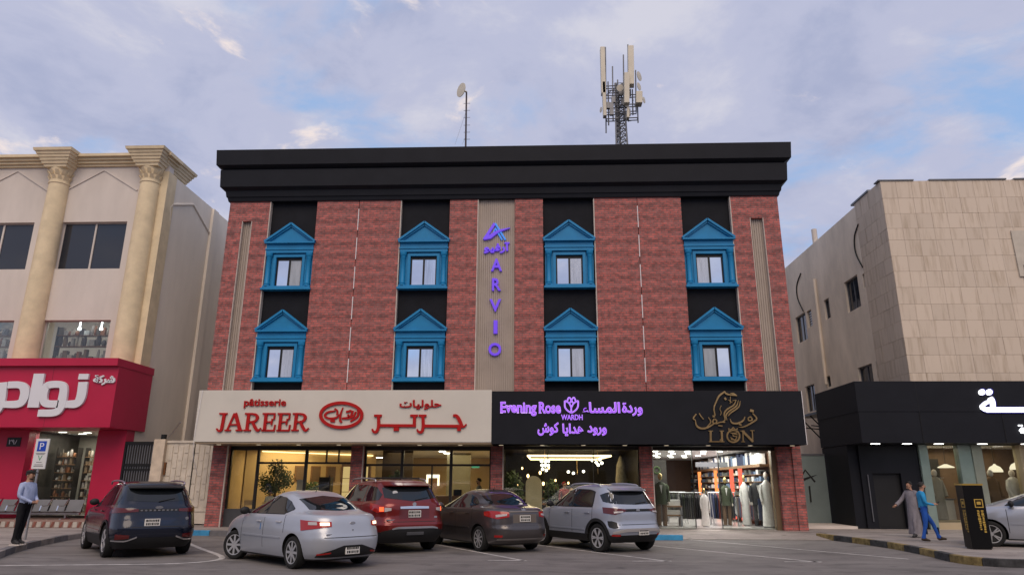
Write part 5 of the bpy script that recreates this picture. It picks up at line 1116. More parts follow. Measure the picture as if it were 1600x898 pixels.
def mannequin(x, y, kind, label, rz=0.0):
    t = thing('mannequin', label, 'mannequin', (x, y, FZ), 'mannequins in the suit shop', rz, True)
    up = {'robe': cm[0], 'suit': cm[2], 'coat': cm[7], 'white': cm[0]}[kind]
    if kind in ('robe', 'white'):
        rings([(0.04, 0.27, 0.2, 0, 0), (0.3, 0.25, 0.18, 0, 0), (0.8, 0.22, 0.15, 0, 0), (1.05, 0.21, 0.14, 0, 0), (1.3, 0.22, 0.14, 0, 0), (1.42, 0.20, 0.12, 0, 0), (1.50, 0.10, 0.08, 0, 0), (1.56, 0.06, 0.06, 0, 0)], (0, 0, 0)).build('robe', up, t, smooth=True)
    else:
        rings([(0.75, 0.24, 0.16, 0, 0), (0.95, 0.20, 0.14, 0, 0), (1.15, 0.20, 0.14, 0, 0), (1.35, 0.23, 0.14, 0, 0), (1.44, 0.19, 0.11, 0, 0), (1.52, 0.07, 0.07, 0, 0)], (0, 0, 0)).build('jacket', up, t, smooth=True)
        for s_ in (-1, 1): MB().cyl((s_*0.10, 0, 0.04), (s_*0.11, 0, 0.85), 0.075, 0.10, n=10).build('trouser_leg', cm[2] if kind == 'suit' else mat('brown_trouser', (0.12, 0.07, 0.04), 0.8), t, smooth=True)
        MB().add([(-0.05, -0.142, 1.42), (0.05, -0.142, 1.42), (0, -0.152, 1.12)], [(0, 1, 2)]).build('shirt_front', cm[0], t)
    for s_ in (-1, 1):
        MB().tube(spl([(s_*0.20, 0, 1.40), (s_*0.27, -0.02, 1.1), (s_*0.25, -0.08, 0.85)], 4), 0.055, 8).build('sleeve', up, t, smooth=True)
        MB().ball((s_*0.25, -0.09, 0.79), 0.045, 8, 6, sc=(0.8, 0.8, 1.5)).build('hand', M['stucco'], t, smooth=True)
    if kind != 'suit': MB().ball((0, -0.01, 1.70), 0.10, 12, 8, sc=(0.8, 0.95, 1.25)).build('head', M['stucco'] if kind == 'robe' else mat('gold_head', (0.5, 0.38, 0.16), 0.3, metal=0.6, var=0), t, smooth=True)
    MB().lathe([(0.2, 0), (0.2, 0.02), (0.02, 0.04)], (0, 0, 0), 14).build('stand', M['steel'], t); return t
px_ = lambda x, y: atY(x, 800, y).x
mannequin(px_(1201, 25.75), 25.75, 'robe', 'mannequin in a long white robe beside the right pillar').scale = (0.85, 0.9, 1.03)
mannequin(px_(1186, 26.2), 26.2, 'suit', 'headless mannequin in a black suit jacket beside the white robe')
mannequin(px_(1166, 26.9), 26.9, 'white', 'gold headed mannequin in white between the lit uprights').scale = (0.62, 0.7, 0.98)
mannequin(px_(1136, 26.6), 26.6, 'coat', 'mannequin in a dark olive coat left of the red lit uprights').scale = (0.8, 0.85, 0.93)
mannequin(px_(1034, 25.9), 25.9, 'coat', 'mannequin in a green grey jacket at the left of the suit shop window')
mannequin(px_(1102, 26.0), 26.0, 'white', 'slim white gowned mannequin in the middle of the suit shop doorway').scale = (0.55, 0.6, 0.72)
def rack(x0, x1, y, label, cols, n, gl):
    t = thing('clothes_rack', label, 'rack', ((x0+x1)/2, y, FZ)); f = MB()
    MB().cyl((x0, y, 1.35), (x1, y, 1.35), 0.018, n=8).build('rail', M['steel'], t)
    for x in (x0, x1):
        for s_ in (-0.28, 0.28): MB().cyl((x, y+s_, FZ), (x, y, 1.37), 0.017, n=8).build('leg', M['steel'], t)
    for k in range(n):
        x = x0+0.08+(x1-x0-0.16)*k/(n-1); w = 0.03
        single('hanging_garment', rings([(0.45, w, 0.20, 0, 0), (0.8, w, 0.19, 0, 0), (1.18, w*0.9, 0.19, 0, 0), (1.27, w*0.6, 0.10, 0, 0), (1.33, 0.01, 0.015, 0, 0)], (x, y, 0.0), 10), cols[k % len(cols)], gl, 'garment', gl, True)
rack(px_(1062, 26.4), px_(1098, 26.4), 26.4, 'steel clothes rack of dark jackets in the suit shop', [cm[2], cm[7], cm[2], cm[2], cm[3]], 10, 'dark jacket hanging on the left steel rack')
rack(px_(1108, 28.0), px_(1134, 28.0), 28.0, 'steel clothes rack of navy garments deeper in the suit shop', [cm[1], cm[1], cm[4], cm[1]], 9, 'navy or tan garment hanging on the deeper rack')
rack(px_(1112, 26.9), px_(1150, 26.9), 26.9, 'steel clothes rack of mixed suits below the lit uprights', [cm[1], cm[2], cm[1], cm[5], cm[2], cm[3]], 13, 'dark suit hanging on the rack below the lit uprights')
rack(px_(1042, 28.2), px_(1072, 28.2), 28.2, 'steel clothes rack of coats in the back left of the suit shop', [cm[3], cm[7], cm[2]], 11, 'dark coat hanging on the back left rack')
LT = thing('display_table', 'low table stacked with white folded shirts in the suit shop', 'table', (4.75, 26.4, FZ)); MB().box(4.5, 5.1, 26.2, 26.7, 0.55, 0.6).box(4.5, 5.1, 26.2, 26.7, 0.85, 0.9).build('table_top', M['wood'], LT)
for x in (4.52, 5.08): MB().box(x-0.02, x+0.02, 26.2, 26.7, FZ, 0.85).build('leg', M['steel'], LT)
MB().box(4.55, 5.05, 26.25, 26.65, 0.6, 0.75).box(4.6, 5.05, 26.25, 26.65, 0.9, 1.1).build('folded_shirts', cm[0], LT)
MB().box(3.81, 5.2, 29.5, 29.6, FZ, 2.6).build('interior_partition', M['darkwall'], B)
rr = random.Random(14)
for k in range(4):
    x, z = 4.2+0.3*k, 1.5+0.35*((k*7) % 3); single('wall_wreath', MB().tube([(x+0.13*math.cos(a*math.pi/6), 29.47, z+0.13*math.sin(a*math.pi/6)) for a in range(13)], 0.03), M['leaf'], 'dark wreath on the back partition of the suit shop', 'wreath', 'wreaths on the suit shop partition')
MB().box(6.0, 7.2, 27.6, 27.7, 2.28, 2.46).build('hanging_beam', M['greymetal'], B)
# --- black shop lamps and figures
for px, py, l in ((1555, 733, 'white dome pendant lamp left of two in the black shop'), (1589, 729, 'white dome pendant lamp by the beige column'), (1478, 729, 'flat pendant lamp in the left black shop window')):
    p = atY(px, py, 26.9); t = thing('pendant_lamp', l, 'lamp', tuple(p), 'pendant lamps in the black shop')
    MB().lathe([(0.24, -0.09), (0.235, -0.02), (0.17, 0.09), (0.06, 0.15), (0.03, 0.2)] if px > 1500 else [(0.27, -0.03), (0.27, 0.0), (0.05, 0.1)], p, 16).build('shade', emis('dome_glow', (1, 0.85, 0.6), 1.3), t, smooth=True); MB().cyl(p, (p.x, p.y, 3.04), 0.008, n=4).build('cord', M['ink'], t)
def dressed(x, y, m, label, hood=None):
    t = thing('mannequin', label, 'mannequin', (x, y, 0.45), 'figures in the black shop window', 0.3, True)
    rings([(0.02, 0.28, 0.22, 0, 0), (0.5, 0.26, 0.2, 0, 0), (1.0, 0.24, 0.17, 0, 0), (1.3, 0.25, 0.15, 0, 0), (1.42, 0.2, 0.12, 0, 0), (1.5, 0.07, 0.07, 0, 0)], (0, 0, 0)).build('robe', m, t, smooth=True)
    for s_ in (-1, 1): MB().tube(spl([(s_*0.22, 0, 1.38), (s_*0.31, -0.03, 1.05), (s_*0.27, -0.12, 0.8)], 4), 0.07, 8).build('sleeve', m, t, smooth=True)
    MB().ball((0, 0, 1.62), 0.11, 12, 8, sc=(0.85, 0.95, 1.2)).build('head', hood or M['stucco'], t, smooth=True)
dressed(atY(1466, 780, 26.8).x, 26.8, mat('grey_robe', (0.30, 0.27, 0.23), 0.8), 'grey robed mannequin left in the black shop window')
dressed(atY(1556, 790, 26.7).x, 26.7, mat('brown_robe', (0.15, 0.09, 0.05), 0.8), 'brown robed mannequin behind the parked silver car')
dressed(atY(1516, 790, 26.75).x, 26.75, mat('black_abaya', (0.008, 0.008, 0.009), 0.9), 'black robed and hooded mannequin above the black box', mat('black_abaya', (0, 0, 0)))
for a_, b_ in ((14.05, 15.05), (15.95, 17.15)): MB().box(a_, b_, 26.45, 27.1, 0.161, 0.45).build('display_plinth', M['beige'], KS)
dressed(atY(1590, 790, 26.9).x, 26.9, cm[0], 'white robed mannequin at the right edge of the black shop window')
t = thing('display_counter', 'white display counter in the left window of the black shop', 'counter', (14.6, 27, 0.16)); MB().box(14.15, 15.05, 26.9, 27.3, 0.16, 1.15).build('counter_body', M['stucco'], t); MB().box(14.1, 15.1, 26.85, 27.35, 1.151, 1.18).build('counter_top', M['greymetal'], t)
for z in (1.5, 1.9): single('glass_shelf', MB().box(14.3, 15.05, 27.3, 27.55, z, z+0.02), M['steel'], 'thin shelf above the white counter, %s' % ('lower' if z < 1.6 else 'upper'), 'shelf')
# ================================================================== vehicles
def pchip(xs, ys):
    n = len(xs); h = [xs[i+1]-xs[i] for i in range(n-1)]; d = [(ys[i+1]-ys[i])/h[i] for i in range(n-1)]; m = [0]*n
    m[0], m[-1] = d[0], d[-1]
    for i in range(1, n-1):
        if d[i-1]*d[i] > 0: w1, w2 = 2*h[i]+h[i-1], h[i]+2*h[i-1]; m[i] = (w1+w2)/(w1/d[i-1]+w2/d[i])
    def f(x):
        x = min(max(x, xs[0]), xs[-1]); i = 0
        while i < n-2 and x > xs[i+1]: i += 1
        t = (x-xs[i])/h[i]; t2, t3 = t*t, t*t*t
        return ys[i]*(2*t3-3*t2+1)+h[i]*m[i]*(t3-2*t2+t)+ys[i+1]*(-2*t3+3*t2)+h[i]*m[i+1]*(t3-t2)
    return f
class Shell:
    """closed car skin given by horizontal sections: keys (z, x_rear, x_front, half width, n_rear, n_front)"""
    def __init__(s, keys):
        zs = [k[0] for k in keys]; s.z0, s.z1 = zs[0], zs[-1]; s.keys = keys
        s.p = [pchip(zs, [k[i] for k in keys]) for i in range(1, 6)]
    def par(s, z): return [f(z) for f in s.p]
    def xm(s, xr, xf): return xr+(xf-xr)*0.48
    def ring(s, z, n=26, par=None):
        """half ring from the rear centre to the front centre, on the left side (y>0)"""
        xr, xf, w, nr, nf = par or s.par(z); xm = s.xm(xr, xf); out_ = []
        for (xe, e, fwd) in ((xr, nr, False), (xf, nf, True)):
            D = []
            for k in range(161):
                t = math.pi/2*k/160
                cx, sy = math.cos(t)**(2/e), math.sin(t)**(2/e); D.append(Vector((xm+(xe-xm)*cx, w*sy)))
            acc = [0]
            for a, b in zip(D, D[1:]): acc.append(acc[-1]+(b-a).length)
            Q = []; j = 0
            for k in range(n+1):
                u = acc[-1]*k/n
                while j < 159 and acc[j+1] < u: j += 1
                Q.append(D[j].lerp(D[j+1], min(1, (u-acc[j])/max(1e-9, acc[j+1]-acc[j]))))
            out_ += Q if not fwd else list(reversed(Q))[1:]
        return out_
    def y_at(s, x, z):
        xr, xf, w, nr, nf = s.par(z); xm = s.xm(xr, xf)
        xe, e = (xr, nr) if x < xm else (xf, nf); q = min(1.0, abs((x-xm)/(xe-xm))); return w*max(0.0, 1-q**e)**(1/e)
    def rear(s, a, z):
        """point at arc length a (signed, + = left) from the rear centre line"""
        R_ = s.ring(z, 40); sg = 1 if a >= 0 else -1; a = abs(a); acc = 0
        for p, q in zip(R_, R_[1:]):
            l = (q-p).length
            if acc+l >= a: r = p.lerp(q, (a-acc)/l); return Vector((r.x, sg*r.y, z))
            acc += l
        return Vector((R_[-1].x, sg*R_[-1].y, z))
    def mesh(s, za, zb, dz=0.03, cap_top=True):
        """dense closed mesh between two heights"""
        zs = [za]
        ks = [k[0] for k in s.keys if za < k[0] < zb]
        marks = [za]+ks+[zb]
        zs = []
        for a, b in zip(marks, marks[1:]):
            m = max(2, int((b-a)/dz)); zs += [a+(b-a)*k/m for k in range(m)]
        zs.append(zb); V_ = []; n = None
        for z in zs:
            h = s.ring(z); full = [(p.x, p.y) for p in h]+[(p.x, -p.y) for p in reversed(h[1:-1])]; n = len(full)
            V_ += [(x, y, z) for x, y in full]
        F_ = [(k*n+(i+1) % n, k*n+i, (k+1)*n+i, (k+1)*n+(i+1) % n) for k in range(len(zs)-1) for i in range(n)]
        H = n//2
        for base, rev in ((0, False), ((len(zs)-1)*n, True)):
            for i in range(H):
                a, b, c, d = base+i, base+i+1, base+(n-i-1) % n, base+(n-i) % n
                q = (a, b, c, d) if i > 0 else (a, b, c)
                if i == H-1: q = (a, b, d)
                F_.append(tuple(reversed(q)) if rev else q)
        return V_, F_
def skin_patch(P, nu, nv, d, inset=0.012):
    """P(u,v) -> point on the skin; grid pushed out by d with its rim folded in"""
    G = [[P(i/nu, j/nv) for i in range(nu+1)] for j in range(nv+1)]; V_ = []
    c = sum((p for r in G for p in r), Vector())/((nu+1)*(nv+1))
    for j in range(nv+1):
        for i in range(nu+1):
            a = G[j][min(i+1, nu)]-G[j][max(i-1, 0)]; b = G[min(j+1, nv)][i]-G[max(j-1, 0)][i]
            n = a.cross(b)
            if n.length < 1e-9: n = Vector((c.x, c.y, 0))
            n.normalize(); ref = Vector((G[j][i].x*0.35, G[j][i].y, 0.15))
            if n.dot(ref) < 0: n = -n
            V_.append((G[j][i], n))
    W = nu+1; out_ = [p+n*d for p, n in V_]; F_ = [(j*W+i, j*W+i+1, (j+1)*W+i+1, (j+1)*W+i) for j in range(nv) for i in range(nu)]
    loop = [i for i in range(W)]+[j*W+nu for j in range(1, nv+1)]+[nv*W+i for i in range(nu-1, -1, -1)]+[j*W for j in range(nv-1, 0, -1)]
    b0 = len(out_); out_ += [V_[k][0]-V_[k][1]*inset for k in loop]; L = len(loop)
    F_ += [(loop[k], b0+k, b0+(k+1) % L, loop[(k+1) % L]) for k in range(L)]
    return MB().add(out_, F_)
def lerp_curve(pts):
    xs = [p[0] for p in pts]; ys = [p[1] for p in pts]
    return lambda t: (lambda x: next((ys[i]+(ys[i+1]-ys[i])*(x-xs[i])/max(1e-9, xs[i+1]-xs[i]) for i in range(len(xs)-1) if x <= xs[i+1]+1e-9), ys[-1]))(xs[0]+t*(xs[-1]-xs[0]))
def carpaint(name, col, metal=0.6, rough=0.32):
    m = mat(name, col, rough, metal=metal, var=0.03, vs=3, coat=0.8); return m
def build_car(name, label, loc, heading, spec, cat='car', zoff=0.0):
    """local axes: x forward, y left, z up; heading = angle of the nose from +Y towards -X"""
    t = thing(name, label, cat, (loc[0], loc[1], zoff), 'cars parked outside the shops', math.pi/2+heading, True)
    sh_ = Shell(spec['keys']); paint = spec['paint']; zc = spec['zc']; tr = spec.get('trim', M['blacktrim']); ax = spec['axles']; rw = spec['rw']; hw = spec['track']
    cut = MB()
    for xa in ax:
        for sg in (-1, 1):
            y0, y1 = sorted((sg*(hw-0.24), sg*1.3)); cut.lathe([(rw+0.055, y0), (rw+0.055, y1)], (xa, 0, rw), 28, axis='y')
    cm_ = bpy.data.meshes.new('c'); cm_.from_pydata(cut.v, [], cut.f); cm_.materials.append(M['well']); 
    bmx = bmesh.new(); bmx.from_mesh(cm_); bmesh.ops.recalc_face_normals(bmx, faces=bmx.faces); bmx.to_mesh(cm_); bmx.free()
    co = bpy.data.objects.new('c', cm_); COL.objects.link(co)
    def carve(nm, za, zb, m):
        V_, F_ = sh_.mesh(za, zb); o = MB().add(V_, F_).build(nm, [m], t)
        b_ = bmesh.new(); b_.from_mesh(o.data); bmesh.ops.recalc_face_normals(b_, faces=b_.faces); b_.to_mesh(o.data); b_.free()
        o.parent = None; md = o.modifiers.new('b', 'BOOLEAN'); md.operation = 'DIFFERENCE'; md.object = co; md.solver = 'EXACT'; md.material_mode = 'TRANSFER'
        bpy.context.view_layer.update(); ev = o.evaluated_get(bpy.context.evaluated_depsgraph_get()); me = bpy.data.meshes.new_from_object(ev)
        o.modifiers.clear(); o.data = me; o.parent = t
        b_ = bmesh.new(); b_.from_mesh(me)
        for f in b_.faces: f.smooth = True
        for e in b_.edges: e.smooth = e.calc_face_angle(0) < 0.55 if len(e.link_faces) == 2 else False
        b_.to_mesh(me); b_.free(); return o
    body = carve('body', zc+0.002, sh_.z1, paint); low = carve('lower_trim', sh_.z0, zc, tr)
    bpy.data.objects.remove(co)
    for sg in (-1, 1):   # arch flares
        for xa in ax:
            if spec.get('flare'):
                V_ = []; n = 20; a0, a1 = math.asin(max(-1, (sh_.z0+0.05-rw)/(rw+0.06))), 0
                angs = [a0+(math.pi-2*a0)*k/n for k in range(n+1)]
                for a in angs:
                    for r_ in (rw+0.052, rw+0.052+spec['flare']):
                        x, z = xa+r_*math.cos(a), rw+r_*math.sin(a); V_.append((x, sg*(sh_.y_at(x, max(z, sh_.z0))+0.012), z))
                MB().add(V_, [(2*k, 2*k+1, 2*k+3, 2*k+2) for k in range(n)]+[]).build('wheel_arch', M['blacktrim'], t, smooth=True)
    # glass
    def side(nm, x0, x1, zb, zt, m, d=0.004, nu=16, nv=6, sgs=(-1, 1), parent=None):
        fb, ft = (lerp_curve(zb) if isinstance(zb, list) else (lambda u: zb)), (lerp_curve(zt) if isinstance(zt, list) else (lambda u: zt))
        o = None
        for sg in sgs:
            def P(u, v):
                x = x0+(x1-x0)*u; z = fb(u)+(ft(u)-fb(u))*v; return Vector((x, sg*sh_.y_at(x, z), z))
            o = skin_patch(P, nu, nv, d).build(nm, m, parent or t, smooth=True)
        return o
    def rear(nm, a0, a1, zb, zt, m, d=0.004, nu=14, nv=4, mirror=False, parent=None):
        fb, ft = (lerp_curve(zb) if isinstance(zb, list) else (lambda u: zb)), (lerp_curve(zt) if isinstance(zt, list) else (lambda u: zt)); o = None
        for sg in ((1, -1) if mirror else (1,)):
            def P(u, v):
                a = a0+(a1-a0)*u; return sh_.rear(sg*a, fb(u)+(ft(u)-fb(u))*v)
            o = skin_patch(P, nu, nv, d).build(nm, m, parent or t, smooth=True)
        return o
    for w in spec['windows']: side('side_window', *w, M['cglass'])
    for w in spec.get('frames', []): side('window_trim', *w, M['blacktrim'], 0.0015)
    rw_ = rear('rear_window', *spec['rearglass'], M['cglass'], nu=18, nv=6)
    for g_ in spec.get('gaps', []):      # door and tailgate gaps
        if g_[0] == 's': side('panel_gap', g_[1]-0.007, g_[1]+0.007, g_[2], g_[3], M['ink'], 0.0012, 1, 8)
        elif g_[0] == 'h': side('panel_gap', g_[1], g_[2], g_[3]-0.004, g_[3]+0.004, M['ink'], 0.0012, 12, 1)
        else: rear('panel_gap', g_[1], g_[2], g_[3]-0.007, g_[3]+0.007, M['ink'], 0.0012, 14, 1)
    for zz2, x0_, x1_ in spec.get('mould', [(0.56 if zc < 0.3 else zc+0.10, ax[0]+rw+0.14, ax[1]-rw-0.14)]): side('side_moulding', x0_, x1_, zz2-0.016, zz2+0.016, paint, 0.012, 20, 3)
    for h in spec['handles']:
        for sg in (-1, 1):
            y = sh_.y_at(h[0], h[1]); MB().obox((h[0], sg*(y+0.022), h[1]), (0.095, 0, 0), (0, 0.012, 0), (0, 0, 0.014)).build('door_handle', h[2] if len(h) > 2 else paint, t, bevel=0.005)
    for r_ in spec.get('rear', []): rear(*r_[:6], **(r_[6] if len(r_) > 6 else {}))
    for s_ in spec.get('side', []): side(*s_[:6], **(s_[6] if len(s_) > 6 else {}))
    # number plate
    a, z, w, h = spec['plate']; p = sh_.rear(a, z); MB().obox((p.x-0.012, p.y, z), (0.012, 0, 0.0), (0, w/2, 0), (0.004, 0, h/2)).build('number_plate', M['plate'], t, bevel=0.004)
    ink = MB(); rr = random.Random(name)
    for row in (0, 1):
        y = -w*0.42
        while y < w*0.42:
            k = rr.uniform(0.015, 0.035); ink.box(p.x-0.0275, p.x-0.0245, p.y+y, p.y+y+k, z+(0.012 if row else -h*0.40), z+(h*0.40 if row else -0.012)); y += k+0.012
    ink.build('plate_characters', M['ink'], t)
    # mirrors
    mx, mz = spec['mirror']
    for sg in (-1, 1):
        y = sh_.y_at(mx, mz); MB().ball((mx, sg*(y+0.13), mz+0.05), 0.11, 12, 8, sc=(0.6, 1.0, 0.75)).build('mirror', spec.get('mirrormat', paint), t, smooth=True)
        MB().cyl((mx, sg*(y-0.02), mz), (mx, sg*(y+0.08), mz+0.03), 0.025, n=8).build('mirror_stem', M['blacktrim'], t)
    # wheels
    for i, xa in enumerate(ax):
        for sg in (-1, 1):
            steer = spec.get('steer', 0) if i == 1 else 0
            w_ = tyre(t, rw, spec['spokes'], spec.get('rimr', 0.68), spec.get('rimmat', M['alloy']), spec.get('rimdark', M['blacktrim']))
            w_.location = (xa, sg*(hw-0.10), rw); w_.rotation_euler = (0, 0, (0 if sg > 0 else math.pi)+steer)
    for f in spec.get('extra', []): f(t, sh_, side, rear)
    return t
M['blacktrim'] = mat('black_trim', (0.016, 0.016, 0.017), 0.55, var=0.05, spec=0.3)
M['well'] = mat('wheel_well', (0.006, 0.006, 0.006), 0.9, var=0)
def tyre(parent, r, spokes, rr, rimm, dark):
    wd = 0.105
    ty = MB().lathe([(r*rr, -wd*0.8), (r*0.80, -wd), (r*0.95, -wd*0.92), (r, -wd*0.6), (r, wd*0.6), (r*0.95, wd*0.92), (r*0.80, wd), (r*rr, wd*0.8)], (0, 0, 0), 36, axis='y')
    o = ty.build('wheel', M['rubber'], parent, smooth=True); o.location = (0, 0, 0)
    MB().lathe([(r*rr*0.98, wd*0.45), (r*rr*0.98, wd*0.52), (0.02, wd*0.50)], (0, 0, 0), 30, axis='y').build('brake_disc', dark, o)
    rim = MB().lathe([(r*rr*0.90, wd*0.55), (r*rr*0.93, wd*0.86), (r*rr*1.01, wd*0.88), (r*rr*1.01, wd*0.55)], (0, 0, 0), 36, axis='y')
    rim.lathe([(r*rr*0.24, wd*0.55), (r*rr*0.22, wd*0.80), (0.01, wd*0.82)], (0, 0, 0), 18, axis='y')
    n, sw, tw = spokes
    for k in range(n):
        a = 2*math.pi*k/n
        for da in ((0,) if not tw else (-tw, tw)):
            b = a+da; p = Vector((math.cos(a), 0, math.sin(a)))*r*rr*0.18; q = Vector((math.cos(b), 0, math.sin(b)))*r*rr*0.95
            p.y = wd*0.76; q.y = wd*0.76; d = (q-p); tt = d.normalized().cross(Vector((0, 1, 0)))
            rim.obox((p+q)/2, d/2, Vector((0, wd*0.10, 0)), tt*sw*r)
    rim.build('rim', rimm, o, smooth=False); return o
def light_pair(nm, a0, a1, zb, zt, m, d=0.012): return (nm, a0, a1, zb, zt, m, dict(d=d, nu=10, nv=4, mirror=True))
M['reverse'] = mat('lit_lamp', (0.8, 0.7, 0.6), 0.2, var=0, emit=(1, 0.72, 0.45), es=2.0)
M['litred'] = mat('lit_tail', (0.5, 0.04, 0.02), 0.15, var=0, emit=(1, 0.16, 0.05), es=1.3)
M['clearlamp'] = mat('clear_lamp', (0.45, 0.42, 0.42), 0.12, var=0, coat=0.5)
M['darkred'] = mat('smoked_red', (0.09, 0.008, 0.008), 0.1, var=0, coat=0.6)
def roof_rails(x0, x1, y, z0, z1, m):
    def f(t, s, side, rear):
        for sg in (-1, 1):
            MB().tube(spl([(x0, sg*(y-0.01), z0-0.01), (x0+0.12, sg*y, z0+0.05), ((x0+x1)/2, sg*y, z1+0.06), (x1-0.15, sg*y, z1+0.04), (x1, sg*(y-0.01), z1-0.02)], 6), 0.020, 8).build('roof_rail', m, t, smooth=True)
    return f
def spoiler(a, z, dx, m, h=0.05):
    def f(t, s, side, rear):
        def P(u, v):
            p = s.rear(-a+2*a*u, z); return Vector((p.x-dx*(1-v)*(1-abs(2*u-1)**4*0.4)+0.06*v, p.y, z+h*v+0.01*(1-abs(2*u-1)**2)))
        skin_patch(P, 16, 3, 0.012, 0.012).build('roof_spoiler', m, t, smooth=True)
    return f
def badge(a, z, w, h, m=None, nm='badge', oval=True):
    def f(t, s, side, rear):
        p = s.rear(a, z)
        if oval:
            mb = MB(); n = 14; mb.add([(p.x-0.014, p.y+w/2*math.cos(2*math.pi*k/n), z+h/2*math.sin(2*math.pi*k/n)) for k in range(n)]+[(p.x+0.02, p.y+w/2*math.cos(2*math.pi*k/n), z+h/2*math.sin(2*math.pi*k/n)) for k in range(n)], [tuple(range(n))]+[(k, k+n, (k+1) % n+n, (k+1) % n) for k in range(n)])
        else: mb = MB().box(p.x-0.012, p.x+0.02, p.y-w/2, p.y+w/2, z-h/2, z+h/2)
        mb.build(nm, m or M['chrome'], t)
    return f
def wiper(a0, a1, z0, z1):
    def f(t, s, side, rear):
        p, q = s.rear(a0, z0), s.rear(a1, z1); MB().cyl(p+Vector((-0.02, 0, 0)), q+Vector((-0.02, 0, 0)), 0.012, 0.006, n=6).build('wiper', M['ink'], t)
    return f
def antenna(x, z, l=0.22):
    def f(t, s, side, rear): MB().cyl((x, 0, z-0.01), (x-l*0.6, 0, z+l), 0.012, 0.004, n=6).build('aerial', M['ink'], t)
    return f

# --- keys are (z, x_rear, x_front, half width, n_rear, n_front); x = 0 at mid wheelbase
# dark blue crossover
K = [(0.20, -2.02, 2.05, 0.84, 6, 5), (0.34, -2.16, 2.18, 0.90, 6, 5), (0.50, -2.22, 2.24, 0.93, 6, 4.5), (0.62, -2.23, 2.25, 0.935, 6, 4.5), (0.70, -2.21, 2.24, 0.93, 6, 4.5), (0.82, -2.17, 2.20, 0.925, 6, 4.2), (0.93, -2.15, 2.05, 0.92, 5.5, 4), (1.00, -2.14, 1.75, 0.90, 5.5, 4), (1.06, -2.12, 1.15, 0.885, 5.5, 4), (1.12, -2.07, 0.95, 0.85, 5, 4), (1.30, -1.93, 0.55, 0.78, 5, 4), (1.48, -1.79, 0.15, 0.71, 4.5, 4), (1.58, -1.70, -0.15, 0.66, 4, 3.5), (1.63, -1.45, -0.4, 0.52, 3.5, 3), (1.655, -1.0, -0.7, 0.30, 3, 3)]
blue_spec = dict(keys=K, paint=carpaint('midnight_blue', (0.006, 0.009, 0.022), 0.35, 0.25), zc=0.44, axles=(-1.36, 1.36), rw=0.355, track=0.90, flare=0.05, spokes=(5, 0.045, 0.16),
    windows=[(-1.72, -1.05, [(0, 1.14), (1, 1.10)], [(0, 1.30), (0.4, 1.47), (1, 1.52)]), (-1.0, -0.12, 1.10, [(0, 1.52), (1, 1.53)]), (-0.07, 0.75, [(0, 1.10), (1, 1.08)], [(0, 1.53), (0.35, 1.46), (1, 1.14)])],
    rearglass=(-0.66, 0.66, [(0, 1.22), (0.5, 1.19), (1, 1.22)], [(0, 1.46), (0.5, 1.50), (1, 1.46)]),
    gaps=[('s', -0.10, 0.46, 1.09), ('s', -1.03, 0.60, 1.09), ('s', 0.85, 0.46, 1.05), ('r', -0.72, 0.72, 0.66)],
    handles=[(-0.75, 0.98), (0.15, 0.98)],
    rear=[light_pair('tail_light', 0.42, 1.12, [(0, 0.985), (1, 0.95)], [(0, 1.04), (1, 1.09)], M['darkred']), ('light_bar', -0.42, 0.42, 0.99, 1.04, M['blacktrim'], dict(d=0.006)),
          light_pair('fog_reflector', 0.55, 0.86, [(0, 0.43), (1, 0.40)], [(0, 0.50), (1, 0.52)], M['darkred']), light_pair('chrome_trim', 0.40, 0.98, [(0, 0.44), (0.35, 0.365), (1, 0.37)], [(0, 0.475), (0.35, 0.395), (1, 0.40)], M['chrome'], 0.02),
          ('tailgate_recess', -0.40, 0.40, [(0, 0.82), (0.2, 0.71), (0.8, 0.71), (1, 0.82)], [(0, 0.83), (0.2, 0.86), (0.8, 0.86), (1, 0.83)], carpaint('midnight_blue_b', (0.012, 0.016, 0.036), 0.35, 0.2), dict(d=0.002))],
    plate=(0.12, 0.76, 0.32, 0.15), mirror=(0.72, 1.10), mirrormat=M['blacktrim'],
    extra=[roof_rails(-1.45, 0.1, 0.66, 1.58, 1.60, mat('rail_grey', (0.30, 0.26, 0.32), 0.35, metal=0.7, var=0)), spoiler(0.64, 1.49, 0.16, M['blacktrim'], 0.05), badge(0, 1.075, 0.17, 0.06), badge(-0.62, 0.83, 0.07, 0.07), badge(0.62, 0.83, 0.12, 0.03, oval=False), wiper(0.0, -0.35, 1.2, 1.27)])
for k in range(9): blue_spec['extra'].append(badge(0.36-k*0.09, 1.015, 0.045, 0.03, M['chrome'], 'badge_letter', False))
# silver saloon
K = [(0.17, -1.95, 2.02, 0.78, 5, 5), (0.30, -2.12, 2.14, 0.83, 5, 5), (0.45, -2.17, 2.18, 0.855, 5, 4.5), (0.55, -2.18, 2.18, 0.86, 5, 4.2), (0.68, -2.14, 2.15, 0.86, 5, 4), (0.78, -2.12, 2.05, 0.855, 4.6, 3.8), (0.88, -2.10, 1.85, 0.845, 4.4, 3.6), (0.95, -2.07, 1.55, 0.83, 4.2, 3.6), (1.00, -2.02, 1.25, 0.81, 4, 3.6), (1.04, -1.75, 1.10, 0.79, 4, 3.6), (1.08, -1.58, 0.98, 0.765, 4, 3.6), (1.20, -1.32, 0.62, 0.70, 4, 3.6), (1.32, -1.02, 0.28, 0.635, 4, 3.5), (1.40, -0.78, 0.02, 0.575, 3.5, 3.2), (1.44, -0.58, -0.1, 0.46, 3.2, 3), (1.462, -0.35, -0.2, 0.26, 3, 3)]
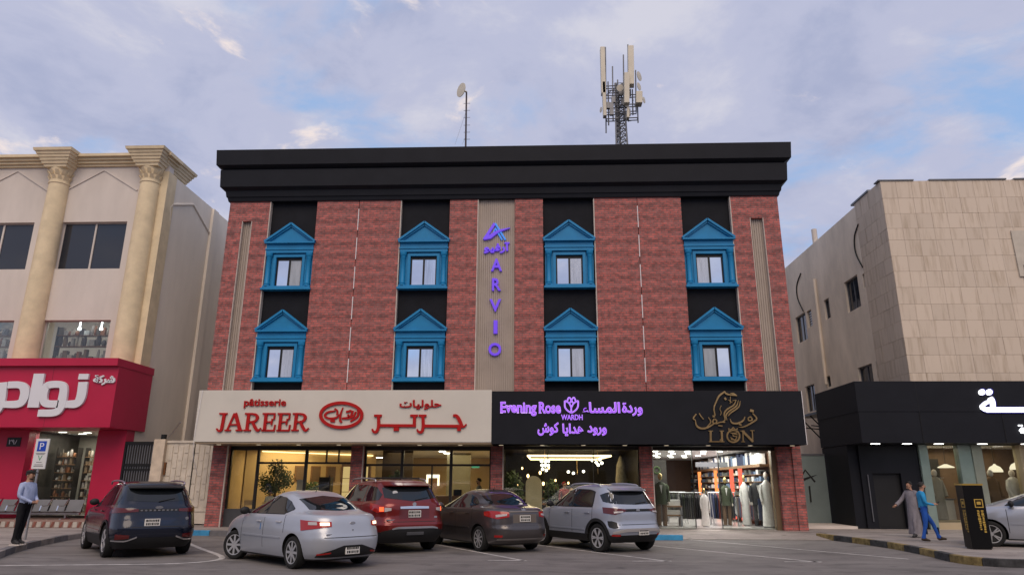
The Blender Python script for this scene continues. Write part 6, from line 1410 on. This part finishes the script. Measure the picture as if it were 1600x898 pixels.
rio_spec = dict(keys=K, paint=carpaint('silver_paint', (0.42, 0.44, 0.485), 0.4, 0.35), zc=0.20, axles=(-1.285, 1.285), rw=0.305, track=0.835, spokes=(8, 0.075, 0), rimr=0.70, rimmat=mat('hubcap', (0.45, 0.45, 0.46), 0.4, metal=0.5, var=0),
    windows=[(-1.06, -0.86, [(0, 1.10), (1, 1.04)], [(0, 1.12), (1, 1.24)]), (-0.84, -0.12, 1.01, [(0, 1.25), (0.4, 1.33), (1, 1.355)]), (-0.06, 0.86, [(0, 1.0), (1, 0.99)], [(0, 1.355), (0.3, 1.32), (1, 1.03)])],
    frames=[(-1.09, 0.90, [(0, 1.09), (0.12, 1.00), (1, 0.98)], [(0, 1.12), (0.15, 1.27), (0.4, 1.36), (0.55, 1.37), (0.75, 1.27), (1, 1.0)])],
    rearglass=(-0.60, 0.60, [(0, 1.10), (0.5, 1.075), (1, 1.10)], [(0, 1.30), (0.5, 1.36), (1, 1.30)]),
    gaps=[('s', -0.09, 0.34, 1.0), ('s', -0.93, 0.66, 1.0), ('s', 0.90, 0.34, 0.98), ('r', -0.62, 0.62, 0.60)],
    handles=[(-0.72, 0.86, M['alloy']), (0.10, 0.85, M['alloy'])],
    rear=[light_pair('tail_light', 0.46, 1.16, [(0, 0.80), (0.5, 0.76), (1, 0.72)], [(0, 0.89), (0.5, 0.90), (1, 0.92)], M['taillight']), light_pair('reversing_lamp', 0.50, 0.68, 0.82, 0.875, M['reverse'], 0.017), light_pair('clear_lens', 0.74, 0.94, 0.83, 0.885, M['clearlamp'], 0.016),
          ('bumper_insert', -0.72, 0.72, [(0, 0.24), (1, 0.24)], [(0, 0.30), (0.25, 0.40), (0.35, 0.45), (0.65, 0.45), (0.75, 0.40), (1, 0.30)], M['blacktrim'], dict(d=0.006)), light_pair('bumper_reflector', 0.45, 0.72, [(0, 0.31), (1, 0.28)], [(0, 0.335), (1, 0.305)], M['taillight'], 0.01)],
    plate=(0.0, 0.36, 0.32, 0.15), mirror=(0.78, 0.99), mirrormat=M['blacktrim'], steer=R(24),
    extra=[badge(0, 0.86, 0.12, 0.055), antenna(-0.62, 1.43, 0.06), badge(0.52, 0.66, 0.11, 0.02, oval=False), badge(0, 0.73, 0.02, 0.02, M['ink'])])
rio_spec['side'] = [('side_sticker', 0.02, 0.05, 0.68, 0.80, mat('blue_sticker', (0.03, 0.15, 0.4), 0.4, var=0), dict(d=0.002, nu=1, nv=2))]
# red seven seater
K = [(0.24, -2.25, 2.25, 0.86, 6, 5), (0.40, -2.40, 2.40, 0.935, 6, 5), (0.55, -2.45, 2.46, 0.965, 6, 4.5), (0.66, -2.45, 2.47, 0.975, 6, 4.4), (0.72, -2.40, 2.46, 0.97, 6, 4.4), (0.86, -2.37, 2.42, 0.965, 5.5, 4.2), (1.00, -2.36, 2.25, 0.955, 5.5, 4), (1.08, -2.35, 1.90, 0.94, 5.5, 4), (1.14, -2.33, 1.35, 0.915, 5.2, 4), (1.20, -2.28, 1.05, 0.88, 5, 4), (1.38, -2.12, 0.68, 0.81, 5, 4), (1.55, -1.98, 0.32, 0.745, 4.5, 4), (1.65, -1.88, 0.05, 0.69, 4, 3.5), (1.70, -1.62, -0.25, 0.55, 3.5, 3), (1.725, -1.1, -0.6, 0.30, 3, 3)]
red_spec = dict(keys=K, paint=carpaint('cayenne_red', (0.17, 0.012, 0.010), 0.45, 0.3), zc=0.50, axles=(-1.45, 1.45), rw=0.375, track=0.93, flare=0.0, spokes=(6, 0.05, 0.1),
    windows=[(-1.98, -1.22, [(0, 1.23), (1, 1.18)], [(0, 1.36), (0.4, 1.53), (1, 1.57)]), (-1.16, -0.22, 1.18, 1.585), (-0.15, 0.85, [(0, 1.17), (1, 1.15)], [(0, 1.59), (0.35, 1.53), (1, 1.22)])],
    rearglass=(-0.72, 0.72, [(0, 1.28), (0.5, 1.20), (1, 1.28)], [(0, 1.52), (0.5, 1.56), (1, 1.52)]),
    gaps=[('s', -0.18, 0.5, 1.15), ('s', -1.2, 0.66, 1.15), ('r', -0.78, 0.78, 0.73)], handles=[(-0.9, 1.04, M['chrome']), (0.12, 1.04, M['chrome'])],
    rear=[light_pair('tail_light', 0.62, 1.28, [(0, 0.98), (0.5, 0.93), (1, 1.02)], [(0, 1.06), (0.5, 1.12), (1, 1.16)], M['taillight']), light_pair('clear_lens', 0.60, 0.76, [(0, 0.99), (1, 0.96)], [(0, 1.05), (1, 1.06)], M['clearlamp'], 0.018), light_pair('lit_lamp', 0.78, 0.90, 0.97, 1.07, M['litred'], 0.017),
          ('chrome_bar', -0.38, 0.38, [(0, 1.03), (1, 1.03)], [(0, 1.08), (0.5, 1.09), (1, 1.08)], M['chrome'], dict(d=0.02)), ('plate_recess', -0.40, 0.40, [(0, 0.80), (1, 0.80)], [(0, 1.02), (1, 1.02)], carpaint('cayenne_dark', (0.12, 0.01, 0.009), 0.4, 0.35), dict(d=0.002)),
          ('bumper_insert', -0.86, 0.86, [(0, 0.42), (1, 0.42)], [(0, 0.52), (0.25, 0.60), (0.75, 0.60), (1, 0.52)], M['blacktrim'], dict(d=0.006)), ('skid_trim', -0.60, 0.60, [(0, 0.555), (0.1, 0.575), (0.9, 0.575), (1, 0.555)], [(0, 0.585), (0.1, 0.625), (0.9, 0.625), (1, 0.585)], M['chrome'], dict(d=0.025)), ('tow_bar', -0.22, 0.22, 0.44, 0.50, M['greymetal'], dict(d=0.03))],
    plate=(0.0, 0.91, 0.33, 0.16), mirror=(0.82, 1.17),
    extra=[roof_rails(-1.5, 0.15, 0.70, 1.67, 1.69, M['steel']), spoiler(0.70, 1.56, 0.15, carpaint('cayenne_red', (0, 0, 0)), 0.06), badge(0, 1.135, 0.10, 0.09), badge(0.60, 0.78, 0.24, 0.022, oval=False), badge(-0.58, 0.83, 0.08, 0.04, oval=False), wiper(-0.05, -0.42, 1.23, 1.29), badge(0.42, 1.40, 0.13, 0.10, mat('white_decal', (0.6, 0.6, 0.6), 0.5, var=0), 'window_sticker')])
red_spec['extra'].append(lambda t, s, side, rear: [MB().cyl((x, -0.70, 1.755), (x, 0.70, 1.755), 0.016, n=8).build('roof_cross_bar', M['ink'], t) for x in (-1.1, -0.35)])
red_spec['rimr'] = 0.7
# grey brown saloon
K = [(0.18, -1.98, 2.05, 0.78, 5, 5), (0.32, -2.15, 2.16, 0.83, 5, 5), (0.46, -2.20, 2.20, 0.85, 5, 4.5), (0.56, -2.205, 2.20, 0.855, 5, 4.2), (0.64, -2.17, 2.18, 0.855, 5, 4), (0.78, -2.16, 2.08, 0.85, 4.8, 3.8), (0.90, -2.15, 1.85, 0.84, 4.6, 3.6), (0.98, -2.11, 1.50, 0.825, 4.4, 3.6), (1.03, -2.04, 1.22, 0.805, 4.2, 3.6), (1.065, -1.72, 1.08, 0.785, 4, 3.6), (1.10, -1.56, 0.96, 0.76, 4, 3.6), (1.22, -1.32, 0.60, 0.695, 4, 3.6), (1.34, -1.05, 0.25, 0.63, 4, 3.5), (1.42, -0.82, 0.0, 0.57, 3.5, 3.2), (1.46, -0.6, -0.12, 0.45, 3.2, 3), (1.482, -0.35, -0.2, 0.26, 3, 3)]
brown_spec = dict(keys=K, paint=carpaint('grey_brown', (0.085, 0.075, 0.075), 0.6, 0.3), zc=0.21, axles=(-1.275, 1.275), rw=0.305, track=0.83, spokes=(9, 0.06, 0), rimr=0.70, rimmat=MATS['hubcap'],
    windows=[(-1.10, -0.90, [(0, 1.12), (1, 1.06)], [(0, 1.14), (1, 1.26)]), (-0.88, -0.10, 1.03, [(0, 1.27), (0.4, 1.35), (1, 1.37)]), (-0.04, 0.88, [(0, 1.02), (1, 1.01)], [(0, 1.37), (0.3, 1.33), (1, 1.05)])],
    rearglass=(-0.60, 0.60, [(0, 1.12), (0.5, 1.10), (1, 1.12)], [(0, 1.32), (0.5, 1.38), (1, 1.32)]),
    gaps=[('s', -0.07, 0.36, 1.02), ('s', -0.95, 0.68, 1.02), ('r', -0.62, 0.62, 0.63), ('s', 0.92, 0.36, 1.0)], handles=[(-0.72, 0.90), (0.12, 0.89)],
    rear=[light_pair('tail_light', 0.44, 1.18, [(0, 0.84), (0.4, 0.79), (1, 0.86)], [(0, 0.95), (0.6, 0.98), (1, 0.95)], M['taillight']), light_pair('clear_lens', 0.50, 0.78, [(0, 0.87), (1, 0.83)], [(0, 0.91), (1, 0.89)], M['clearlamp'], 0.018), ('boot_trim', -0.42, 0.42, 0.945, 0.975, mat('trim_bronze', (0.26, 0.21, 0.17), 0.3, metal=0.7, var=0), dict(d=0.012)), ('plate_recess', -0.34, 0.34, [(0, 0.70), (1, 0.70)], [(0, 0.90), (1, 0.90)], mat('recess_brown', (0.12, 0.10, 0.085), 0.4, var=0), dict(d=0.002)),
          light_pair('bumper_reflector', 0.62, 0.84, [(0, 0.37), (1, 0.37)], [(0, 0.42), (1, 0.42)], M['taillight'], 0.01), ('bumper_lip', -0.75, 0.75, 0.30, 0.335, mat('lip', (0.22, 0.20, 0.19), 0.35, metal=0.5, var=0), dict(d=0.01))],
    plate=(0.0, 0.80, 0.31, 0.15), mirror=(0.8, 1.0), extra=[badge(0, 1.0, 0.11, 0.07), antenna(-0.6, 1.45, 0.12)])
# silver blue small crossover
K = [(0.24, -1.72, 1.75, 0.79, 7, 5), (0.36, -1.85, 1.88, 0.835, 7, 5), (0.50, -1.91, 1.92, 0.845, 7, 4.5), (0.58, -1.92, 1.93, 0.848, 7, 4.5), (0.64, -1.87, 1.92, 0.847, 7, 4.4), (0.76, -1.85, 1.88, 0.845, 6.5, 4.2), (0.90, -1.85, 1.75, 0.84, 6.5, 4), (1.00, -1.84, 1.45, 0.83, 6, 4), (1.06, -1.82, 1.10, 0.815, 6, 4), (1.12, -1.77, 0.95, 0.79, 6, 4), (1.30, -1.64, 0.62, 0.735, 5.5, 4), (1.46, -1.54, 0.30, 0.685, 5, 4), (1.56, -1.46, 0.05, 0.64, 4.5, 3.5), (1.605, -1.25, -0.2, 0.52, 3.5, 3), (1.625, -0.85, -0.5, 0.28, 3, 3)]
rz_spec = dict(keys=K, paint=carpaint('silver_blue', (0.37, 0.40, 0.47), 0.4, 0.33), zc=0.42, axles=(-1.22, 1.28), rw=0.34, track=0.825, flare=0.075, spokes=(6, 0.05, 0.12), rimr=0.68,
    windows=[(-1.02, -0.24, 1.075, [(0, 1.40), (0.2, 1.47), (1, 1.49)]), (-0.17, 0.78, [(0, 1.07), (1, 1.06)], [(0, 1.49), (0.4, 1.43), (1, 1.10)])],
    frames=[(-1.06, 0.83, [(0, 1.055), (1, 1.04)], [(0, 1.44), (0.1, 1.49), (0.45, 1.51), (0.7, 1.44), (1, 1.07)])],
    rearglass=(-0.92, 0.92, [(0, 1.20), (0.15, 1.15), (0.5, 1.13), (0.85, 1.15), (1, 1.20)], [(0, 1.36), (0.15, 1.43), (0.5, 1.45), (0.85, 1.43), (1, 1.36)]),
    gaps=[('s', -0.205, 0.44, 1.06), ('s', -1.05, 0.72, 1.06), ('s', 0.85, 0.44, 1.03), ('r', -0.68, 0.68, 0.665)], handles=[(-0.86, 0.93), (0.0, 0.92)],
    rear=[light_pair('tail_light', 0.36, 1.02, [(0, 0.985), (0.5, 0.90), (1, 0.93)], [(0, 1.02), (0.5, 1.055), (1, 1.07)], M['darkred']), light_pair('clear_lens', 0.48, 0.72, [(0, 0.95), (1, 0.93)], [(0, 0.985), (1, 0.97)], M['clearlamp'], 0.017), ('garnish', -0.40, 0.40, 0.97, 1.03, M['blacktrim'], dict(d=0.012)), light_pair('corner_vent', 0.66, 0.90, [(0, 0.60), (0.5, 0.575), (1, 0.60)], [(0, 0.72), (0.5, 0.75), (1, 0.75)], M['blacktrim'], 0.006),
          ('bumper_trim', -0.8, 0.8, [(0, 0.45), (0.2, 0.50), (0.8, 0.50), (1, 0.45)], [(0, 0.50), (0.2, 0.575), (0.8, 0.575), (1, 0.50)], mat('bumper_silver', (0.5, 0.47, 0.46), 0.35, metal=0.5, var=0), dict(d=0.02)), light_pair('bumper_reflector', 0.6, 0.82, 0.40, 0.44, M['taillight'], 0.01)],
    plate=(-0.1, 0.49, 0.32, 0.15), mirror=(0.76, 1.06), mirrormat=M['blacktrim'],
    extra=[spoiler(0.62, 1.47, 0.14, carpaint('silver_blue', (0, 0, 0)), 0.055), roof_rails(-1.2, 0.1, 0.63, 1.56, 1.58, carpaint('silver_blue', (0, 0, 0))), badge(0, 1.0, 0.12, 0.085), wiper(-0.02, -0.4, 1.16, 1.2)])
# silver hatch at the right edge, seen from its left flank
grey_spec = dict(rio_spec); grey_spec['keys'] = [(k[0], k[1], min(k[2], 1.80-0.9*max(0, k[0]-0.75)) if k[2] > 1.2 else k[2], *k[3:]) for k in rio_spec['keys']]; grey_spec['paint'] = carpaint('pale_blue_silver', (0.38, 0.40, 0.45), 0.45, 0.3); grey_spec['steer'] = 0; grey_spec['side'] = []; grey_spec['spokes'] = (5, 0.05, 0.15)
def axle_pos(rear_mid, heading, xr):
    f = Vector((-math.sin(heading), math.cos(heading))); p = Vector(rear_mid)-f*xr; return (p.x, p.y)
def place(name, label, rl, rr, heading, spec, **k):
    mid = ((rl[0]+rr[0])/2, (rl[1]+rr[1])/2); return build_car(name, label, axle_pos(mid, heading, spec['axles'][0]), heading, spec, **k)
def lift(px, py, z=0.0): q = atZ(px, py, z); return (q.x, q.y)
def rear_left(name, label, px, py, heading, spec, **k):
    """put the car so that its rear left tyre stands at the given spot of the road"""
    q = atZ(px, py, k.get('zoff', 0.0)); f = Vector((-math.sin(heading), math.cos(heading))); l = Vector((-f.y, f.x))
    c = Vector((q.x, q.y))-l*(spec['track']-0.05)-f*spec['axles'][0]
    return build_car(name, label, (c.x, c.y), heading, spec, **k)
rear_left('parked_car', 'dark blue crossover parked beside the red shop, nearest the left kerb', 161, 870, R(41), blue_spec)
rear_left('parked_car', 'silver saloon with lit reversing lamps in front of the bakery', 456, 888, R(48), rio_spec)
rear_left('parked_car', 'dark red seven seat off-roader with roof rails behind the silver saloon', 569, 862, R(35), red_spec)
rear_left('parked_car', 'grey brown saloon parked between the red and the silver blue cars', 749, 861, R(34), brown_spec)
rear_left('parked_car', 'silver blue small crossover with black wheel arches at the flower shop', 936, 862, R(34), rz_spec)
gq = atZ(1553, 853.5, 0.15); hd_ = R(62); gf = Vector((-math.sin(hd_), math.cos(hd_))); gl_ = Vector((-gf.y, gf.x)); gc = Vector((gq.x, gq.y))-gl_*(grey_spec['track']-0.05)-gf*grey_spec['axles'][1]
build_car('parked_car', 'pale silver car cut off by the right edge, behind the black box', (gc.x, gc.y), hd_, grey_spec, zoff=0.15)
# ================================================================== people
def skeleton(pose):
    J = dict(pelvis=(0, 0, .95), spine=(0, -.01, 1.13), chest=(0, 0, 1.33), neck=(0, .01, 1.47), chin=(0, -.01, 1.555), head=(0, -.015, 1.635), crown=(0, -.01, 1.71))
    for s, k in ((1, 'l'), (-1, 'r')):
        J.update({'sh'+k: (s*.185, .01, 1.40), 'el'+k: (s*.245, .02, 1.12), 'wr'+k: (s*.25, -.05, .885), 'pa'+k: (s*.25, -.065, .81),
                  'hip'+k: (s*.09, 0, .90), 'kn'+k: (s*.10, -.01, .50), 'an'+k: (s*.10, .03, .085), 'to'+k: (s*.115, -.15, .045), 'he'+k: (s*.10, .07, .05)})
    for k, v in pose.items(): J[k] = v
    return {k: Vector(v) for k, v in J.items()}
RAD = dict(pelvis=(.165, .115), spine=(.15, .11), chest=(.165, .115), neck=(.055, .055), chin=(.062, .075), head=(.078, .098), crown=(.062, .075), sh=(.072, .07), el=(.05, .05), wr=(.032, .034), pa=(.026, .04), hip=(.098, .10), kn=(.066, .068), an=(.045, .05), to=(.035, .032), he=(.038, .04))
def person(label, loc, rz, pose, mats, split, scale=1.0, girth=1.0, z=0.15, extra=(), group=None, robe=None):
    """mats: skin, top, trousers, shoes; split: (waist z, ...)"""
    J = skeleton(pose); names = list(J); E_ = [('pelvis', 'spine'), ('spine', 'chest'), ('chest', 'neck'), ('neck', 'chin'), ('chin', 'head'), ('head', 'crown')]
    for k in 'lr': E_ += [('chest', 'sh'+k), ('sh'+k, 'el'+k), ('el'+k, 'wr'+k), ('wr'+k, 'pa'+k), ('pelvis', 'hip'+k), ('hip'+k, 'kn'+k), ('kn'+k, 'an'+k), ('an'+k, 'to'+k), ('an'+k, 'he'+k)]
    me = bpy.data.meshes.new('p'); me.from_pydata([J[n] for n in names], [(names.index(a), names.index(b)) for a, b in E_], [])
    o = bpy.data.objects.new('p', me); COL.objects.link(o); md = o.modifiers.new('s', 'SKIN'); sb_ = o.modifiers.new('u', 'SUBSURF'); sb_.levels = 2; sb_.render_levels = 2
    for i, n in enumerate(names):
        r = RAD.get(n) or RAD[n[:-1]]; g_ = girth if n in ('pelvis', 'spine', 'chest') else 1.0
        me.skin_vertices[0].data[i].radius = (r[0]*g_, r[1]*g_); me.skin_vertices[0].data[i].use_root = (n == 'pelvis')
    bpy.context.view_layer.update(); ev = o.evaluated_get(bpy.context.evaluated_depsgraph_get()); bm_ = bpy.data.meshes.new_from_object(ev); bpy.data.objects.remove(o)
    mb = MB(); V_ = [v.co.copy() for v in bm_.vertices]; F_ = [tuple(p.vertices) for p in bm_.polygons]; mi = []
    segs = [(a, b) for a, b in E_]
    for f in F_:
        c = sum((V_[i] for i in f), Vector())/len(f); best = None
        for a, b in segs:
            A, Bv = J[a], J[b]; d = Bv-A; t_ = max(0, min(1, (c-A).dot(d)/d.length_squared)); q = (c-(A+d*t_)).length
            if best is None or q < best[0]: best = (q, a, b)
        a, b = best[1], best[2]
        if a in ('neck', 'chin', 'head') or b in ('chin',): m = 0
        elif a[:2] == 'wr' or b[:2] == 'pa': m = 0
        elif a[:2] == 'an': m = 3
        elif a[:3] == 'hip' or a[:2] == 'kn' or a == 'pelvis' and b[:3] == 'hip': m = 2
        elif c.z < split: m = 2
        else: m = 1
        mi.append(m)
    mb.v = [tuple(v) for v in V_]; mb.f = F_; mb.m = mi
    for k in 'lr':      # five fingers on each palm
        w, p = J['wr'+k], J['pa'+k]; d = (p-w).normalized(); s = 1 if k == 'l' else -1
        fwd = Vector((0, -1, 0)); fwd = (fwd-d*fwd.dot(d)); fwd = fwd.normalized() if fwd.length > .1 else Vector((1, 0, 0)); nrm = d.cross(fwd)
        for i, (off, ln) in enumerate(((-.03, .062), (-.01, .072), (.01, .07), (.029, .055))):
            a = p+fwd*off; b = a+d*ln*.55-nrm*s*.006; c = b+d*ln*.45-nrm*s*.016
            mb.cyl(a-d*.01, b, .0105, .0095, 6, 0); mb.cyl(b, c, .0095, .007, 6, 0)
        a = w+d*.03-fwd*.028; b = a-fwd*.022+d*.03; mb.cyl(a, b, .012, .011, 6, 0); mb.cyl(b, b+d*.028-fwd*.004, .011, .008, 6, 0)
    t = thing('person', label, 'person', (loc[0], loc[1], z), group, rz, True); t.scale = (scale,)*3
    bo = mb.build('body', mats, t, smooth=True)
    h = J['head']; f = Vector((0, -1, 0)); tilt = (J['crown']-J['chin']).normalized()
    fc = MB().ball(h+f*.098-tilt*.012, .016, 8, 6, sc=(.8, 1.1, 1.4))
    for s in (-1, 1): fc.ball(h+Vector((s*.082, .01, -.005)), .026, 8, 6, sc=(.4, .8, 1.2))
    fc.build('nose_and_ears', mats[0], bo, smooth=True)
    ey = MB()
    for s in (-1, 1): ey.ball(h+f*.088+Vector((s*.032, 0, .012)), .009, 6, 5, sc=(1.2, .5, .6))
    ey.box(h.x-.025, h.x+.025, h.y-.094, h.y-.08, h.z-.052, h.z-.045); ey.build('eyes_and_mouth', M['hair'], bo)
    for e in extra: e(t, J, bo)
    if robe:
        prof, m, sl = robe; rings(prof, (0, 0, 0), 20).build('robe', m, t, smooth=True)
        for k in 'lr': MB().tube(spl([J['sh'+k]+Vector((0, 0, -.01)), J['el'+k], J['wr'+k]], 4), sl, 10).build('sleeve', m, t, smooth=True)
    return t
def hair(full=True, beard=False, m=None):
    def f(t, J, bo):
        h = J['head']; mb = MB(); n = 16; V_ = []
        rows_ = 7
        for j in range(rows_):
            ph = (j/(rows_-1))*math.pi*0.58
            for i in range(n):
                a = 2*math.pi*i/n; fr = math.cos(a-1.5*math.pi)      # 1 towards the face
                p = ph*(1-0.64*max(0, fr)); V_.append(h+Vector((.092*math.sin(p)*math.cos(a), .012+.112*math.sin(p)*math.sin(a), .012+.118*math.cos(p))))
        mb.add(V_, [(j*n+i, j*n+(i+1) % n, (j+1)*n+(i+1) % n, (j+1)*n+i) for j in range(rows_-1) for i in range(n)])
        mb.build('hair', m or M['hair'], bo, smooth=True)
        if beard: MB().ball(J['chin']+Vector((0, -.035, .005)), .062, 12, 8, sc=(.95, .62, .55)).build('beard', M['hair'], bo, smooth=True)
    return f
def cap(m):
    def f(t, J, bo):
        h = J['head']; mb = MB().ball(h+Vector((0, .012, .072)), .104, 16, 8, sc=(.88, 1.06, .52)); c = h+Vector((0, -.10, .062))
        mb.add([c+Vector((-.07, .03, 0)), c+Vector((-.05, -.06, -.02)), c+Vector((.05, -.06, -.02)), c+Vector((.07, .03, 0)), c+Vector((-.07, .03, .014)), c+Vector((-.05, -.06, -.006)), c+Vector((.05, -.06, -.006)), c+Vector((.07, .03, .014))], [(0, 1, 2, 3), (7, 6, 5, 4), (0, 4, 5, 1), (1, 5, 6, 2), (2, 6, 7, 3)])
        mb.build('cap', m, bo, smooth=True)
    return f
cl_ = lambda n, c, r=0.85: mat(n, c, r, var=0.22, vs=9, spec=0.2, bump=0.9, bs=11, stretch=(1, 1, 0.55))
shirt = cl_('pale_blue_shirt', (0.34, 0.40, 0.58)); blackt = cl_('black_trousers', (0.010, 0.010, 0.012)); shoe = mat('sneaker', (0.03, 0.03, 0.032), 0.6, var=0.3)
def sneaker_soles(t, J, bo):
    for k in 'lr': MB().obox((J['he'+k]+J['to'+k])/2+Vector((0, 0, -.035)), (.045, 0, 0), (0, .13, 0), (0, 0, .014)).build('shoe_sole', M['stucco'], bo)
q = atZ(27, 851, 0.15)
clasp = {'ell': (.25, -.02, 1.13), 'wrl': (.10, -.24, 1.02), 'pal': (.04, -.27, 1.0), 'elr': (-.25, -.02, 1.13), 'wrr': (-.09, -.25, 1.0), 'par': (-.03, -.28, .985), 'spine': (0, -.045, 1.13), 'hipl': (.09, .0, .9), 'anl': (.10, .10, .085), 'hel': (.10, .14, .05), 'tol': (.115, -.08, .045), 'knl': (.1, .04, .5)}
person('standing man in a pale blue shirt, black trousers and cap by the left kerb', (q.x, q.y), R(84), clasp, [M['skin'], shirt, blackt, shoe], 0.97, 1.0, 1.12, 0.15, [hair(), cap(M['hair']), sneaker_soles, lambda t, J, bo: MB().ball(J['chin']+Vector((0, -.03, -.008)), .058, 12, 8, sc=(.95, .7, .5)).build('beard', M['hair'], bo, smooth=True)])
# man in the grey robe
gt = cl_('grey_thobe', (0.20, 0.185, 0.205)); q = atZ(1433, 839, 0.15)
rb = [(.10, .23, .21, 0, 0), (.45, .20, .19, 0, 0), (.85, .18, .155, 0, 0), (1.05, .175, .145, 0, 0), (1.28, .19, .14, 0, 0), (1.39, .185, .115, 0, 0), (1.45, .11, .085, 0, .005), (1.48, .062, .062, 0, .01)]
person('man in a long grey robe walking left outside the black shop', (q.x, q.y), R(-62), {'elr': (-.30, -.10, 1.16), 'wrr': (-.36, -.30, 1.0), 'par': (-.38, -.36, .96), 'ell': (.24, .06, 1.12), 'wrl': (.25, .06, .88), 'pal': (.25, .06, .81), 'anl': (.1, -.18, .085), 'knl': (.1, -.16, .5), 'tol': (.11, -.36, .045), 'hel': (.1, -.13, .05), 'anr': (-.1, .16, .1), 'tor': (-.11, -.02, .05), 'her': (-.1, .22, .1), 'head': (0, -.04, 1.63), 'crown': (0, -.03, 1.705), 'chin': (0, -.035, 1.55)},
       [M['skin'], gt, gt, shoe], 0.9, 0.91, 1.0, 0.15, [hair(True, True)], None, (rb, gt, .062))
# man in blue workwear
bj = cl_('bright_blue_jacket', (0.03, 0.26, 0.52)); bt = cl_('royal_blue_trousers', (0.02, 0.085, 0.36)); q = atZ(1450, 846, 0.15)
wk = {'anl': (.1, -.36, .10), 'knl': (.1, -.24, .52), 'tol': (.11, -.56, .09), 'hel': (.1, -.31, .06), 'anr': (-.1, .14, .085), 'knr': (-.1, .02, .5), 'tor': (-.11, -.05, .045), 'her': (-.1, .19, .05),
      'elr': (-.26, -.02, 1.12), 'wrr': (-.20, -.25, 1.08), 'par': (-.17, -.32, 1.10), 'ell': (.26, -.02, 1.12), 'wrl': (.17, -.26, 1.09), 'pal': (.12, -.33, 1.11), 'head': (0, -.06, 1.62), 'crown': (0, -.055, 1.695), 'chin': (0, -.06, 1.54), 'neck': (0, -.02, 1.465)}
def mask(t, J, bo): MB().ball(J['chin']+Vector((0, -.045, .015)), .058, 12, 8, sc=(.95, .7, .75)).build('face_mask', M['hair'], bo, smooth=True)
def collar_patch(t, J, bo):
    for k in 'lr': MB().obox((J['kn'+k]+J['an'+k])/2+Vector((0, -.06, .02)), (.05, 0, 0), (0, .012, 0), (0, 0, .09)).build('knee_pad', mat('dark_patch', (0.02, 0.03, 0.05), 0.8), bo)
    rings([(.92, .155, .11, 0, 0), (.96, .16, .115, 0, 0), (.99, .158, .113, 0, 0)], (0, 0, 0), 20).build('belt', M['hair'], bo)
person('man in bright blue workwear walking right and looking at his phone', (q.x, q.y), R(78), wk, [M['skin'], bj, bt, mat('brown_boot', (0.05, 0.035, 0.025), 0.7)], 0.93, 0.90, 1.05, 0.15, [hair(), mask, collar_patch])
f_ = Vector((math.cos(R(78)-math.pi/2), math.sin(R(78)-math.pi/2), 0)); pq = Vector((q.x, q.y, 0.15))+f_*0.38
single('phone', MB().obox(pq+Vector((0, 0, 1.02)), f_*0.04+Vector((0, 0, .03)), Vector((-f_.y, f_.x, 0))*0.07, (0, 0, .005)), M['ink'], 'dark phone held by the man in blue', 'phone')
# people in the shops
p = atY(748, 770, 26.1); person('dark haired man in a grey shirt standing at the bakery window', (p.x, 26.1), R(-75), {}, [M['skin'], cl_('grey_shirt', (0.11, 0.11, 0.10)), blackt, shoe], 0.95, 0.93, 1.05, FZ, [hair(True, True)])
p = atY(421, 780, 26.0); person('child in a white shirt at the table under the indoor tree', (p.x, 26.0), R(10), {}, [M['skin'], cl_('white_shirt', (0.5, 0.48, 0.45)), blackt, shoe], 0.95, 0.66, 1.0, FZ, [hair()])
p = atY(882, 770, 26.3); rc = cl_('red_garment', (0.22, 0.015, 0.018)); person('person dressed in red among the flowers', (p.x, 26.3), R(30), {}, [M['skin'], rc, rc, shoe], 0.95, 0.86, 1.0, FZ, [hair(True, False, rc)])
# ================================================================== unseen blocks added across the street, to darken reflections and horizon glow
for i, (x0, x1, h, l) in enumerate(((-60, -24, 9, 'plain tan block added across the street for reflections, left of the photographer'), (-22, 14, 11, 'plain grey block added across the street for reflections, behind the photographer'), (16, 58, 10, 'plain brown block added across the street for reflections, right of the photographer'))):
    t = thing('reflection_block', l, 'building', ((x0+x1)/2, -24, 0), 'unseen blocks added across the street')
    m_ = mat('block_%d' % i, ((0.30, 0.24, 0.18), (0.24, 0.22, 0.20), (0.22, 0.17, 0.13))[i], 0.85, var=0.15)
    hs = [(x0+1.5+k*3.2, x0+3.3+k*3.2, 1.2+j*3.2, 3.0+j*3.2) for k in range(int((x1-x0-3)/3.2)) for j in range(3) if 3.0+j*3.2 < h-0.5]
    holes_wall('front_wall', m_, t, 'y', -24.3, -24, x0, x1, 0, h, hs)
    MB().box(x0, x1, -36, -24.6, 0, h-0.3).build('rear_block', M['darkwall'], t)
bpy.context.view_layer.update()
